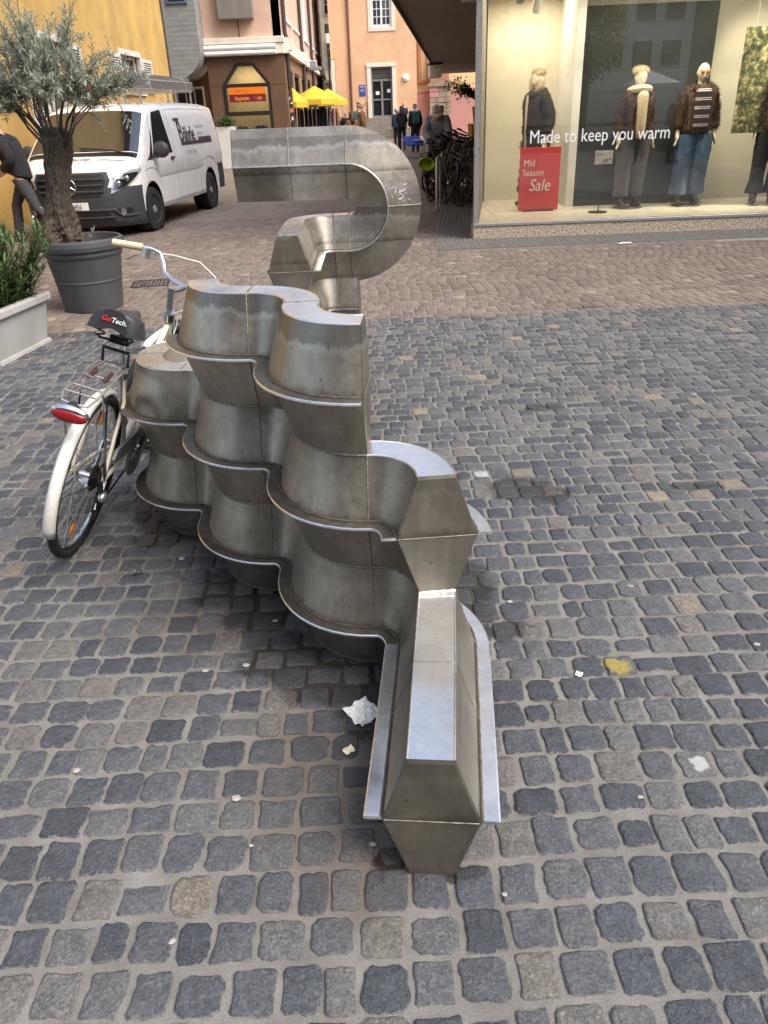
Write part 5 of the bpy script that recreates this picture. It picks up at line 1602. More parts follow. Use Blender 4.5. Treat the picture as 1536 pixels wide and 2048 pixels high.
def wheel(parent, cx, cz, steer=0.0, full=True, name='rear_wheel', spoke_mat=None):
    w = bpy.data.objects.new(name, None); COL.objects.link(w); w.parent = parent
    w.location = (cx, 0, cz); w.rotation_euler = (0, 0, steer)
    n = 48 if full else 28
    MB().tube([((WR_ - .02) * math.cos(2 * PI * k / n), 0, (WR_ - .02) * math.sin(2 * PI * k / n)) for k in range(n)], .02, 10 if full else 6, closed=True).build('tyre', M_tyre, w)
    MB().tube([((WR_ - .047) * math.cos(2 * PI * k / n), 0, (WR_ - .047) * math.sin(2 * PI * k / n)) for k in range(n)], .0115, 8, closed=True, flat=.7).build('rim', M_chrome if full else M_bikeblack, w)
    MB().tube([(0, -.05, 0), (0, -.035, 0), (0, -.03, 0), (0, .03, 0), (0, .035, 0), (0, .05, 0)], [.012, .03, .016, .016, .03, .012], 14).build('hub', M_chrome, w)
    ns = 32 if full else 16
    me = None
    mb = MB()
    for k in range(ns):
        a = 2 * PI * k / ns; sd = 1 if k % 2 else -1
        b = a + (.9 if (k // 2) % 2 else -.9)
        p0 = Vector((.03 * math.cos(b), sd * .033, .03 * math.sin(b))); p1 = Vector(((WR_ - .05) * math.cos(a), 0, (WR_ - .05) * math.sin(a)))
        if full:
            MB().tube([p0, p1], .0014, 4, caps=False).build('spoke', M_spoke, w, smooth=0)
        else:
            mb.tube([p0, p1], .0018, 3, caps=False)
    if not full:
        tag(mb.build('spoke', spoke_mat or M_bikeblack, w, smooth=0), kind='stuff')
    return w

def mudguard(parent, cx, cz, a0, a1, mat, r=WR_ + .020, w=.0245):
    rows = []
    for k in range(25):
        a = R(a0 + (a1 - a0) * k / 24)
        row = []
        for j in range(7):
            u = -1 + j / 3
            rr = r - .016 * u * u
            row.append((rr * math.cos(a), u * w, rr * math.sin(a)))
        rows.append(row)
    o = MB().grid(rows).build('mudguard', mat, parent)
    o.location = (cx, 0, cz)
    m = o.modifiers.new('thickness', 'SOLIDIFY'); m.thickness = .0016
    return o

# the white bicycle
HD = math.atan2(1.07, .065)
LEAN = R(19.4)
bike = bpy.data.objects.new('bicycle', None); COL.objects.link(bike)
bike.rotation_mode = 'XYZ'
bike.matrix_world = Matrix.Translation((-1.305, 2.84, .006)) @ Matrix.Rotation(HD, 4, 'Z') @ Matrix.Rotation(LEAN, 4, 'X')
tag(bike, 'white bicycle with cream grips leaning against the steel sculpture', 'bicycle')
XF[bike.name] = bike.matrix_world.copy()
WB_ = 1.07
BBx, BBz = .445, .285
SEAT = Vector((.195, 0, .935)); ST = Vector((.275, 0, .70))
HEADB, HEADT = Vector((.93, 0, .63)), Vector((.875, 0, .80))
rw_ = wheel(bike, 0, WR_)
fwheel = wheel(bike, WB_, WR_, R(-22), name='front_wheel')
fb = MB()
def tb2(a, b, r, n=10): fb.tube([a, b], r, n)
tb2((BBx, 0, BBz), ST, .0155)                                   # seat tube
tb2((BBx + .02, 0, BBz + .01), HEADB - Vector((.02, 0, -.02)), .018)            # down tube
tb2((BBx - .035, 0, BBz + .16), HEADT - Vector((.0, 0, .05)), .014)              # low upper tube
tb2(HEADB, HEADT, .02)
for sd in (1, -1):
    fb.tube([(BBx, sd * .025, BBz), (.25, sd * .055, .315), (.0, sd * .066, WR_)], .009, 8)
    fb.tube([ST - Vector((0, -sd * .012, .03)), (.18, sd * .05, .62), (0, sd * .066, WR_)], .0075, 8)
fb.tube([(BBx, -.036, BBz), (BBx, .036, BBz)], .022, 12)
fb.build('frame', M_cream, bike)
fk = MB()
fd = Vector((math.cos(R(-22)), math.sin(R(-22)), 0)); fs_ = Vector((-fd.y, fd.x, 0))
for sd in (1, -1):
    fk.tube([HEADB + fs_ * sd * .03, HEADB + Vector((.06, 0, -.12)) + fs_ * sd * .045, Vector((WB_, 0, WR_)) + fs_ * sd * .052], [.013, .012, .008], 8)
fk.tube([HEADB - fs_ * .035, HEADB + fs_ * .035], .014, 8)
fk.build('fork', M_cream, bike)
mudguard(bike, 0, WR_, 55, 196, M_guard)
mf = mudguard(bike, WB_, WR_, -5, 130, M_guard); mf.rotation_euler = (0, 0, R(-22))
stay = MB()
for a in (166,):
    for sd in (1, -1):
        stay.tube([(0, sd * .07, WR_), ((WR_ + .02) * math.cos(R(a)), sd * .03, WR_ + (WR_ + .02) * math.sin(R(a)))], .0018, 5)
stay.tube([(0, -.07, WR_), (-.05, -.05, .72)], .004, 6); stay.tube([(0, .07, WR_), (-.05, .05, .72)], .004, 6)
stay.build('mudguard_stay', M_bikeblack, bike)
# saddle
sdl = MB()
rows = []
def sad_w(x):
    tab = [(-.14, .055), (-.135, .085), (-.11, .104), (-.07, .110), (-.03, .100), (.01, .076), (.05, .050), (.09, .034), (.14, .026), (.155, .018), (.162, .006)]
    return lerp_tab(tab, x)
for x in [-.141, -.138, -.13, -.115, -.09, -.06, -.03, 0, .03, .06, .09, .12, .145, .157, .162]:
    w = sad_w(x); row = []
    crown = .030 + .012 * max(0, -x) / .14
    side = .040 + .012 * max(0, min(1, (-x) / .1))
    for u in range(13):                                   # over the top from one skirt to the other
        a = -1 + u / 6
        zz = crown * (1 - abs(a) ** 2.6) - side * max(0, abs(a) - .82) / .18 - .010 * (1 - abs(a)) * (1 if x < 0 else .3)
        row.append((x, w * (a if abs(a) < .83 else math.copysign(.83 + (abs(a) - .83) * 1.0, a)), zz))
    rows.append(row)
sdl.grid(rows)
sdl.add([rows[0][u] for u in range(13)] + [(-.137, 0, -.035)], [(u, u + 1, 13) for u in range(12)])
sdl.add([(x, s_ * sad_w(x) * .9, -.038) for x in (-.13, -.06, .03, .12) for s_ in (1, -1)], [(0, 1, 3, 2), (2, 3, 5, 4), (4, 5, 7, 6)])
saddle = sdl.build('saddle', M_saddle, bike); saddle.location = SEAT + Vector((0, 0, .025)); saddle.rotation_euler = (0, R(13), 0)
text_obj('lettering', 'Gel', .026, pbr('red_print', (.6, .03, .03), .5), saddle, frame4((-.1445, .045, -.012), (0, -1, 0), (0, 0, 1), (-1, 0, 0)), extrude=.0004, shear=.2, bold=.0004)
text_obj('lettering', 'Tech.', .026, pbr('white_print', (.8, .8, .8), .5), saddle, frame4((-.1445, .008, -.012), (0, -1, 0), (0, 0, 1), (-1, 0, 0)), extrude=.0004, shear=.2, bold=.0004)
sp = MB()
for sd in (1, -1):
    for zz in range(5):
        pass
    sp.tube([(SEAT.x - .09 + .0 * k + .018 * math.cos(k * 1.0), sd * .055 + .018 * math.sin(k * 1.0), SEAT.z - .06 + k * .0036) for k in range(24)], .0035, 5)
    sp.tube([(SEAT.x - .09, sd * .055, SEAT.z - .06), (SEAT.x + .02, sd * .03, SEAT.z - .075), (SEAT.x + .13, 0, SEAT.z)], .0045, 6)
sp.box(SEAT + Vector((0, 0, -.062)), (.045, .07, .03))
sp.build('saddle_spring', M_bikeblack, saddle).location = -(SEAT + Vector((0, 0, .025)))
MB().tube([ST - Vector((-.01, 0, .05)), SEAT + Vector((0, 0, -.05))], .0125, 10).build('seat_post', M_alu, bike)
MB().tube([ST + Vector((.004, 0, -.012)), ST + Vector((-.004, 0, .012))], .021, 10).build('seat_clamp', M_rack, bike)
# rear rack
rk = MB()
RZ = .775
for sd in (1, -1):
    rk.tube([(.17, sd * .045, RZ), (-.20, sd * .06, RZ + .0), (-.245, sd * .045, RZ - .015)], .0045, 6)
    rk.tube([(-.14, sd * .06, RZ), (-.10, sd * .075, .60), (0.0, sd * .075, WR_ + .02)], .004, 6)
    rk.tube([(.17, sd * .025, RZ), (-.19, sd * .025, RZ)], .0035, 6)
rk.tube([(-.245, -.045, RZ - .015), (-.25, 0, RZ - .017), (-.245, .045, RZ - .015)], .0045, 6)
for x in (.12, .0, -.12, -.19):
    rk.tube([(x, -.057, RZ), (x, .057, RZ)], .0035, 6)
rk.tube([(.17, -.045, RZ), (.20, -.02, RZ - .01), (.23, 0, RZ - .02)], .004, 6); rk.tube([(.17, .045, RZ), (.20, .02, RZ - .01), (.23, 0, RZ - .02)], .004, 6)
rack = rk.build('rear_rack', M_rack, bike)
MB().tube([(.15, -.05, RZ + .01), (.14, -.05, RZ + .07), (.14, .05, RZ + .07), (.15, .05, RZ + .01)], .007, 8).build('rack_hoop', M_plastic, rack)
for sd in (1, -1):
    MB().tube([(-.05 + .0011 * k, sd * .03 + .008 * math.cos(k * .9), RZ + .012 + .008 * math.sin(k * .9)) for k in range(80)], .0016, 4).build('rack_spring', pbr('rusty_spring', (.12, .05, .04), .6, .4) if sd > 0 else bpy.data.materials['rusty_spring'], rack)
MB().tube([(-.05, -.05, RZ + .02), (.08, -.045, RZ + .022), (.10, .045, RZ + .022), (-.05, .05, RZ + .02), (-.07, 0, RZ + .022)], .0035, 6).build('spring_clip', M_rack, rack)
# rear lamp
rl = thing('x', None, None); bpy.data.objects.remove(rl)
lam = MB()
prof = [(.0, .0)]
lamp_r = MB().ball((-.275, 0, .735), (.020, .068, .030), 20).build('rear_lamp', M_chrome, bike)
MB().ball((-.283, 0, .726), (.018, .064, .025), 20).build('lens', M_redlens, lamp_r)
MB().box((-.255, 0, .75), (.03, .03, .03)).build('bracket', M_bikeblack, lamp_r)
# drivetrain
cs = MB()
for k, rr in enumerate((.058, .052, .046, .04, .034, .028)):
    cs.lathe([(rr, -.0008), (rr, .0008), (rr - .012, .0008)], 22, (0, -.026 - k * .0046, WR_), rotm(R(90), 0, 0))
    for q in range(16):
        a = 2 * PI * q / 16
        cs.box((rr * math.cos(a), -.026 - k * .0046, WR_ + rr * math.sin(a)), (.006, .0018, .006), rotm(0, -a, 0))
cs.build('cassette', M_chain, bike, smooth=30)
cg = MB()
cg.lathe([(.118, -.006), (.122, 0), (.118, .006), (.068, .004), (.068, -.004)], 40, (BBx, -.062, BBz), rotm(R(90), 0, 0))
cg.prism([(BBx - .02, BBz + .118), (BBx - .30, WR_ + .075), (BBx - .34, WR_ + .045), (BBx - .33, WR_ + .02), (BBx - .105, BBz + .05)], lambda a, b, d: (a, d, b), -.069, -.056)
cg.build('chain_guard', M_greyplastic, bike, smooth=35)
cr = MB()
cr.lathe([(.066, -.002), (.07, 0), (.066, .002), (.055, .002), (.055, -.002)], 30, (BBx, -.055, BBz), rotm(R(90), 0, 0))
for q in range(5):
    a = 2 * PI * q / 5
    cr.tube([(BBx, -.06, BBz), (BBx + .06 * math.cos(a), -.057, BBz + .06 * math.sin(a))], .006, 6)
cr.tube([(BBx, -.055, BBz), (BBx, -.085, BBz)], .015, 10)
crank = cr.build('crankset', M_chrome, bike)
MB().tube([(BBx, -.085, BBz), (BBx + .06, -.095, BBz + .155)], [.012, .009], 8).build('crank_arm', M_chrome, crank)
MB().box((BBx + .06, -.14, BBz + .155), (.09, .07, .022)).build('pedal', M_plastic, crank, bevel=.005)
MB().tube([(BBx, .05, BBz), (BBx, .085, BBz)], .012, 8).tube([(BBx, .085, BBz), (BBx - .06, .095, BBz - .155)], [.012, .009], 8).build('crank_arm', M_chrome, crank)
MB().box((BBx - .06, .14, BBz - .155), (.09, .07, .022)).build('pedal', M_plastic, crank, bevel=.005)
chp = MB()
p_low = [(BBx, -.045, BBz - .068), (.06, -.042, .165), (.02, -.042, .16)]
chp.tube(p_low, .0045, 6); chp.tube([(BBx, -.045, BBz + .068), (0, -.042, WR_ + .045)], .0045, 6)
chp.tube([(.02, -.042, .16), (-.005, -.042, .19), (.03, -.042, .25), (.045, -.042, .30)], .0045, 6)
chp.build('chain', M_chain, bike)
dm = MB()
dm.tube([(.0, -.055, WR_ - .01), (.015, -.062, .265)], .012, 8)
dm.box((.028, -.062, .25), (.05, .03, .04)); dm.box((.03, -.05, .20), (.018, .008, .105), rotm(0, R(12), 0))
dm.lathe([(.022, -.004), (.022, .004)], 14, (.02, -.042, .16), rotm(R(90), 0, 0)).lathe([(.02, -.004), (.02, .004)], 14, (.04, -.042, .245), rotm(R(90), 0, 0))
dm.build('derailleur', M_plastic, bike)
MB().ball((.01, -.072, .262), (.028, .02, .022), 12).build('derailleur_cap', M_alu, bike)
# reflectors in the spokes, dynamo, stand
for a, wobj in ((-100, rw_), (55, rw_), (100, fwheel)):
    MB().ball((.245 * math.cos(R(a)), .012, .245 * math.sin(R(a))), (.034, .006, .026), 14, rot=rotm(0, R(-a), 0)).build('reflector', M_amber, wobj)
MB().tube([(.02, .035, WR_ - .02), (-.01, -.03, WR_ - .03)], .03, 12).build('hub_gear_shell', M_chrome, rw_).location = (0, 0, -WR_)
MB().tube([(.16, .055, .50), (.20, .055, .545)], .02, 10).build('bottle_dynamo', M_grip, bike)
MB().tube([(.22, .045, .30), (.20, .14, .17), (.16, .215, .045)], .008, 8).build('kickstand', M_alu, bike)
# handlebar
SR = R(-26)
stem_base = HEADT; st_up = (HEADT - HEADB).normalized()
S1 = HEADT + st_up * .16
sf = Vector((math.cos(SR), math.sin(SR), 0)); sl_ = Vector((-sf.y, sf.x, 0))
MB().tube([HEADT - st_up * .02, HEADT + st_up * .02], .028, 12).build('headset', M_chrome, bike)
MB().tube([HEADT, S1 - st_up * .004], .014, 10).tube([S1 - sf * .0 - st_up * .018, S1 + sf * .085 - st_up * .01], .0145, 8).build('stem', pbr('grey_stem', (.30, .30, .31), .4, .7), bike)
B0 = S1 + sf * .085
def hb(a, b, c): return B0 + sl_ * a + sf * b + Vector((0, 0, c))
for sd in (1, -1):
    pass
bar = [hb(.30, -.20, .075), hb(.285, -.12, .085), hb(.272, -.03, .09), hb(.25, .02, .088), hb(.21, .03, .075), hb(.17, .01, .04), hb(.12, 0, .012), hb(.06, 0, 0), hb(0, 0, 0), hb(-.06, 0, 0), hb(-.12, 0, .012), hb(-.17, .01, .04), hb(-.21, .03, .075), hb(-.25, .02, .088), hb(-.272, -.03, .09), hb(-.285, -.12, .085), hb(-.30, -.20, .075)]
# the bar as the photograph shows it: grips pointing sideways and slightly back
bar = [hb(.33, -.03, .075), hb(.29, -.01, .082), hb(.235, .02, .088), hb(.195, .035, .082), hb(.165, .03, .05), hb(.13, .012, .014), hb(.06, 0, 0), hb(0, 0, 0), hb(-.06, 0, 0), hb(-.13, .012, .014), hb(-.165, .03, .05), hb(-.195, .035, .082), hb(-.235, .02, .088), hb(-.29, -.01, .082), hb(-.33, -.03, .075)]
MB().tube(bar, .0115, 10).build('handlebar', M_chrome, bike)
for q0, q1 in ((bar[0], bar[1]), (bar[-1], bar[-2])):
    d = (q0 - q1).normalized()
    pts = [q1 + d * (.012 * k - .02) for k in range(13)]
    MB().tube(pts, [.0165 + .0022 * (k % 2) for k in range(13)], 10).build('grip', M_grip, bike)
lev = MB()
br_ = bar[1] * .45 + bar[2] * .55
lev.box(br_ + Vector((.0, 0, -.018)), (.035, .03, .045), rotm(0, 0, SR))
lev.build('brake_mount', M_alu, bike)
MB().tube([br_ + Vector((.01, .0, -.03)), br_ + sl_ * .05 + sf * .035 + Vector((0, 0, -.05)), br_ + sl_ * .09 + sf * .03 + Vector((0, 0, -.065)), br_ + sl_ * .125 + sf * .02 + Vector((0, 0, -.10))], [.008, .006, .006, .007], 8, flat=.6).build('brake_lever', M_alu, bike)
MB().tube([br_ + Vector((.02, -.02, -.02)), hb(.16, .09, .085), hb(.05, .15, .09), hb(-.04, .17, .05), hb(-.07, .15, -.05), HEADT + Vector((.06, -.01, .0)), HEADB + Vector((.03, -.02, .05))], .0032, 6).build('brake_cable', M_guard, bike)
MB().tube([hb(-.02, .03, -.03), HEADT + Vector((.05, -.03, .04)), HEADB + Vector((0, -.03, .1)), Vector((.75, -.02, .52)), Vector((.55, -.02, .42))], .003, 6).build('shift_cable', M_guard, bike)
MB().ball(HEADB + Vector((.095, -.015, .075)), (.04, .035, .038), 14).build('front_lamp', M_plastic, bike)
MB().tube([HEADB + Vector((.06, -.01, .05)), HEADB + Vector((.02, 0, .0))], .006, 6).build('lamp_bracket', M_plastic, bike)

# dark bicycles packed along the shop wall
def dark_bike(x, y, head, lean, label, paint, extra=None, s=1.06):
    b = bpy.data.objects.new('bicycle', None); COL.objects.link(b)
    b.matrix_world = Matrix.Translation((x, y, 0)) @ Matrix.Rotation(R(head), 4, 'Z') @ Matrix.Rotation(R(lean), 4, 'X') @ Matrix.Scale(s, 4)
    tag(b, label, 'bicycle', 'dark bicycles parked along the shop wall')
    wheel(b, 0, WR_, full=False); wheel(b, 1.05, WR_, R(random.uniform(-14, 14)), full=False, name='front_wheel')
    f = MB()
    bb = Vector((.43, 0, .29)); st = Vector((.28, 0, .78)); hb_, ht = Vector((.86, 0, .66)), Vector((.82, 0, .86))
    f.tube([bb, st], .018, 6).tube([bb, hb_], .022, 6).tube([st - Vector((0, 0, .06)), ht - Vector((0, 0, .05))], .018, 6).tube([hb_, ht], .022, 6)
    for sd in (1, -1):
        f.tube([bb, (0, sd * .065, WR_)], .011, 5).tube([st, (0, sd * .065, WR_)], .009, 5).tube([hb_, (1.05, sd * .055, WR_)], .013, 5)
    f.build('frame', paint, b)
    MB().tube([ht, ht + Vector((-.02, 0, .1)), ht + Vector((.06, 0, .12))], .016, 6).tube([ht + Vector((.06 - .05 * q * q / 9, .1 * q, .12 + .01 * abs(q))) for q in (-3, -2, -1, 0, 1, 2, 3)], .014, 6).build('handlebar', M_bikeblack, b)
    for sd in (1, -1):
        MB().tube([ht + Vector((.02, sd * .21, .15)), ht + Vector((.0, sd * .32, .155))], .019, 6).build('grip', M_plastic, b)
    MB().tube([st, st + Vector((-.03, 0, .14))], .014, 6).build('seat_post', M_bikeblack, b)
    rows = [[(st.x - .03 + x_, w * math.cos(a), st.z + .16 + .03 * math.sin(a)) for a in [2 * PI * k / 10 for k in range(11)]] for x_, w in ((-.13, .0), (-.12, .07), (-.06, .09), (0, .05), (.1, .022), (.14, 0))]
    MB().grid(rows).build('saddle', M_saddle, b)
    MB().lathe([(.09, -.004), (.095, 0), (.09, .004), (.05, .003)], 20, (bb.x, -.05, bb.z), rotm(R(90), 0, 0)).tube([(bb.x, -.06, bb.z), (bb.x + .12, -.08, bb.z - .12)], .012, 6).tube([(bb.x, .06, bb.z), (bb.x - .12, .08, bb.z + .12)], .012, 6).box((bb.x + .12, -.12, bb.z - .12), (.09, .08, .02)).build('crankset', M_bikeblack, b)
    g = mudguard(b, 0, WR_, 20, 170, M_bikeblack)
    mudguard(b, 1.05, WR_, -10, 130, M_bikeblack)
    if extra: extra(b, st, ht)
    return b
def rack_extra(b, st, ht):
    m = MB()
    for sd in (1, -1): m.tube([(.2, sd * .05, .78), (-.22, sd * .06, .78), (0, sd * .07, WR_)], .007, 5)
    for q in range(4): m.tube([(-.2 + q * .12, -.06, .78), (-.2 + q * .12, .06, .78)], .006, 5)
    m.build('rear_rack', M_bikeblack, b)
def basket_extra(b, st, ht):
    m = MB()
    for q in range(5):
        zz = ht.z - .06 + q * .05; k = 1 + q * .04
        m.tube([(ht.x + .12, -.15 * k, zz), (ht.x + .36 * k, -.15 * k, zz), (ht.x + .36 * k, .15 * k, zz), (ht.x + .12, .15 * k, zz)], .006, 4, closed=True)
    m.build('basket', M_bikeblack, b)
M_darkblue = pbr('dark_blue_bicycle_paint', (.02, .025, .06), .35); M_darkgrey = pbr('graphite_bicycle_paint', (.05, .05, .05), .4)
dark_bike(1.52, 14.55, 112, 17, 'black city bicycle nearest the camera in the row along the shop wall', M_bikeblack, rack_extra)
dark_bike(1.66, 15.15, 108, 14, 'graphite bicycle second in the row, handlebar over its neighbour', M_darkgrey)
dark_bike(1.72, 15.7, 116, 17, 'black bicycle with front basket in the middle of the row by the shop wall', M_bikeblack, basket_extra)
dark_bike(1.95, 16.4, 110, 12, 'dark blue bicycle behind the one with the basket', M_darkblue, rack_extra)
dark_bike(2.05, 17.1, 118, 16, 'black bicycle beside the man in the white cap', M_bikeblack)
dark_bike(2.2, 17.8, 112, 14, 'graphite bicycle near the far end of the row', M_darkgrey, basket_extra)
dark_bike(2.35, 18.6, 110, 15, 'black bicycle farthest along the row by the shop wall', M_bikeblack)
dark_bike(1.25, 16.1, 65, -10, 'black bicycle standing free left of the row with its front toward the lane', M_bikeblack, rack_extra)
dark_bike(1.30, 15.0, 100, 20, 'black bicycle with its handlebar reaching over the stand nearest the camera', M_bikeblack)
dark_bike(1.15, 17.6, 70, 8, 'dark blue bicycle standing in front of the person in the white cap', M_darkblue, basket_extra)
dark_bike(1.55, 18.9, 95, 12, 'graphite bicycle behind the person in the white cap', M_darkgrey)
# bicycle stands
for k, (sx, sy, lab) in enumerate(((1.12, 14.15, 'silver hoop bicycle stand nearest the camera'), (1.30, 15.3, 'silver hoop bicycle stand behind the nearest one'), (1.5, 16.6, 'silver hoop bicycle stand third along the row'))):
    t = thing('bicycle_stand', lab, 'bicycle stand', (sx, sy, 0), R(80), 'silver bicycle stands')
    MB().tube([(-.0, 0, 0), (0, 0, .74), (.04, 0, .8), (.12, 0, .82), (.55, 0, .82), (.63, 0, .8), (.67, 0, .74), (.67, 0, 0)], .024, 10).build('hoop', pbr('galvanised_tube', (.45, .45, .43), .4, .8) if k == 0 else bpy.data.materials['galvanised_tube'], t)
    for xx in (0, .67):
        MB().lathe([(.06, 0), (.06, .012), (.03, .02)], 14, (xx, 0, 0)).build('foot_plate', bpy.data.materials['galvanised_tube'], t)
# neon helmet hanging from a handlebar, stripped bag, leaning boards
hm = thing('bicycle_helmet', 'neon yellow bicycle helmet hanging on the nearest dark bicycle', 'helmet', (.985, 14.6, .71), R(20))
M_neon = pbr('neon_yellow', (.55, .75, .02), .4)
rows = []
for i in range(9):
    a = PI / 2 * i / 8
    rows.append([(.15 * math.cos(a) * math.cos(b), .11 * math.cos(a) * math.sin(b), .12 * math.sin(a)) for b in [2 * PI * k / 24 for k in range(25)]])
hmo = MB().grid(rows).build('shell', M_neon, hm); hmo.rotation_euler = (R(-70), R(15), 0)
for k in range(5):
    a = -.9 + k * .45
    v = MB().tube([(.12 * math.cos(t) , .05 * (k - 2) * .8 + .0, .125 * math.sin(t) * (1 - .05 * abs(k - 2)) + .0) for t in [R(30 + 12 * q) for q in range(11)]], .009, 6).build('vent', M_bikeblack, hm)
    v.rotation_euler = (R(-70), R(15), 0)
bdl = thing('leaning_board', 'yellowish wooden board leaning on the shop wall behind the bicycles', 'board', (2.25, 18.2, 0), 0)
MB().box((0, 0, .62), (.05, .30, 1.25), rotm(0, R(-9), R(8))).build('plank', pbr('yellow_wood', (.55, .36, .10), .7, 0, .15, 6), bdl, smooth=0, bevel=.006)
bdl = thing('leaning_board', 'brown wooden board leaning on the shop wall, taller than the yellowish one', 'board', (2.45, 19.2, 0), 0)
MB().box((0, 0, .78), (.05, .30, 1.55), rotm(0, R(-6), R(8))).build('plank', pbr('brown_wood', (.28, .17, .08), .7, 0, .15, 6), bdl, smooth=0, bevel=.006)
# ------------------------------------------------------------------ plants
def leaf_mat(name, c0, c1, back, rough=.5):
    m, nt, bs = new_mat(name)
    tone = N(nt, 'ShaderNodeAttribute', attribute_name='tone').outputs['Fac']
    c = ramp(nt, tone, [(0, c0), (1, c1)])
    geo = nt.nodes.new('ShaderNodeNewGeometry')
    c = mixc(nt, geo.outputs['Backfacing'], c, back)
    nt.links.new(c, bs.inputs['Base Color'])
    bs.inputs['Roughness'].default_value = rough
    tr = N(nt, 'ShaderNodeBsdfTranslucent'); nt.links.new(c, tr.inputs[0])
    mx = N(nt, 'ShaderNodeMixShader', n0=.22)
    nt.links.new(bs.outputs[0], mx.inputs[1]); nt.links.new(tr.outputs[0], mx.inputs[2])
    nt.links.new(mx.outputs[0], nt.nodes['Material Output'].inputs[0])
    return m
M_olive = leaf_mat('olive_leaf', (.17, .20, .14), (.36, .39, .29), (.48, .50, .42), .45)
M_oleander = leaf_mat('oleander_leaf', (.035, .075, .03), (.12, .20, .06), (.12, .17, .08), .4)
M_shrub = leaf_mat('shrub_leaf', (.03, .06, .018), (.10, .15, .04), (.08, .12, .05), .5)
def bark_mat():
    m, nt, bs = new_mat('gnarled_bark')
    tc = nt.nodes.new('ShaderNodeTexCoord').outputs['Object']
    st = mapped(nt, tc, (1, 1, .45))
    n1 = noise_n(nt, st, 48, 8, .72, .9)
    c = ramp(nt, n1, [(.28, (.028, .022, .017)), (.5, (.095, .075, .055)), (.72, (.22, .18, .135))])
    moss = noise_n(nt, tc, 7, 4)
    c = mixc(nt, math_n(nt, 'MULTIPLY', ramp(nt, moss, [(.5, (0, 0, 0)), (.7, (1, 1, 1))]), .5), c, (.06, .065, .025))
    nt.links.new(c, bs.inputs['Base Color']); bs.inputs['Roughness'].default_value = .95
    bump(nt, bs, n1, 1.0, .02)
    return m
M_bark = bark_mat()
M_twig = pbr('grey_twig', (.085, .072, .058), .9, 0, .2, 30)
M_soil = pbr('potting_soil', (.03, .022, .016), .95, 0, .4, 40, .6, 90)

def leaf_quad(vs, fs, tn, base, d, up, L, W, tone, curl=.15):
    s = d.cross(up)
    if s.length < 1e-4: s = d.cross(Vector((1, 0, 0)))
    s.normalize(); n = s.cross(d).normalized()
    b = len(vs)
    m1 = base + d * L * .35 - n * L * curl * .1; m2 = base + d * L * .7 - n * L * curl * .4
    vs += [base, m1 + s * W * .5, m1 - s * W * .5, m2 + s * W * .42, m2 - s * W * .42, base + d * L - n * L * curl]
    fs += [(b, b + 1, b + 2), (b + 1, b + 3, b + 4, b + 2), (b + 3, b + 5, b + 4)]
    tn += [tone] * 6

def leaf_obj(name, vs, fs, tn, mat, parent, kind=None):
    me = bpy.data.meshes.new(name)
    me.from_pydata([tuple(v) for v in vs], [], fs)
    a = me.attributes.new('tone', 'FLOAT', 'POINT'); a.data.foreach_set('value', tn)
    me.polygons.foreach_set('use_smooth', [True] * len(fs))
    o = link_mesh(name, me, mat, parent)
    if kind: o['kind'] = kind
    return o

# big dark pot and the olive tree in it
M_pot = pbr('anthracite_pot', (.060, .062, .066), .6, 0, .16, 5, .15, 120, .002)
pot = thing('plant_pot', 'large round anthracite plastic pot holding the olive tree', 'plant pot', (-2.70, 7.52, 0))
MB().lathe([(.262, 0), (.268, .01), (.30, .26), (.306, .268), (.306, .276), (.303, .284), (.335, .49), (.345, .495), (.352, .515), (.348, .535), (.356, .54), (.374, .555), (.380, .59), (.374, .628), (.355, .645), (.335, .64), (.325, .60), (.318, .58)], 56).build('shell', M_pot, pot, smooth=14)
MB().lathe([(.322, .575), (.2, .595), (0, .60)], 32).build('soil', M_soil, pot)
tree = thing('olive_tree', 'silver leaved olive tree with thick gnarled trunk standing in the anthracite pot', 'tree', (-2.775, 7.50, .585))
rt = random.Random(21)
rows = []
spine = [(-.05, 0, -.02, .18), (-.055, 0, .05, .18), (-.065, 0, .14, .162), (-.065, 0, .25, .138), (-.05, 0, .38, .116), (-.02, 0, .52, .108), (.01, 0, .66, .108), (.04, 0, .78, .116), (.06, 0, .87, .125), (.06, 0, .93, .11), (.06, 0, .97, .06)]
fine = []
for (a, b) in zip(spine, spine[1:]):
    for k in range(10):
        t = k / 10
        fine.append(tuple(a[i] + (b[i] - a[i]) * t for i in range(4)))
fine.append(spine[-1])
for x, y, z, r_ in fine:
    row = []
    for k in range(73):
        a = 2 * PI * k / 72
        q = Vector((math.cos(a), math.sin(a), 0))
        low = max(0, .35 - z) / .35
        n_ = .22 * noise.noise((q.x * 1.7, q.y * 1.7, z * 3.2)) * (1 + low) + .14 * noise.noise((q.x * 5, q.y * 5, z * 6 + 4)) + .13 * noise.noise((q.x * 9, q.y * 9, z * 22)) * (1 + 1.4 * low) + .07 * noise.noise((q.x * 24, q.y * 24, z * 45)) * (1 + 2 * low)
        r_t = r_ * .93
        row.append((x + q.x * r_t * (1 + n_), y + q.y * r_ * (1 + n_), z))
    rows.append(row)
tr_ = MB().grid(rows); tr_.add(rows[-1][:-1], [tuple(range(72))])
trunk = tr_.build('trunk', M_bark, tree, smooth=180)
ctr = Vector((.14, 0, 1.26)); rad = Vector((.80, .64, .50))
br = MB()
tips = []
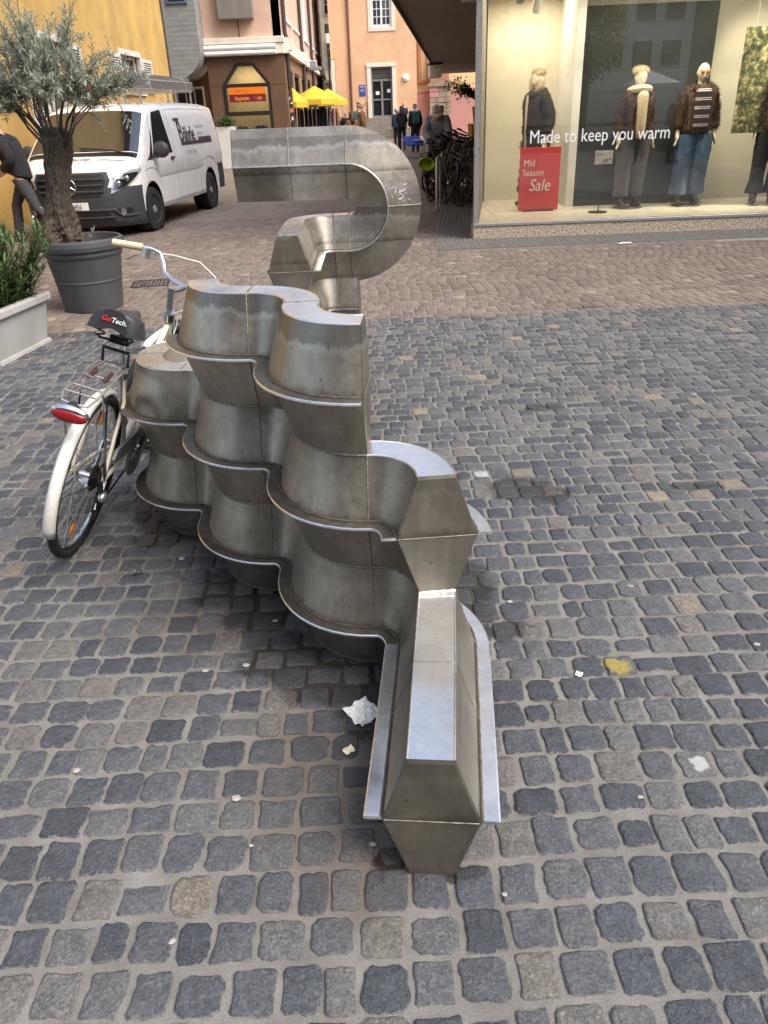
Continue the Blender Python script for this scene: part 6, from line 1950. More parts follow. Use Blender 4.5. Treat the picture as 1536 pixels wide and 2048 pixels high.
for k in range(30):
    a = rt.uniform(0, 2 * PI); el = rt.uniform(-.6, 1.3)
    if k < 3: a, el = (PI + rt.uniform(-.4, .4), -.05)
    if math.cos(a) > .1: el = max(el, .02)
    d = Vector((math.cos(a) * math.cos(el), math.sin(a) * math.cos(el), math.sin(el)))
    p0 = Vector((.06 + .10 * math.cos(a), .10 * math.sin(a), .84 + rt.uniform(-.05, .08)))
    p3 = ctr + Vector((d.x * rad.x, d.y * rad.y, d.z * rad.z)) * rt.uniform(.55, .92)
    p1 = p0 + Vector((d.x * .12, d.y * .12, .16)); p2 = p1.lerp(p3, .55) + Vector((rt.uniform(-.06, .06), rt.uniform(-.06, .06), .05))
    pts = [p0, p1, p2, p3]
    r0 = rt.uniform(.007, .014)
    br.tube(pts, [r0, r0 * .75, r0 * .45, r0 * .2], 6)
    for q in range(17):
        t = rt.uniform(.3, 1)
        s_ = p1.lerp(p2, min(1, t * 1.6)) if t < .62 else p2.lerp(p3, (t - .62) / .38)
        out = (s_ - Vector((.06, 0, .95))).normalized()
        dd = (out + Vector((rt.gauss(0, .55), rt.gauss(0, .55), rt.gauss(.25, .45)))).normalized()
        tips.append((s_, dd, rt.uniform(.16, .32)))
br.build('branch', M_twig, tree)
vs, fs, tn = [], [], []
tw = MB()
for s_, d, L in tips:
    bend_ = Vector((rt.gauss(0, .2), rt.gauss(0, .2), rt.gauss(-.12, .25)))
    pts = [s_ + d * L * t + bend_ * L * t * t for t in (0, .35, .7, 1)]
    tw.tube(pts, [.0035, .003, .0022, .001], 4, caps=False)
    nl = int(L / .0165)
    base_t = rt.uniform(.0, .45)
    for k in range(nl):
        t = .08 + .92 * k / nl
        p = s_ + d * L * t + bend_ * L * t * t
        dd = (d + bend_ * 2 * t).normalized()
        ref = Vector((0, 0, 1)) if abs(dd.z) < .85 else Vector((1, 0, 0))
        u = dd.cross(ref).normalized(); w = dd.cross(u)
        for sd in (0, 1):
            a = k * 1.57 + sd * PI + rt.uniform(-.5, .5)
            ld = (dd * rt.uniform(.55, 1.0) + (u * math.cos(a) + w * math.sin(a)) * .8).normalized()
            leaf_quad(vs, fs, tn, p, ld, Vector((rt.gauss(0, .4), rt.gauss(0, .4), 1)).normalized(), rt.uniform(.038, .066), rt.uniform(.009, .0135), min(1, max(0, base_t + rt.uniform(0, .55))))
leaf_obj('crown', vs, fs, tn, M_olive, tree)
tw.build('twig', M_twig, tree, smooth=0)
# sucker at the foot of the trunk
vs, fs, tn = [], [], []
for k in range(14):
    d = Vector((rt.gauss(.3, .4), rt.gauss(-.2, .4), 1)).normalized()
    leaf_quad(vs, fs, tn, Vector((.20 + .004 * k, -.1, .02 + .008 * k)), d, Vector((0, -1, .3)), .05, .010, rt.random())
leaf_obj('sucker_shoot', vs, fs, tn, M_olive, tree)

# stone-coloured trough with oleander
M_trough = pbr('pale_grey_trough', (.33, .325, .305), .8, 0, .2, 3, .2, 80, .003, streak=True)
PR = R(-9.5)
trg = thing('planter_trough', 'pale grey rectangular trough planter with thick rim at the left edge', 'planter', (-3.13, 6.02, 0), PR)
def taper_box(mb, w0, d0, w1, d1, z0, z1):
    mb.add([(-w0, -d0, z0), (w0, -d0, z0), (w0, d0, z0), (-w0, d0, z0), (-w1, -d1, z1), (w1, -d1, z1), (w1, d1, z1), (-w1, d1, z1)],
           [(3, 2, 1, 0), (4, 5, 6, 7), (0, 1, 5, 4), (1, 2, 6, 5), (2, 3, 7, 6), (3, 0, 4, 7)])
    return mb
WW, DD = .40, .345
taper_box(MB(), WW - .012, DD - .01, WW + .035, DD + .03, .03, .335).build('shell', M_trough, trg, smooth=0, bevel=.01)
taper_box(MB(), WW + .012, DD + .012, WW + .006, DD + .006, 0, .035).build('foot', M_trough, trg, smooth=0, bevel=.006)
rim = MB()
o1, o2 = WW + .065, DD + .06
rim.b2(-o1, o1, -o2, -o2 + .07, .33, .395).b2(-o1, o1, o2 - .07, o2, .33, .395).b2(-o1, -o1 + .07, -o2 + .07, o2 - .07, .33, .395).b2(o1 - .07, o1, -o2 + .07, o2 - .07, .33, .395)
rim.build('rim', M_trough, trg, smooth=0, bevel=.014)
MB().b2(-o1 + .06, o1 - .06, -o2 + .06, o2 - .06, .34, .37).build('soil', M_soil, trg, smooth=0)
ole = thing('oleander', 'dense dark green oleander bush growing in the pale trough', 'shrub', (-3.13, 6.02, .36), PR)
ro = random.Random(8)
stems = MB()
leaves = []
for k in range(300):
    bx_, by_ = ro.uniform(-.33, .38), ro.uniform(-.28, .30)
    H_ = ro.uniform(.12, .60) * (1 - .15 * abs(by_))
    tilt = Vector((bx_ * .9 + ro.gauss(0, .12), by_ * .9 + ro.gauss(0, .12), 1)).normalized()
    p0 = Vector((bx_, by_, .0)); p1 = p0 + tilt * H_ * .5 + Vector((ro.gauss(0, .02), ro.gauss(0, .02), 0)); p2 = p0 + tilt * H_ + Vector((bx_ * .15, by_ * .15, 0))
    stems.tube([p0, p1, p2], [.006, .005, .003], 5)
    nw = max(4, int(H_ / .035))
    tone0 = ro.uniform(0, .45)
    for q in range(nw):
        t = .15 + .85 * q / (nw - 1)
        p = p0.lerp(p1, t * 2) if t < .5 else p1.lerp(p2, t * 2 - 1)
        for s_ in range(3):
            a = q * 1.05 + s_ * 2.094 + ro.uniform(-.3, .3)
            rise = ro.uniform(.15, .8) + (.9 if q >= nw - 2 else 0)
            d = Vector((math.cos(a), math.sin(a), rise)).normalized()
            leaves.append((p, d, ro.uniform(.08, .13), ro.uniform(.013, .020), min(1, tone0 + ro.uniform(0, .3) + (.35 if q >= nw - 2 else 0))))
stems.build('stem', pbr('green_stem', (.08, .10, .04), .7), ole)
lm = XF[ole.name]
leaves.sort(key=lambda l: (lm @ (l[0] + l[1] * l[2])).y - (lm @ l[0]).x * .9 - (lm @ l[0]).z * .6)
vs, fs, tn = [], [], []
for k, (p, d, L, W, t) in enumerate(leaves):
    if k < 260:
        v1, f1, t1 = [], [], []
        leaf_quad(v1, f1, t1, p, d, Vector((0, 0, 1)), L, W, t, .22)
        leaf_obj('leaf', v1, f1, t1, M_oleander, ole)
    else:
        leaf_quad(vs, fs, tn, p, d, Vector((0, 0, 1)), L, W, t, .22)
leaf_obj('foliage', vs, fs, tn, M_oleander, ole, 'stuff')

# tall white planter at the shop corner
wp = thing('tall_planter', 'tall white planter standing before the brown shopfront behind the van', 'planter', (-4.62, 28, 0))
taper_box(MB(), .22, .22, .29, .29, 0, 1.24).build('shell', pbr('white_planter', (.66, .69, .70), .6, 0, .08, 3), wp, smooth=0, bevel=.01)
MB().b2(-.26, .26, -.26, .26, 1.2, 1.245).build('soil', M_soil, wp, smooth=0)
sh = thing('small_shrub', 'small green shrub growing in the tall white planter', 'shrub', (-4.62, 28, 1.24))
vs, fs, tn = [], [], []
for k in range(700):
    d = Vector((ro.gauss(0, 1), ro.gauss(0, 1), abs(ro.gauss(0, .6)) + .1)).normalized()
    p = Vector((d.x * .34, d.y * .34, d.z * .34)) * ro.uniform(.3, 1)
    leaf_quad(vs, fs, tn, p, (d + Vector((ro.gauss(0, .5), ro.gauss(0, .5), ro.gauss(0, .5)))).normalized(), Vector((0, 0, 1)), .09, .04, ro.random())
leaf_obj('foliage', vs, fs, tn, M_shrub, sh)
MB().tube([(0, 0, 0), (.02, 0, .2)], .02, 6).build('stem', M_twig, sh)
# leafy branch growing out under the canopy's far end
vb = thing('wall_shrub', 'leafy green branch growing from the wall under the far end of the canopy', 'shrub', (3.75, 30.5, 2.0))
stm = MB()
vs, fs, tn = [], [], []
for k in range(16):
    e = Vector((ro.uniform(-1.0, -.1), ro.uniform(-.5, .5), ro.uniform(-.15, .42)))
    stm.tube([(.15, 0, -.35), e * .5 + Vector((0, 0, .05)), e], [.03, .015, .006], 5)
    for q in range(38):
        p = e * ro.uniform(.25, 1.05) + Vector((ro.gauss(0, .06), ro.gauss(0, .06), ro.gauss(0, .06)))
        d = Vector((ro.gauss(-.4, .6), ro.gauss(0, .6), ro.gauss(0, .5))).normalized()
        leaf_quad(vs, fs, tn, p, d, Vector((0, 0, 1)), ro.uniform(.09, .15), .055, ro.random())
stm.tube([(.15, 0, -2.0), (.15, 0, -.35)], .035, 6)
stm.build('branch', M_twig, vb); leaf_obj('foliage', vs, fs, tn, M_shrub, vb)
# tree on the square behind the viewpoint, mirrored in the window
mt = thing('plane_tree', 'leafy autumn tree on the square, mirrored in the shop glass', 'tree', (11.2, -30, 0))
MB().tube([(0, 0, 0), (.1, 0, 2.5), (0, .1, 5)], [.25, .2, .1], 10).build('trunk', M_bark, mt)
vs, fs, tn = [], [], []
for k in range(2600):
    d = Vector((ro.gauss(0, 1), ro.gauss(0, 1), ro.gauss(0, 1))).normalized()
    c_ = Vector((0, 0, 5)) + Vector((d.x * 2.2, d.y * 2.2, d.z * 2.6)) * ro.uniform(.35, 1) ** .6
    leaf_quad(vs, fs, tn, c_, Vector((ro.gauss(0, 1), ro.gauss(0, 1), ro.gauss(0, 1))).normalized(), Vector((0, 0, 1)), .3, .18, ro.random())
leaf_obj('crown', vs, fs, tn, leaf_mat('autumn_leaf', (.10, .12, .03), (.42, .33, .08), (.3, .28, .1)), mt)
# ------------------------------------------------------------------ people and mannequins
def skin_mesh(name, nodes, edges, mat, parent, sub=1, root=0, flat=1.0, wrinkle=0.0, extra=None):
    """nodes: list of (x, y, z, r); one continuous skinned surface"""
    me = bpy.data.meshes.new(name)
    me.from_pydata([n[:3] for n in nodes], edges, [])
    o = bpy.data.objects.new(name, me); COL.objects.link(o)
    o.modifiers.new('skin', 'SKIN').use_smooth_shade = True
    for i, n in enumerate(nodes):
        sv = me.skin_vertices[0].data[i]
        sv.radius = (n[3] * 1.16, n[3] * 1.16); sv.use_root = (i == root)
    if sub:
        m = o.modifiers.new('sub', 'SUBSURF'); m.levels = sub; m.render_levels = sub
    dg = bpy.context.evaluated_depsgraph_get()
    out = bpy.data.meshes.new_from_object(o.evaluated_get(dg), depsgraph=dg)
    bpy.data.objects.remove(o)
    out.name = name
    out.polygons.foreach_set('use_smooth', [True] * len(out.polygons))
    if flat != 1.0:
        for v in out.vertices: v.co.y *= flat
    if wrinkle:
        sd_ = len(out.vertices) * .37
        for v in out.vertices:
            c = v.co
            v.co = c + v.normal * wrinkle * (noise.noise((c.x * 9, c.y * 9, c.z * 16 + sd_)) + .6 * noise.noise((c.x * 20, c.y * 20, c.z * 30 + sd_)))
    if extra:
        vs = [tuple(v.co) for v in out.vertices]; fs = [tuple(p.vertices) for p in out.polygons]
        b = len(vs)
        vs += [tuple(v) for v in extra[0]]; fs += [tuple(b + i for i in f) for f in extra[1]]
        out = bpy.data.meshes.new(name); out.from_pydata(vs, [], fs)
        out.polygons.foreach_set('use_smooth', [True] * len(fs))
    out.materials.clear()
    return link_mesh(name, out, mat, parent)

def head_shape(c, hv, fx, k):
    """skull with brow, eye sockets, nose, lips, chin and ears, as a grid"""
    sx = fx.cross(hv)
    g = lambda a, b, s_: math.exp(-((a / s_[0]) ** 2 + (b / s_[1]) ** 2))
    nu, nv = 30, 22
    vs, fs = [], []
    for j in range(nv + 1):
        th = PI * j / nv
        for i in range(nu):
            ph = 2 * PI * i / nu
            x, y, z = math.sin(th) * math.sin(ph), math.sin(th) * math.cos(ph), math.cos(th)
            px, py, pz = x * .076, y * (.098 if y < 0 else .094), z * (.108 if z > 0 else .125)
            if z < 0:                                          # jaw narrows, back of the skull lifts
                t = -z
                px *= 1 - .38 * t * t; py = py * (1 - .15 * t) + .014 * t
                if y < 0: py *= 1 - .45 * t
            if y > .2:
                py += .026 * g(x, z + .22, (.13, .20)) * 1.0   # nose
                py += .010 * g(x, z + .42, (.16, .07)) * 1.0
                py -= .011 * (g(x - .36, z + .02, (.17, .12)) + g(x + .36, z + .02, (.17, .12)))
                py += .006 * g(x, z - .14, (.55, .09))
                py += .008 * g(x, z + .60, (.28, .05)) + .007 * g(x, z + .69, (.24, .05))
                py += .010 * g(x, z + .93, (.3, .14))
            if abs(x) > .85: px += math.copysign(.014 * g(y + .05, z + .08, (.16, .24)), x)
            vs.append((c + sx * px + fx * py + hv * pz) * k)
    for j in range(nv):
        for i in range(nu):
            fs.append((j * nu + i, j * nu + (i + 1) % nu, (j + 1) * nu + (i + 1) % nu, (j + 1) * nu + i))
    return vs, fs

def chain(nodes, edges, pts, start=None):
    prev = start
    for p in pts:
        nodes.append(p); i = len(nodes) - 1
        if prev is not None: edges.append((prev, i))
        prev = i
    return prev

BASE = dict(pel=(0, 0, .95), sp=(0, .005, 1.12), ch=(0, .0, 1.32), nk=(0, -.005, 1.47), hd=(0, .02, 1.62),
            shL=(.165, 0, 1.41), elL=(.215, -.03, 1.14), wrL=(.225, .05, .90), shR=(-.165, 0, 1.41), elR=(-.215, -.03, 1.14), wrR=(-.225, .05, .90),
            hpL=(.085, 0, .92), knL=(.095, .02, .50), anL=(.095, -.02, .09), toL=(.105, .13, .035), hpR=(-.085, 0, .92), knR=(-.095, .02, .50), anR=(-.095, -.02, .09), toR=(-.105, .13, .035))

def figure(kindname, label, cat, loc, rotz, h, pose=None, skin=None, cl=None, group=None, hair=None, female=False, hands=True, face=True):
    """x right-left, y the way the figure faces"""
    t = thing(kindname, label, cat, loc, rotz, group)
    k = h / 1.75
    J = {a: Vector(b) for a, b in BASE.items()}
    for a, b in (pose or {}).items(): J[a] = Vector(b)
    if female:
        for s_ in 'LR':
            J['sh' + s_].x *= .9
    def n(a, r, d=(0, 0, 0)):
        q = (J[a] + Vector(d)) * k
        return (q.x, q.y, q.z, r * k)
    hv = (J['hd'] - J['nk']).normalized()
    fx = Vector((0, 1, 0))
    if 'look' in (pose or {}): fx = Vector(pose['look']).normalized()
    fx = (fx - fx.dot(hv) * hv).normalized()
    def hp(up, fw, sd, r):
        q = (J['hd'] + hv * up + fx * fw + fx.cross(hv) * sd) * k
        return (q.x, q.y, q.z, r * k)
    nodes, edges = [], []
    p = chain(nodes, edges, [n('pel', .095), n('sp', .088), n('ch', .105)])
    nk = chain(nodes, edges, [n('nk', .052)], p)
    chain(nodes, edges, [hp(-.02, -.01, 0, .048)], nk)
    head = head_shape(J['hd'] + hv * .012, hv, fx, k)
    for s_ in 'LR':
        sg = 1 if s_ == 'L' else -1
        w = chain(nodes, edges, [n('sh' + s_, .055), n('el' + s_, .040), n('wr' + s_, .026)], p)
        dv = (J['wr' + s_] - J['el' + s_]).normalized()
        palm = J['wr' + s_] + dv * .065
        pm = chain(nodes, edges, [tuple(palm * k) + (.030 * k,)], w)
        if hands:
            side = Vector((0, 1, 0)); side = (side - side.dot(dv) * dv).normalized()
            inn = dv.cross(side) * sg
            for q, (o_, L) in enumerate(((.027, .070), (.009, .082), (-.009, .078), (-.026, .062))):
                a = palm + dv * .025 + side * o_
                b = a + dv * L * .55 + inn * .006; c = a + dv * L + inn * .02
                chain(nodes, edges, [tuple(a * k) + (.0095 * k,), tuple(b * k) + (.0085 * k,), tuple(c * k) + (.007 * k,)], pm)
            a = palm - dv * .02 + side * .034; b = a + dv * .035 + side * .018; c = b + dv * .03 + side * .002
            chain(nodes, edges, [tuple(a * k) + (.012 * k,), tuple(b * k) + (.010 * k,), tuple(c * k) + (.008 * k,)], pm)
        chain(nodes, edges, [n('hp' + s_, .062), n('kn' + s_, .052), n('an' + s_, .036), n('to' + s_, .032)], 0)
    skin_mesh('body', nodes, edges, skin, t, 2, extra=head)
    if face and cat != 'mannequin' and h > .5:
        for s_ in (1, -1):
            q = hp(.012, .082, s_ * .028, 0)
            MB().ball(q[:3], .010 * k, 8).build('eye', M_eye, t)
    cl = cl or {}
    if 'jacket' in cl:
        mat, ex, hem = cl['jacket']
        nd, ed = [], []
        lo = J['pel'].lerp(J['sp'], .2) + Vector((0, 0, -hem))
        p2 = chain(nd, ed, [tuple(lo * k) + ((.135 + ex) * k,), n('pel', .135 + ex), n('sp', .128 + ex), n('ch', .135 + ex)])
        q = J['ch'].lerp(J['nk'], .75); chain(nd, ed, [tuple(q * k) + ((.075 + ex * .5) * k,)], p2)
        for s_ in 'LR':
            e2 = J['el' + s_].lerp(J['wr' + s_], .92)
            chain(nd, ed, [n('sh' + s_, .068 + ex * .6), n('el' + s_, .052 + ex * .6), tuple(e2 * k) + ((.040 + ex * .5) * k,)], p2)
        skin_mesh('jacket', nd, ed, mat, t, 2, wrinkle=.012)
    if 'trousers' in cl:
        mat, wid, hemr, stop = cl['trousers']
        nd, ed = [], []
        p2 = chain(nd, ed, [n('sp', .128, (0, 0, .0)), n('pel', .145)])
        for s_ in 'LR':
            e2 = J['kn' + s_].lerp(J['an' + s_], stop)
            chain(nd, ed, [n('hp' + s_, .088 + wid)], p2)
        o = skin_mesh('trousers', nd, ed, mat, t, 2)
        for s_ in 'LR':
            e2 = J['kn' + s_].lerp(J['an' + s_], stop)
            rows_ = []
            key = [(J['hp' + s_] + Vector((0, 0, -.02)), .098 + wid), (J['hp' + s_].lerp(J['kn' + s_], .5), .085 + wid), (J['kn' + s_], .066 + wid), (J['kn' + s_].lerp(e2, .5), .055 + wid * .9 + hemr * .08), (e2, hemr), (e2 + (J['kn' + s_] - e2).normalized() * .02, hemr * .8)]
            path, rad_ = [], []
            for (a, ra), (b, rb) in zip(key, key[1:]):
                for q in range(5):
                    path.append(a.lerp(b, q / 5)); rad_.append(ra + (rb - ra) * q / 5)
            path.append(key[-1][0]); rad_.append(key[-1][1])
            for p_, r_ in zip(path, rad_):
                rows_.append([((p_ + Vector((math.cos(a), math.sin(a) * .95, 0)) * r_ * (1 + .10 * noise.noise((math.cos(a) * 2.2 + p_.x * 9, math.sin(a) * 2.2, p_.z * 13)))) * k) for a in [2 * PI * q / 20 for q in range(21)]])
            MB().grid(rows_).build('trouser_leg', mat, o, smooth=70)
    if 'shoes' in cl:
        mat = cl['shoes']
        for s_ in 'LR':
            nd, ed = [], []
            a = J['an' + s_]; b = J['to' + s_]
            chain(nd, ed, [tuple((a + (J['kn' + s_] - a).normalized() * .17) * k) + (.052 * k,), tuple((a + Vector((0, 0, -.03))) * k) + (.046 * k,), tuple(a.lerp(b, .6) * k) + (.040 * k,), tuple(b * k) + (.036 * k,)])
            o = skin_mesh('shoe', nd, ed, mat, t, 2)
            MB().ball(tuple((a.lerp(b, .55) + Vector((0, 0, -.012))) * k), (.052 * k, .125 * k, .048 * k), 14).box(tuple((a + Vector((0, -.012, -.062))) * k), (.07 * k, .07 * k, .055 * k)).build('shoe_upper', mat, o)
    if hair:
        mat, style = hair
        nd, ed = [], []
        if style == 'short':
            chain(nd, ed, [hp(.03, -.035, 0, .075), hp(.06, -.02, 0, .082), hp(.098, -.005, 0, .062)])
        elif style == 'long':
            chain(nd, ed, [hp(-.30, -.085, 0, .07), hp(-.15, -.075, 0, .085), hp(.0, -.04, 0, .092), hp(.06, -.02, 0, .088), hp(.10, -.005, 0, .062)])
        elif style == 'hood':
            chain(nd, ed, [hp(-.12, -.035, 0, .10), hp(.0, -.025, 0, .108), hp(.06, -.015, 0, .10), hp(.11, -.02, 0, .066)])
        elif style == 'cap':
            chain(nd, ed, [hp(.045, -.012, 0, .092), hp(.085, -.008, 0, .086), hp(.108, -.006, 0, .06)])
        o = skin_mesh({'short': 'hair', 'long': 'hair', 'hood': 'hood', 'cap': 'cap'}[style], nd, ed, mat, t, 2)
        if style == 'cap':
            m = MB()
            rows = []
            for i in range(5):
                r_ = .075 + .018 * i
                rows.append([Vector(hp(.045 - .006 * i, (r_ + .015) * math.cos(a), r_ * .95 * math.sin(a), 0)[:3]) for a in [R(-62 + 124 * j / 10) for j in range(11)]])
            ob_ = m.grid(rows).build('peak', mat, o)
            md = ob_.modifiers.new('thick', 'SOLIDIFY'); md.thickness = .006
    t['_k'] = k
    del t['_k']
    return t, J, k

M_skin = pbr('skin', (.50, .30, .22), .55, 0, .06, 10)
M_eye = pbr('eye_dark', (.02, .015, .012), .2)
def cloth(name, col, var=.15): return pbr(name, col, .9, 0, var, 14, .3, 160, .002)
M_cblack = cloth('black_fabric', (.012, .012, .014)); M_cgrey = cloth('grey_knit', (.30, .33, .37)); M_cnavy = cloth('navy_fabric', (.02, .03, .06)); M_cjean = cloth('blue_denim', (.045, .08, .15))
M_cbrown = cloth('brown_fabric', (.22, .11, .05)); M_cdkgrey = cloth('charcoal_fabric', (.045, .045, .05)); M_cteal = cloth('teal_fabric', (.03, .11, .12)); M_cwhite = cloth('white_fabric', (.65, .62, .58))
M_hairbrown = pbr('brown_hair', (.07, .035, .02), .6, 0, .3, 60); M_hairblack = pbr('dark_hair', (.015, .012, .01), .6, 0, .3, 60); M_hairgrey = pbr('grey_hair', (.16, .14, .12), .7, 0, .3, 60)
M_shoe = pbr('dark_leather', (.02, .018, .016), .45, 0, .2, 30)

# man in black at the left edge, striding to the left
walk = dict(pel=(0, .0, .93), sp=(0, .04, 1.10), ch=(0, .10, 1.29), nk=(0, .15, 1.43), hd=(0, .20, 1.57), shL=(.175, .09, 1.37), shR=(-.175, .10, 1.37), elL=(.235, .02, 1.11), wrL=(.13, .22, 1.0), elR=(-.24, -.02, 1.13), wrR=(-.12, .22, 1.0),
            hpL=(.09, 0, .90), knL=(.095, .20, .52), anL=(.095, .26, .09), toL=(.10, .41, .04), hpR=(-.09, 0, .90), knR=(-.095, -.16, .50), anR=(-.095, -.46, .17), toR=(-.10, -.36, .04))
man, J, k = figure('person', 'person in black hooded jacket and dark cap striding left beside the trough planter', 'person', (-5.05, 12.2, 0), R(90), 1.74, walk, M_skin, dict(jacket=(M_cblack, .025, .05), trousers=(M_cdkgrey, .012, .075, .97), shoes=M_shoe), None, (M_cblack, 'cap'))
MB().tube([(J['nk'] + Vector((.10 * math.cos(a), -.05 + .085 * math.sin(a), .0 + .03 * math.sin(a)))) * k for a in [2 * PI * q / 12 for q in range(12)]], .045, 8, closed=True).build('hood', M_cblack, man)

def backpack(name, label, t_loc, rotz, mat, J, k):
    b = thing(name, label, 'backpack', t_loc, rotz)
    q = J['ch'].lerp(J['sp'], .45) * k + Vector((0, -.235 * k, 0))
    MB().box(q, (.30 * k, .17 * k, .46 * k)).build('pack', mat, b, bevel=.06 * k, seg=4)
    MB().box(q + Vector((0, -.10 * k, -.07 * k)), (.24 * k, .06 * k, .20 * k)).build('pocket', mat, b, bevel=.025 * k, seg=3)
    for sd in (1, -1):
        MB().tube([(q + Vector((sd * .10, .06, .20))), (J['sh' + ('L' if sd > 0 else 'R')] + Vector((-sd * .04, .02, .085))) * k, (J['ch'] + Vector((sd * .12, .165, -.02))) * k, (q + Vector((sd * .13, .10, -.18)))], .02 * k, 6, flat=.5).build('strap', M_cblack, b)
    return b

away = 0.0                       # facing along +Y: seen from the back
figure('person', 'person with long black hair and black jacket standing with back turned below the church steps', 'person', (1.40, 36, 0), R(-10), 1.66, dict(elL=(.20, .05, 1.14), wrL=(.13, .2, 1.08), elR=(-.2, .05, 1.14), wrR=(-.13, .2, 1.08)), M_skin, dict(jacket=(M_cblack, .03, .12), trousers=(M_cblack, .0, .05, .98), shoes=M_shoe), None, (M_hairblack, 'long'), female=True)
p_, J, k = figure('person', 'person in dark coat carrying a teal backpack, seen from behind in the lane', 'person', (1.85, 34, 0), R(8), 1.72, dict(hd=(0, .05, 1.60)), M_skin, dict(jacket=(M_cblack, .045, .16), trousers=(M_cnavy, .01, .06, .98), shoes=M_shoe), None, (M_hairgrey, 'short'))
backpack('backpack', 'teal backpack worn by the person in the dark coat in the lane', (1.85, 34, 0), R(8), M_cteal, J, k)
MB().tube([(Vector((.14 * math.cos(a), -.03 + .10 * math.sin(a), 1.47))) * k for a in [2 * PI * q / 12 for q in range(12)]], .04, 8, closed=True).build('white_hood', M_cwhite, p_)
figure('person', 'person in navy jacket sitting on the church steps behind the others', 'person', (2.05, 49.6, .45), R(180), 1.72, dict(pel=(0, 0, .62), sp=(0, .04, .80), ch=(0, .06, 1.0), nk=(0, .06, 1.14), hd=(0, .08, 1.28), shL=(.17, .06, 1.08), shR=(-.17, .06, 1.08), elL=(.22, .12, .82), wrL=(.1, .33, .74), elR=(-.22, .12, .82), wrR=(-.1, .33, .74), hpL=(.09, 0, .60), knL=(.12, .42, .58), anL=(.12, .40, .14), toL=(.12, .54, .08), hpR=(-.09, 0, .60), knR=(-.12, .42, .58), anR=(-.12, .40, .14), toR=(-.12, .54, .08)), M_skin, dict(jacket=(M_cnavy, .02, .02), trousers=(M_cdkgrey, .01, .06, .96), shoes=M_shoe), None, (M_hairblack, 'short'))
bend = dict(pel=(0, -.10, .95), sp=(0, -.04, 1.12), ch=(0, .08, 1.29), nk=(0, .17, 1.42), hd=(0, .26, 1.50), shL=(.185, .08, 1.36), shR=(-.185, .08, 1.36), elL=(.25, .20, 1.10), wrL=(.12, .38, .98), elR=(-.25, .20, 1.10), wrR=(-.10, .38, .98), hpL=(.09, -.1, .92), hpR=(-.09, -.1, .92), look=(0, .5, -1))
figure('person', 'person in grey knit jacket and white cap bending over the parked bicycles', 'person', (1.42, 17.7, 0), R(172), 1.74, bend, M_skin, dict(jacket=(M_cgrey, .03, .10), trousers=(M_cdkgrey, .01, .06, .98), shoes=M_shoe), None, (M_cwhite, 'cap'))
figure('person', 'person with dark hair in black clothes standing just behind the person in the white cap', 'person', (1.72, 20.2, 0), R(15), 1.62, dict(hd=(0, .06, 1.60)), M_skin, dict(jacket=(M_cblack, .02, .08), trousers=(M_cblack, .0, .055, .98), shoes=M_shoe), None, (M_hairblack, 'short'))
p_, J, k = figure('person', 'tall person in brown jacket with short grey hair seen above the hook of the sculpture', 'person', (-.28, 27, 0), R(-50), 1.80, None, M_skin, dict(jacket=(M_cbrown, .03, .08), trousers=(M_cjean, .01, .06, .98), shoes=M_shoe), None, (M_hairgrey, 'short'))
backpack('backpack', 'teal and black backpack on the tall person in the brown jacket', (-.28, 27, 0), R(-50), M_cteal, J, k)
figure('person', 'person with long brown hair seen from behind above the hook of the sculpture', 'person', (-.49, 25.8, 0), R(20), 1.56, None, M_skin, dict(jacket=(M_cbrown, .02, .06), trousers=(M_cjean, .0, .06, .98), shoes=M_shoe), None, (M_hairbrown, 'long'), female=True)
figure('person', 'small person in dark coat, leftmost of the group before the church', 'person', (-1.27, 40, 0), R(170), 1.38, None, M_skin, dict(jacket=(M_cdkgrey, .02, .06), trousers=(M_cdkgrey, .0, .06, .98), shoes=M_shoe), None, (M_hairbrown, 'short'))
figure('person', 'person in black jacket with dark fringe standing between the small person and the tall one', 'person', (-.98, 38, 0), R(165), 1.52, None, M_skin, dict(jacket=(M_cblack, .03, .06), trousers=(M_cblack, .0, .06, .98), shoes=M_shoe), None, (M_hairblack, 'short'))
figure('person', 'person in dark coat and hat on the square, mirrored right in shop glass', 'person', (7.75, -1.6, 0), R(-10), 1.70, None, M_skin, dict(jacket=(M_cblack, .04, .2), trousers=(M_cblack, .02, .07, .97), shoes=M_shoe), None, (M_cblack, 'cap'))
figure('person', 'person in dark jacket with cap on the square, mirrored left in shop glass', 'person', (7.15, -2.6, 0), R(20), 1.78, None, M_skin, dict(jacket=(M_cdkgrey, .03, .1), trousers=(M_cblack, .01, .07, .97), shoes=M_shoe), None, (M_cdkgrey, 'cap'))
figure('person', 'person with blue shirt mostly hidden behind the person with long black hair', 'person', (1.22, 36.9, 0), R(150), 1.60, None, M_skin, dict(jacket=(M_cjean, .02, .12), trousers=(M_cdkgrey, .0, .055, .98), shoes=M_shoe), None, (M_cwhite, 'hood'))
bt2 = thing('blue_ground_sheet', 'bright blue sheet with white papers spread low behind the bicycles', 'sheet', (1.55, 30, 0))
MB().box((0, 0, .53), (.62, 1.0, .04), rotm(R(14), 0, R(9))).build('top', pbr('bright_blue_cloth', (.02, .07, .38), .8), bt2, smooth=0)
for sx in (-.35, .35):
    for sy in (-.45, .45): MB().tube([(sx, sy, 0), (sx, sy, .5)], .02, 6).build('leg', M_alu, bt2)
MB().box((.2, -.2, .566), (.35, .25, .008), rotm(0, 0, .3)).build('paper', M_white, bt2, smooth=0)

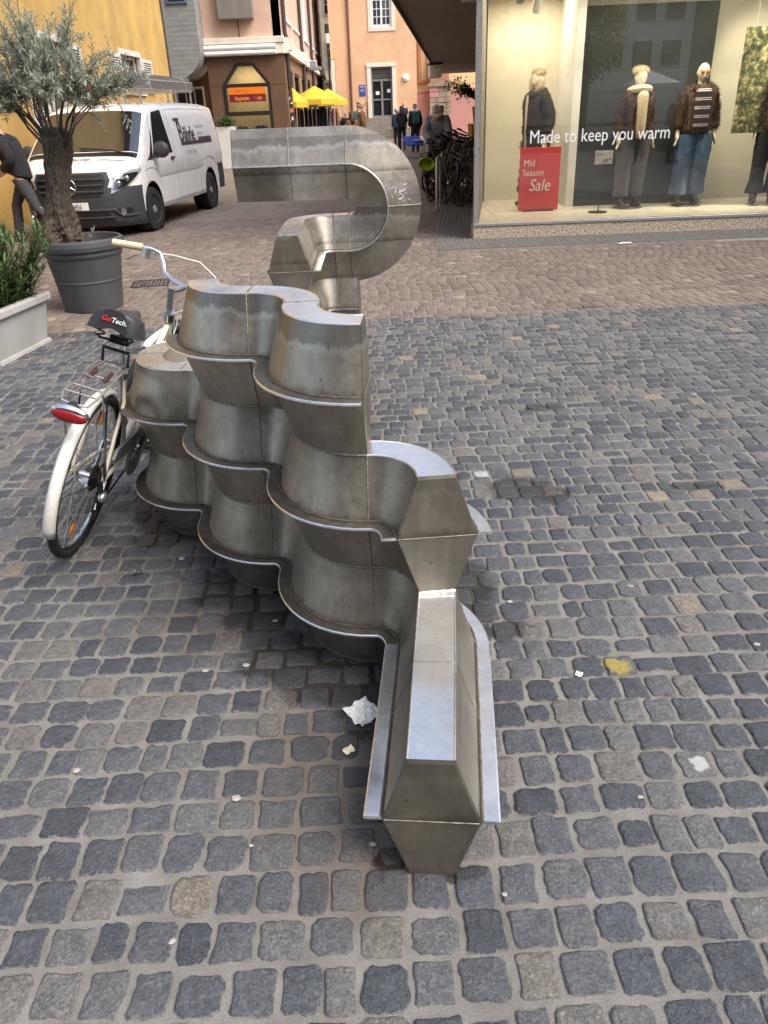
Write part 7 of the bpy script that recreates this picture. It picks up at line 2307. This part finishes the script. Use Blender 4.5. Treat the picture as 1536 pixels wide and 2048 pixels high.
# ------------------------------------------------------------------ parasols and clothes rails in the lane
M_parasol = pbr('yellow_parasol_cloth', (.66, .43, .03), .8, 0, .06, 3)
def parasol(x, y, r, ztop, label):
    t = thing('parasol', label, 'parasol', (x, y, 0), .3, 'yellow parasols in the lane')
    MB().tube([(0, 0, 0), (0, 0, ztop)], .03, 8).build('pole', M_alu, t)
    MB().lathe([(.25, 0), (.25, .06), (.05, .1)], 16).build('foot', M_iron, t)
    n = 8
    vs = [(0, 0, ztop)] + [(r * math.cos(2 * PI * k / n), r * math.sin(2 * PI * k / n), ztop - .52) for k in range(n)] + [(r * 1.01 * math.cos(2 * PI * k / n), r * 1.01 * math.sin(2 * PI * k / n), ztop - .72) for k in range(n)]
    MB().add(vs, [(0, 1 + k, 1 + (k + 1) % n) for k in range(n)] + [(1 + k, 9 + k, 9 + (k + 1) % n, 1 + (k + 1) % n) for k in range(n)]).build('canopy_cloth', M_parasol, t, smooth=0)
    for k in range(n):
        MB().tube([(0, 0, ztop - .12), (r * .98 * math.cos(2 * PI * k / n), r * .98 * math.sin(2 * PI * k / n), ztop - .53)], .012, 4).build('rib', M_alu, t)
parasol(-2.25, 37.5, 1.06, 2.54, 'yellow parasol nearest the shop corner, over dark clothes')
parasol(-1.85, 41.5, .95, 2.50, 'yellow parasol behind and right of the nearest one')
parasol(-3.0, 35.2, .62, 2.45, 'yellow parasol half hidden behind the corner downpipe')
def clothes_rail(x, y, label, cols, wdt=1.5, rot=0):
    t = thing('clothes_rail', label, 'clothes rail', (x, y, 0), rot)
    MB().tube([(-wdt / 2, 0, 0), (-wdt / 2, 0, 1.75), (wdt / 2, 0, 1.75), (wdt / 2, 0, 0)], .02, 6).build('frame', M_alu, t)
    for k, m in enumerate(cols):
        cx = -wdt / 2 + .12 + k * (wdt - .2) / len(cols)
        g = thing('garment', ['dark', 'black', 'maroon', 'navy', 'brown', 'violet'][k % 6] + ' garment hanging on the clothes rail, number %s from the corner side' % ['first', 'second', 'third', 'fourth', 'fifth', 'sixth', 'seventh', 'eighth', 'ninth', 'tenth'][k], 'garment', (x + cx * math.cos(rot), y + cx * math.sin(rot), 0), rot, 'clothes hanging on the rail under the yellow parasol')
        pts = [(-.2, .62 + .05 * (k % 3)), (.2, .62 + .05 * (k % 3)), (.2, 1.5), (.08, 1.66), (-.08, 1.66), (-.2, 1.5)]
        MB().prism(pts, lambda a, b, d: (d, a, b), -.05, .05).build('cloth', m, g, smooth=0, bevel=.02)
        MB().tube([(0, 0, 1.66), (0, 0, 1.77)], .006, 4).build('hanger', M_alu, g)
M_maroon = cloth('maroon_cloth', (.12, .03, .04)); M_viol = cloth('dusty_violet_cloth', (.25, .14, .16))
clothes_rail(-2.05, 38.0, 'clothes rail with dark garments under the nearest yellow parasol', [M_maroon, M_cblack, M_cblack, M_cblack, M_cnavy, M_cblack, M_cblack, M_viol, M_viol, M_cbrown], 1.9, R(10))

# ------------------------------------------------------------------ mannequins in the shop window
M_manq = pbr('ivory_mannequin', (.72, .64, .48), .35, 0, .03, 4)
M_fur_d = pbr('dark_brown_fur', (.030, .018, .012), .95, 0, .35, 60); M_fur_m = pbr('brown_fur', (.075, .043, .026), .95, 0, .4, 60); M_fur_c = pbr('cream_fleece', (.62, .50, .34), .95, 0, .15, 60)
M_trgrey = cloth('grey_trousers', (.085, .085, .088)); M_boot = pbr('black_boot', (.012, .012, .013), .35, 0, .1, 20)
def denim():
    m, nt, bs = new_mat('faded_denim')
    tc = nt.nodes.new('ShaderNodeTexCoord').outputs['Object']
    c = ramp(nt, noise_n(nt, mapped(nt, tc, (2.2, 2.2, 1.2)), 2.2, 3), [(.35, (.025, .05, .11)), (.55, (.06, .11, .2)), (.72, (.22, .29, .38))])
    nt.links.new(c, bs.inputs['Base Color']); bs.inputs['Roughness'].default_value = .9
    return m
def stripes():
    m, nt, bs = new_mat('striped_knit')
    tc = nt.nodes.new('ShaderNodeTexCoord').outputs['Object']
    sx = nt.nodes.new('ShaderNodeSeparateXYZ'); nt.links.new(tc, sx.inputs[0])
    f = math_n(nt, 'FRACT', math_n(nt, 'MULTIPLY', sx.outputs[2], 9.5))
    a = math_n(nt, 'MULTIPLY', math_n(nt, 'GREATER_THAN', f, .70), math_n(nt, 'LESS_THAN', f, .80))
    b = math_n(nt, 'GREATER_THAN', f, .90)
    c = mixc(nt, math_n(nt, 'ADD', a, b, True), (.018, .014, .02), (.6, .48, .5))
    nt.links.new(c, bs.inputs['Base Color']); bs.inputs['Roughness'].default_value = .9
    return m
M_denim, M_stripe = denim(), stripes()
M_glassdisc = pbr('glass_disc', (.25, .30, .26), .1, 0, .05, 4)

def fur_on(obj, n, L, mat, name='fur', seed=1, droop=.6):
    n = int(n * 2.6)
    rf = random.Random(seed)
    me = obj.data
    polys = list(me.polygons); ar = [p.area for p in polys]
    vs, fs = [], []
    for p in rf.choices(polys, ar, k=n):
        pts = [me.vertices[i].co for i in p.vertices]
        w = [rf.random() for _ in pts]; s_ = sum(w)
        c = sum((q * (a / s_) for q, a in zip(pts, w)), Vector())
        nr = p.normal
        d = (nr + Vector((rf.gauss(0, .45), rf.gauss(0, .45), rf.gauss(0, .45) - droop))).normalized()
        t = d.cross(Vector((rf.gauss(0, 1), rf.gauss(0, 1), rf.gauss(0, 1)))).normalized() * L * .055
        b = len(vs); l = L * rf.uniform(.6, 1.2)
        vs += [c - t, c + t, c + d * l]; fs.append((b, b + 1, b + 2))
    me2 = bpy.data.meshes.new(name); me2.from_pydata([tuple(v) for v in vs], [], fs)
    o = link_mesh(name, me2, mat, obj)
    o['kind'] = 'stuff'
    return o

def manq(lx_, ly_, rot, h, label, pose, cl, zoff=.19):
    t, J, k = figure('mannequin', label, 'mannequin', sw(lx_, ly_, zoff + .012), rot + SROT, h, pose, M_manq, cl, 'mannequins in the shop window', None, True)
    MB().lathe([(.21, -.011), (.21, -.002), (.0, -.0015)], 40).build('base_plate', M_glassdisc, t)
    return t, J, k
def fleece_hat(t, J, k, flaps, mat=None, sd=1):
    mat = mat or M_fur_c
    q = J['hd'] * k
    o = skin_mesh('hat', [(q.x, q.y - .02, q.z + .055, .088), (q.x, q.y - .01, q.z + .09, .09), (q.x, q.y - .01, q.z + .13, .07)], [(0, 1), (1, 2)], mat, t, 2)
    fur_on(o, 900, .035, mat, 'fleece', sd, .1)
    if flaps:
        for s_ in (1, -1):
            f = skin_mesh('ear_flap', [(q.x + s_ * .085, q.y, q.z + .04, .045), (q.x + s_ * .09, q.y + .015, q.z - .06, .05), (q.x + s_ * .06, q.y + .04, q.z - .15, .04)], [(0, 1), (1, 2)], mat, t, 2)
            fur_on(f, 350, .03, mat, 'fleece', sd + 2, .3)
HIP = dict(elL=(.21, -.05, 1.15), wrL=(.235, .02, .92), elR=(-.21, -.05, 1.15), wrR=(-.235, .02, .92), anL=(.13, .02, .10), toL=(.16, .15, .035), knL=(.12, .02, .5), anR=(-.10, -.02, .10), toR=(-.12, .11, .035))
LOOK = R(180)
# in the long dark coat, turned to the left
t, J, k = manq(1.03, 1.62, R(118), 1.80, 'mannequin in long dark fur coat and cream fur hat behind the red sale board', HIP, dict(jacket=(M_fur_d, .045, .05), shoes=M_boot))
jk = [c for c in t.children if c.name.startswith('jacket')][0]
fur_on(jk, 2600, .03, M_fur_d, 'fur', 4)
rows = []
for i in range(9):
    z = 1.12 - .92 * i / 8
    rr = .19 + .075 * i / 8
    rows.append([(rr * 1.05 * math.cos(a), rr * .82 * math.sin(a), z * k) for a in [2 * PI * q / 26 for q in range(27)]])
sk_ = MB().grid(rows).build('coat_skirt', M_fur_d, t, smooth=180); fur_on(sk_, 2600, .03, M_fur_d, 'fur', 5)
MB().tube([(0.02, .165 * k, 1.44 * k), (.015, .185 * k, 1.25 * k), (.01, .185 * k, 1.0 * k), (.0, .19, .7)], .022, 6, flat=.5).build('cream_shirt_front', M_fur_c, t)
MB().tube([(.11 * math.cos(a) * k, (.02 + .10 * math.sin(a)) * k, (1.46 - .03 * math.sin(a)) * k) for a in [2 * PI * q / 14 for q in range(14)]], .045, 8, closed=True).build('fur_collar', M_fur_d, t)
fleece_hat(t, J, k, True, sd=3)
# cream fur hat, hooded top, brown fur jacket, grey trousers
t, J, k = manq(2.32, 1.20, LOOK + R(8), 1.76, 'mannequin in cream fleece hat, brown fur jacket and grey trousers beside the price stand', HIP, dict(jacket=(M_fur_m, .042, .07), trousers=(M_trgrey, .048, .105, .88), shoes=M_boot))
jk = [c for c in t.children if c.name.startswith('jacket')][0]; fur_on(jk, 3600, .045, M_fur_m, 'fur', 6)
MB().box(Vector((0, .15, 1.18)) * k, (.14, .15, .58)).build('cream_top', M_fur_c, t, bevel=.065, seg=5)
MB().tube([(.125 * math.cos(a) * k, (.02 + .11 * math.sin(a)) * k, (1.475 + .02 * math.sin(a)) * k) for a in [2 * PI * q / 16 for q in range(16)]], .05, 8, closed=True).build('hood', M_fur_c, t)
fleece_hat(t, J, k, False, sd=7)
# bald, orange glasses, striped knit, fur jacket, jeans
t, J, k = manq(3.17, 1.22, LOOK - R(6), 1.79, 'bald mannequin with orange glasses, striped knit, fur jacket and wide jeans', HIP, dict(jacket=(M_fur_m, .042, .07), trousers=(M_denim, .058, .125, .88), shoes=M_boot))
jk = [c for c in t.children if c.name.startswith('jacket')][0]; fur_on(jk, 3600, .045, M_fur_m, 'fur', 8)
MB().box(Vector((-.01, .135, 1.20)) * k, (.21, .17, .54)).build('striped_top', M_stripe, t, bevel=.075, seg=5)
co_ = MB().tube([(.10 * math.cos(a) * k, (.02 + .10 * math.sin(a)) * k, (1.46 - .03 * math.sin(a)) * k) for a in [2 * PI * q / 14 for q in range(14)]], .05, 8, closed=True).build('fur_collar', M_fur_m, t); fur_on(co_, 700, .05, M_fur_m, 'fur', 9)
q = J['hd'] * k
gl_ = MB()
for s_ in (1, -1):
    gl_.ball((q.x + s_ * .036, q.y + .102, q.z + .018), (.033, .012, .024), 14)
gl_.tube([(q.x - .07, q.y + .03, q.z + .025), (q.x - .05, q.y + .10, q.z + .028), (q.x + .05, q.y + .10, q.z + .028), (q.x + .07, q.y + .03, q.z + .025)], .004, 5)
gl_.build('glasses', pbr('orange_lens', (.55, .16, .04), .15), t)
# rightmost: dark fur jacket, flared black trousers
t, J, k = manq(4.18, 1.02, LOOK - R(14), 1.80, 'mannequin in dark fur jacket and flared black trousers at the right edge of the window', HIP, dict(jacket=(M_fur_m, .045, .06), trousers=(M_cblack, .03, .12, .90), shoes=M_boot))
jk = [c for c in t.children if c.name.startswith('jacket')][0]; fur_on(jk, 4200, .05, M_fur_m, 'fur', 10)
MB().box(Vector((0, .15, 1.16)) * k, (.15, .15, .5)).build('plum_top', cloth('plum_cloth', (.06, .02, .04)), t, bevel=.06, seg=5)
fleece_hat(t, J, k, False, M_fur_m, sd=11)
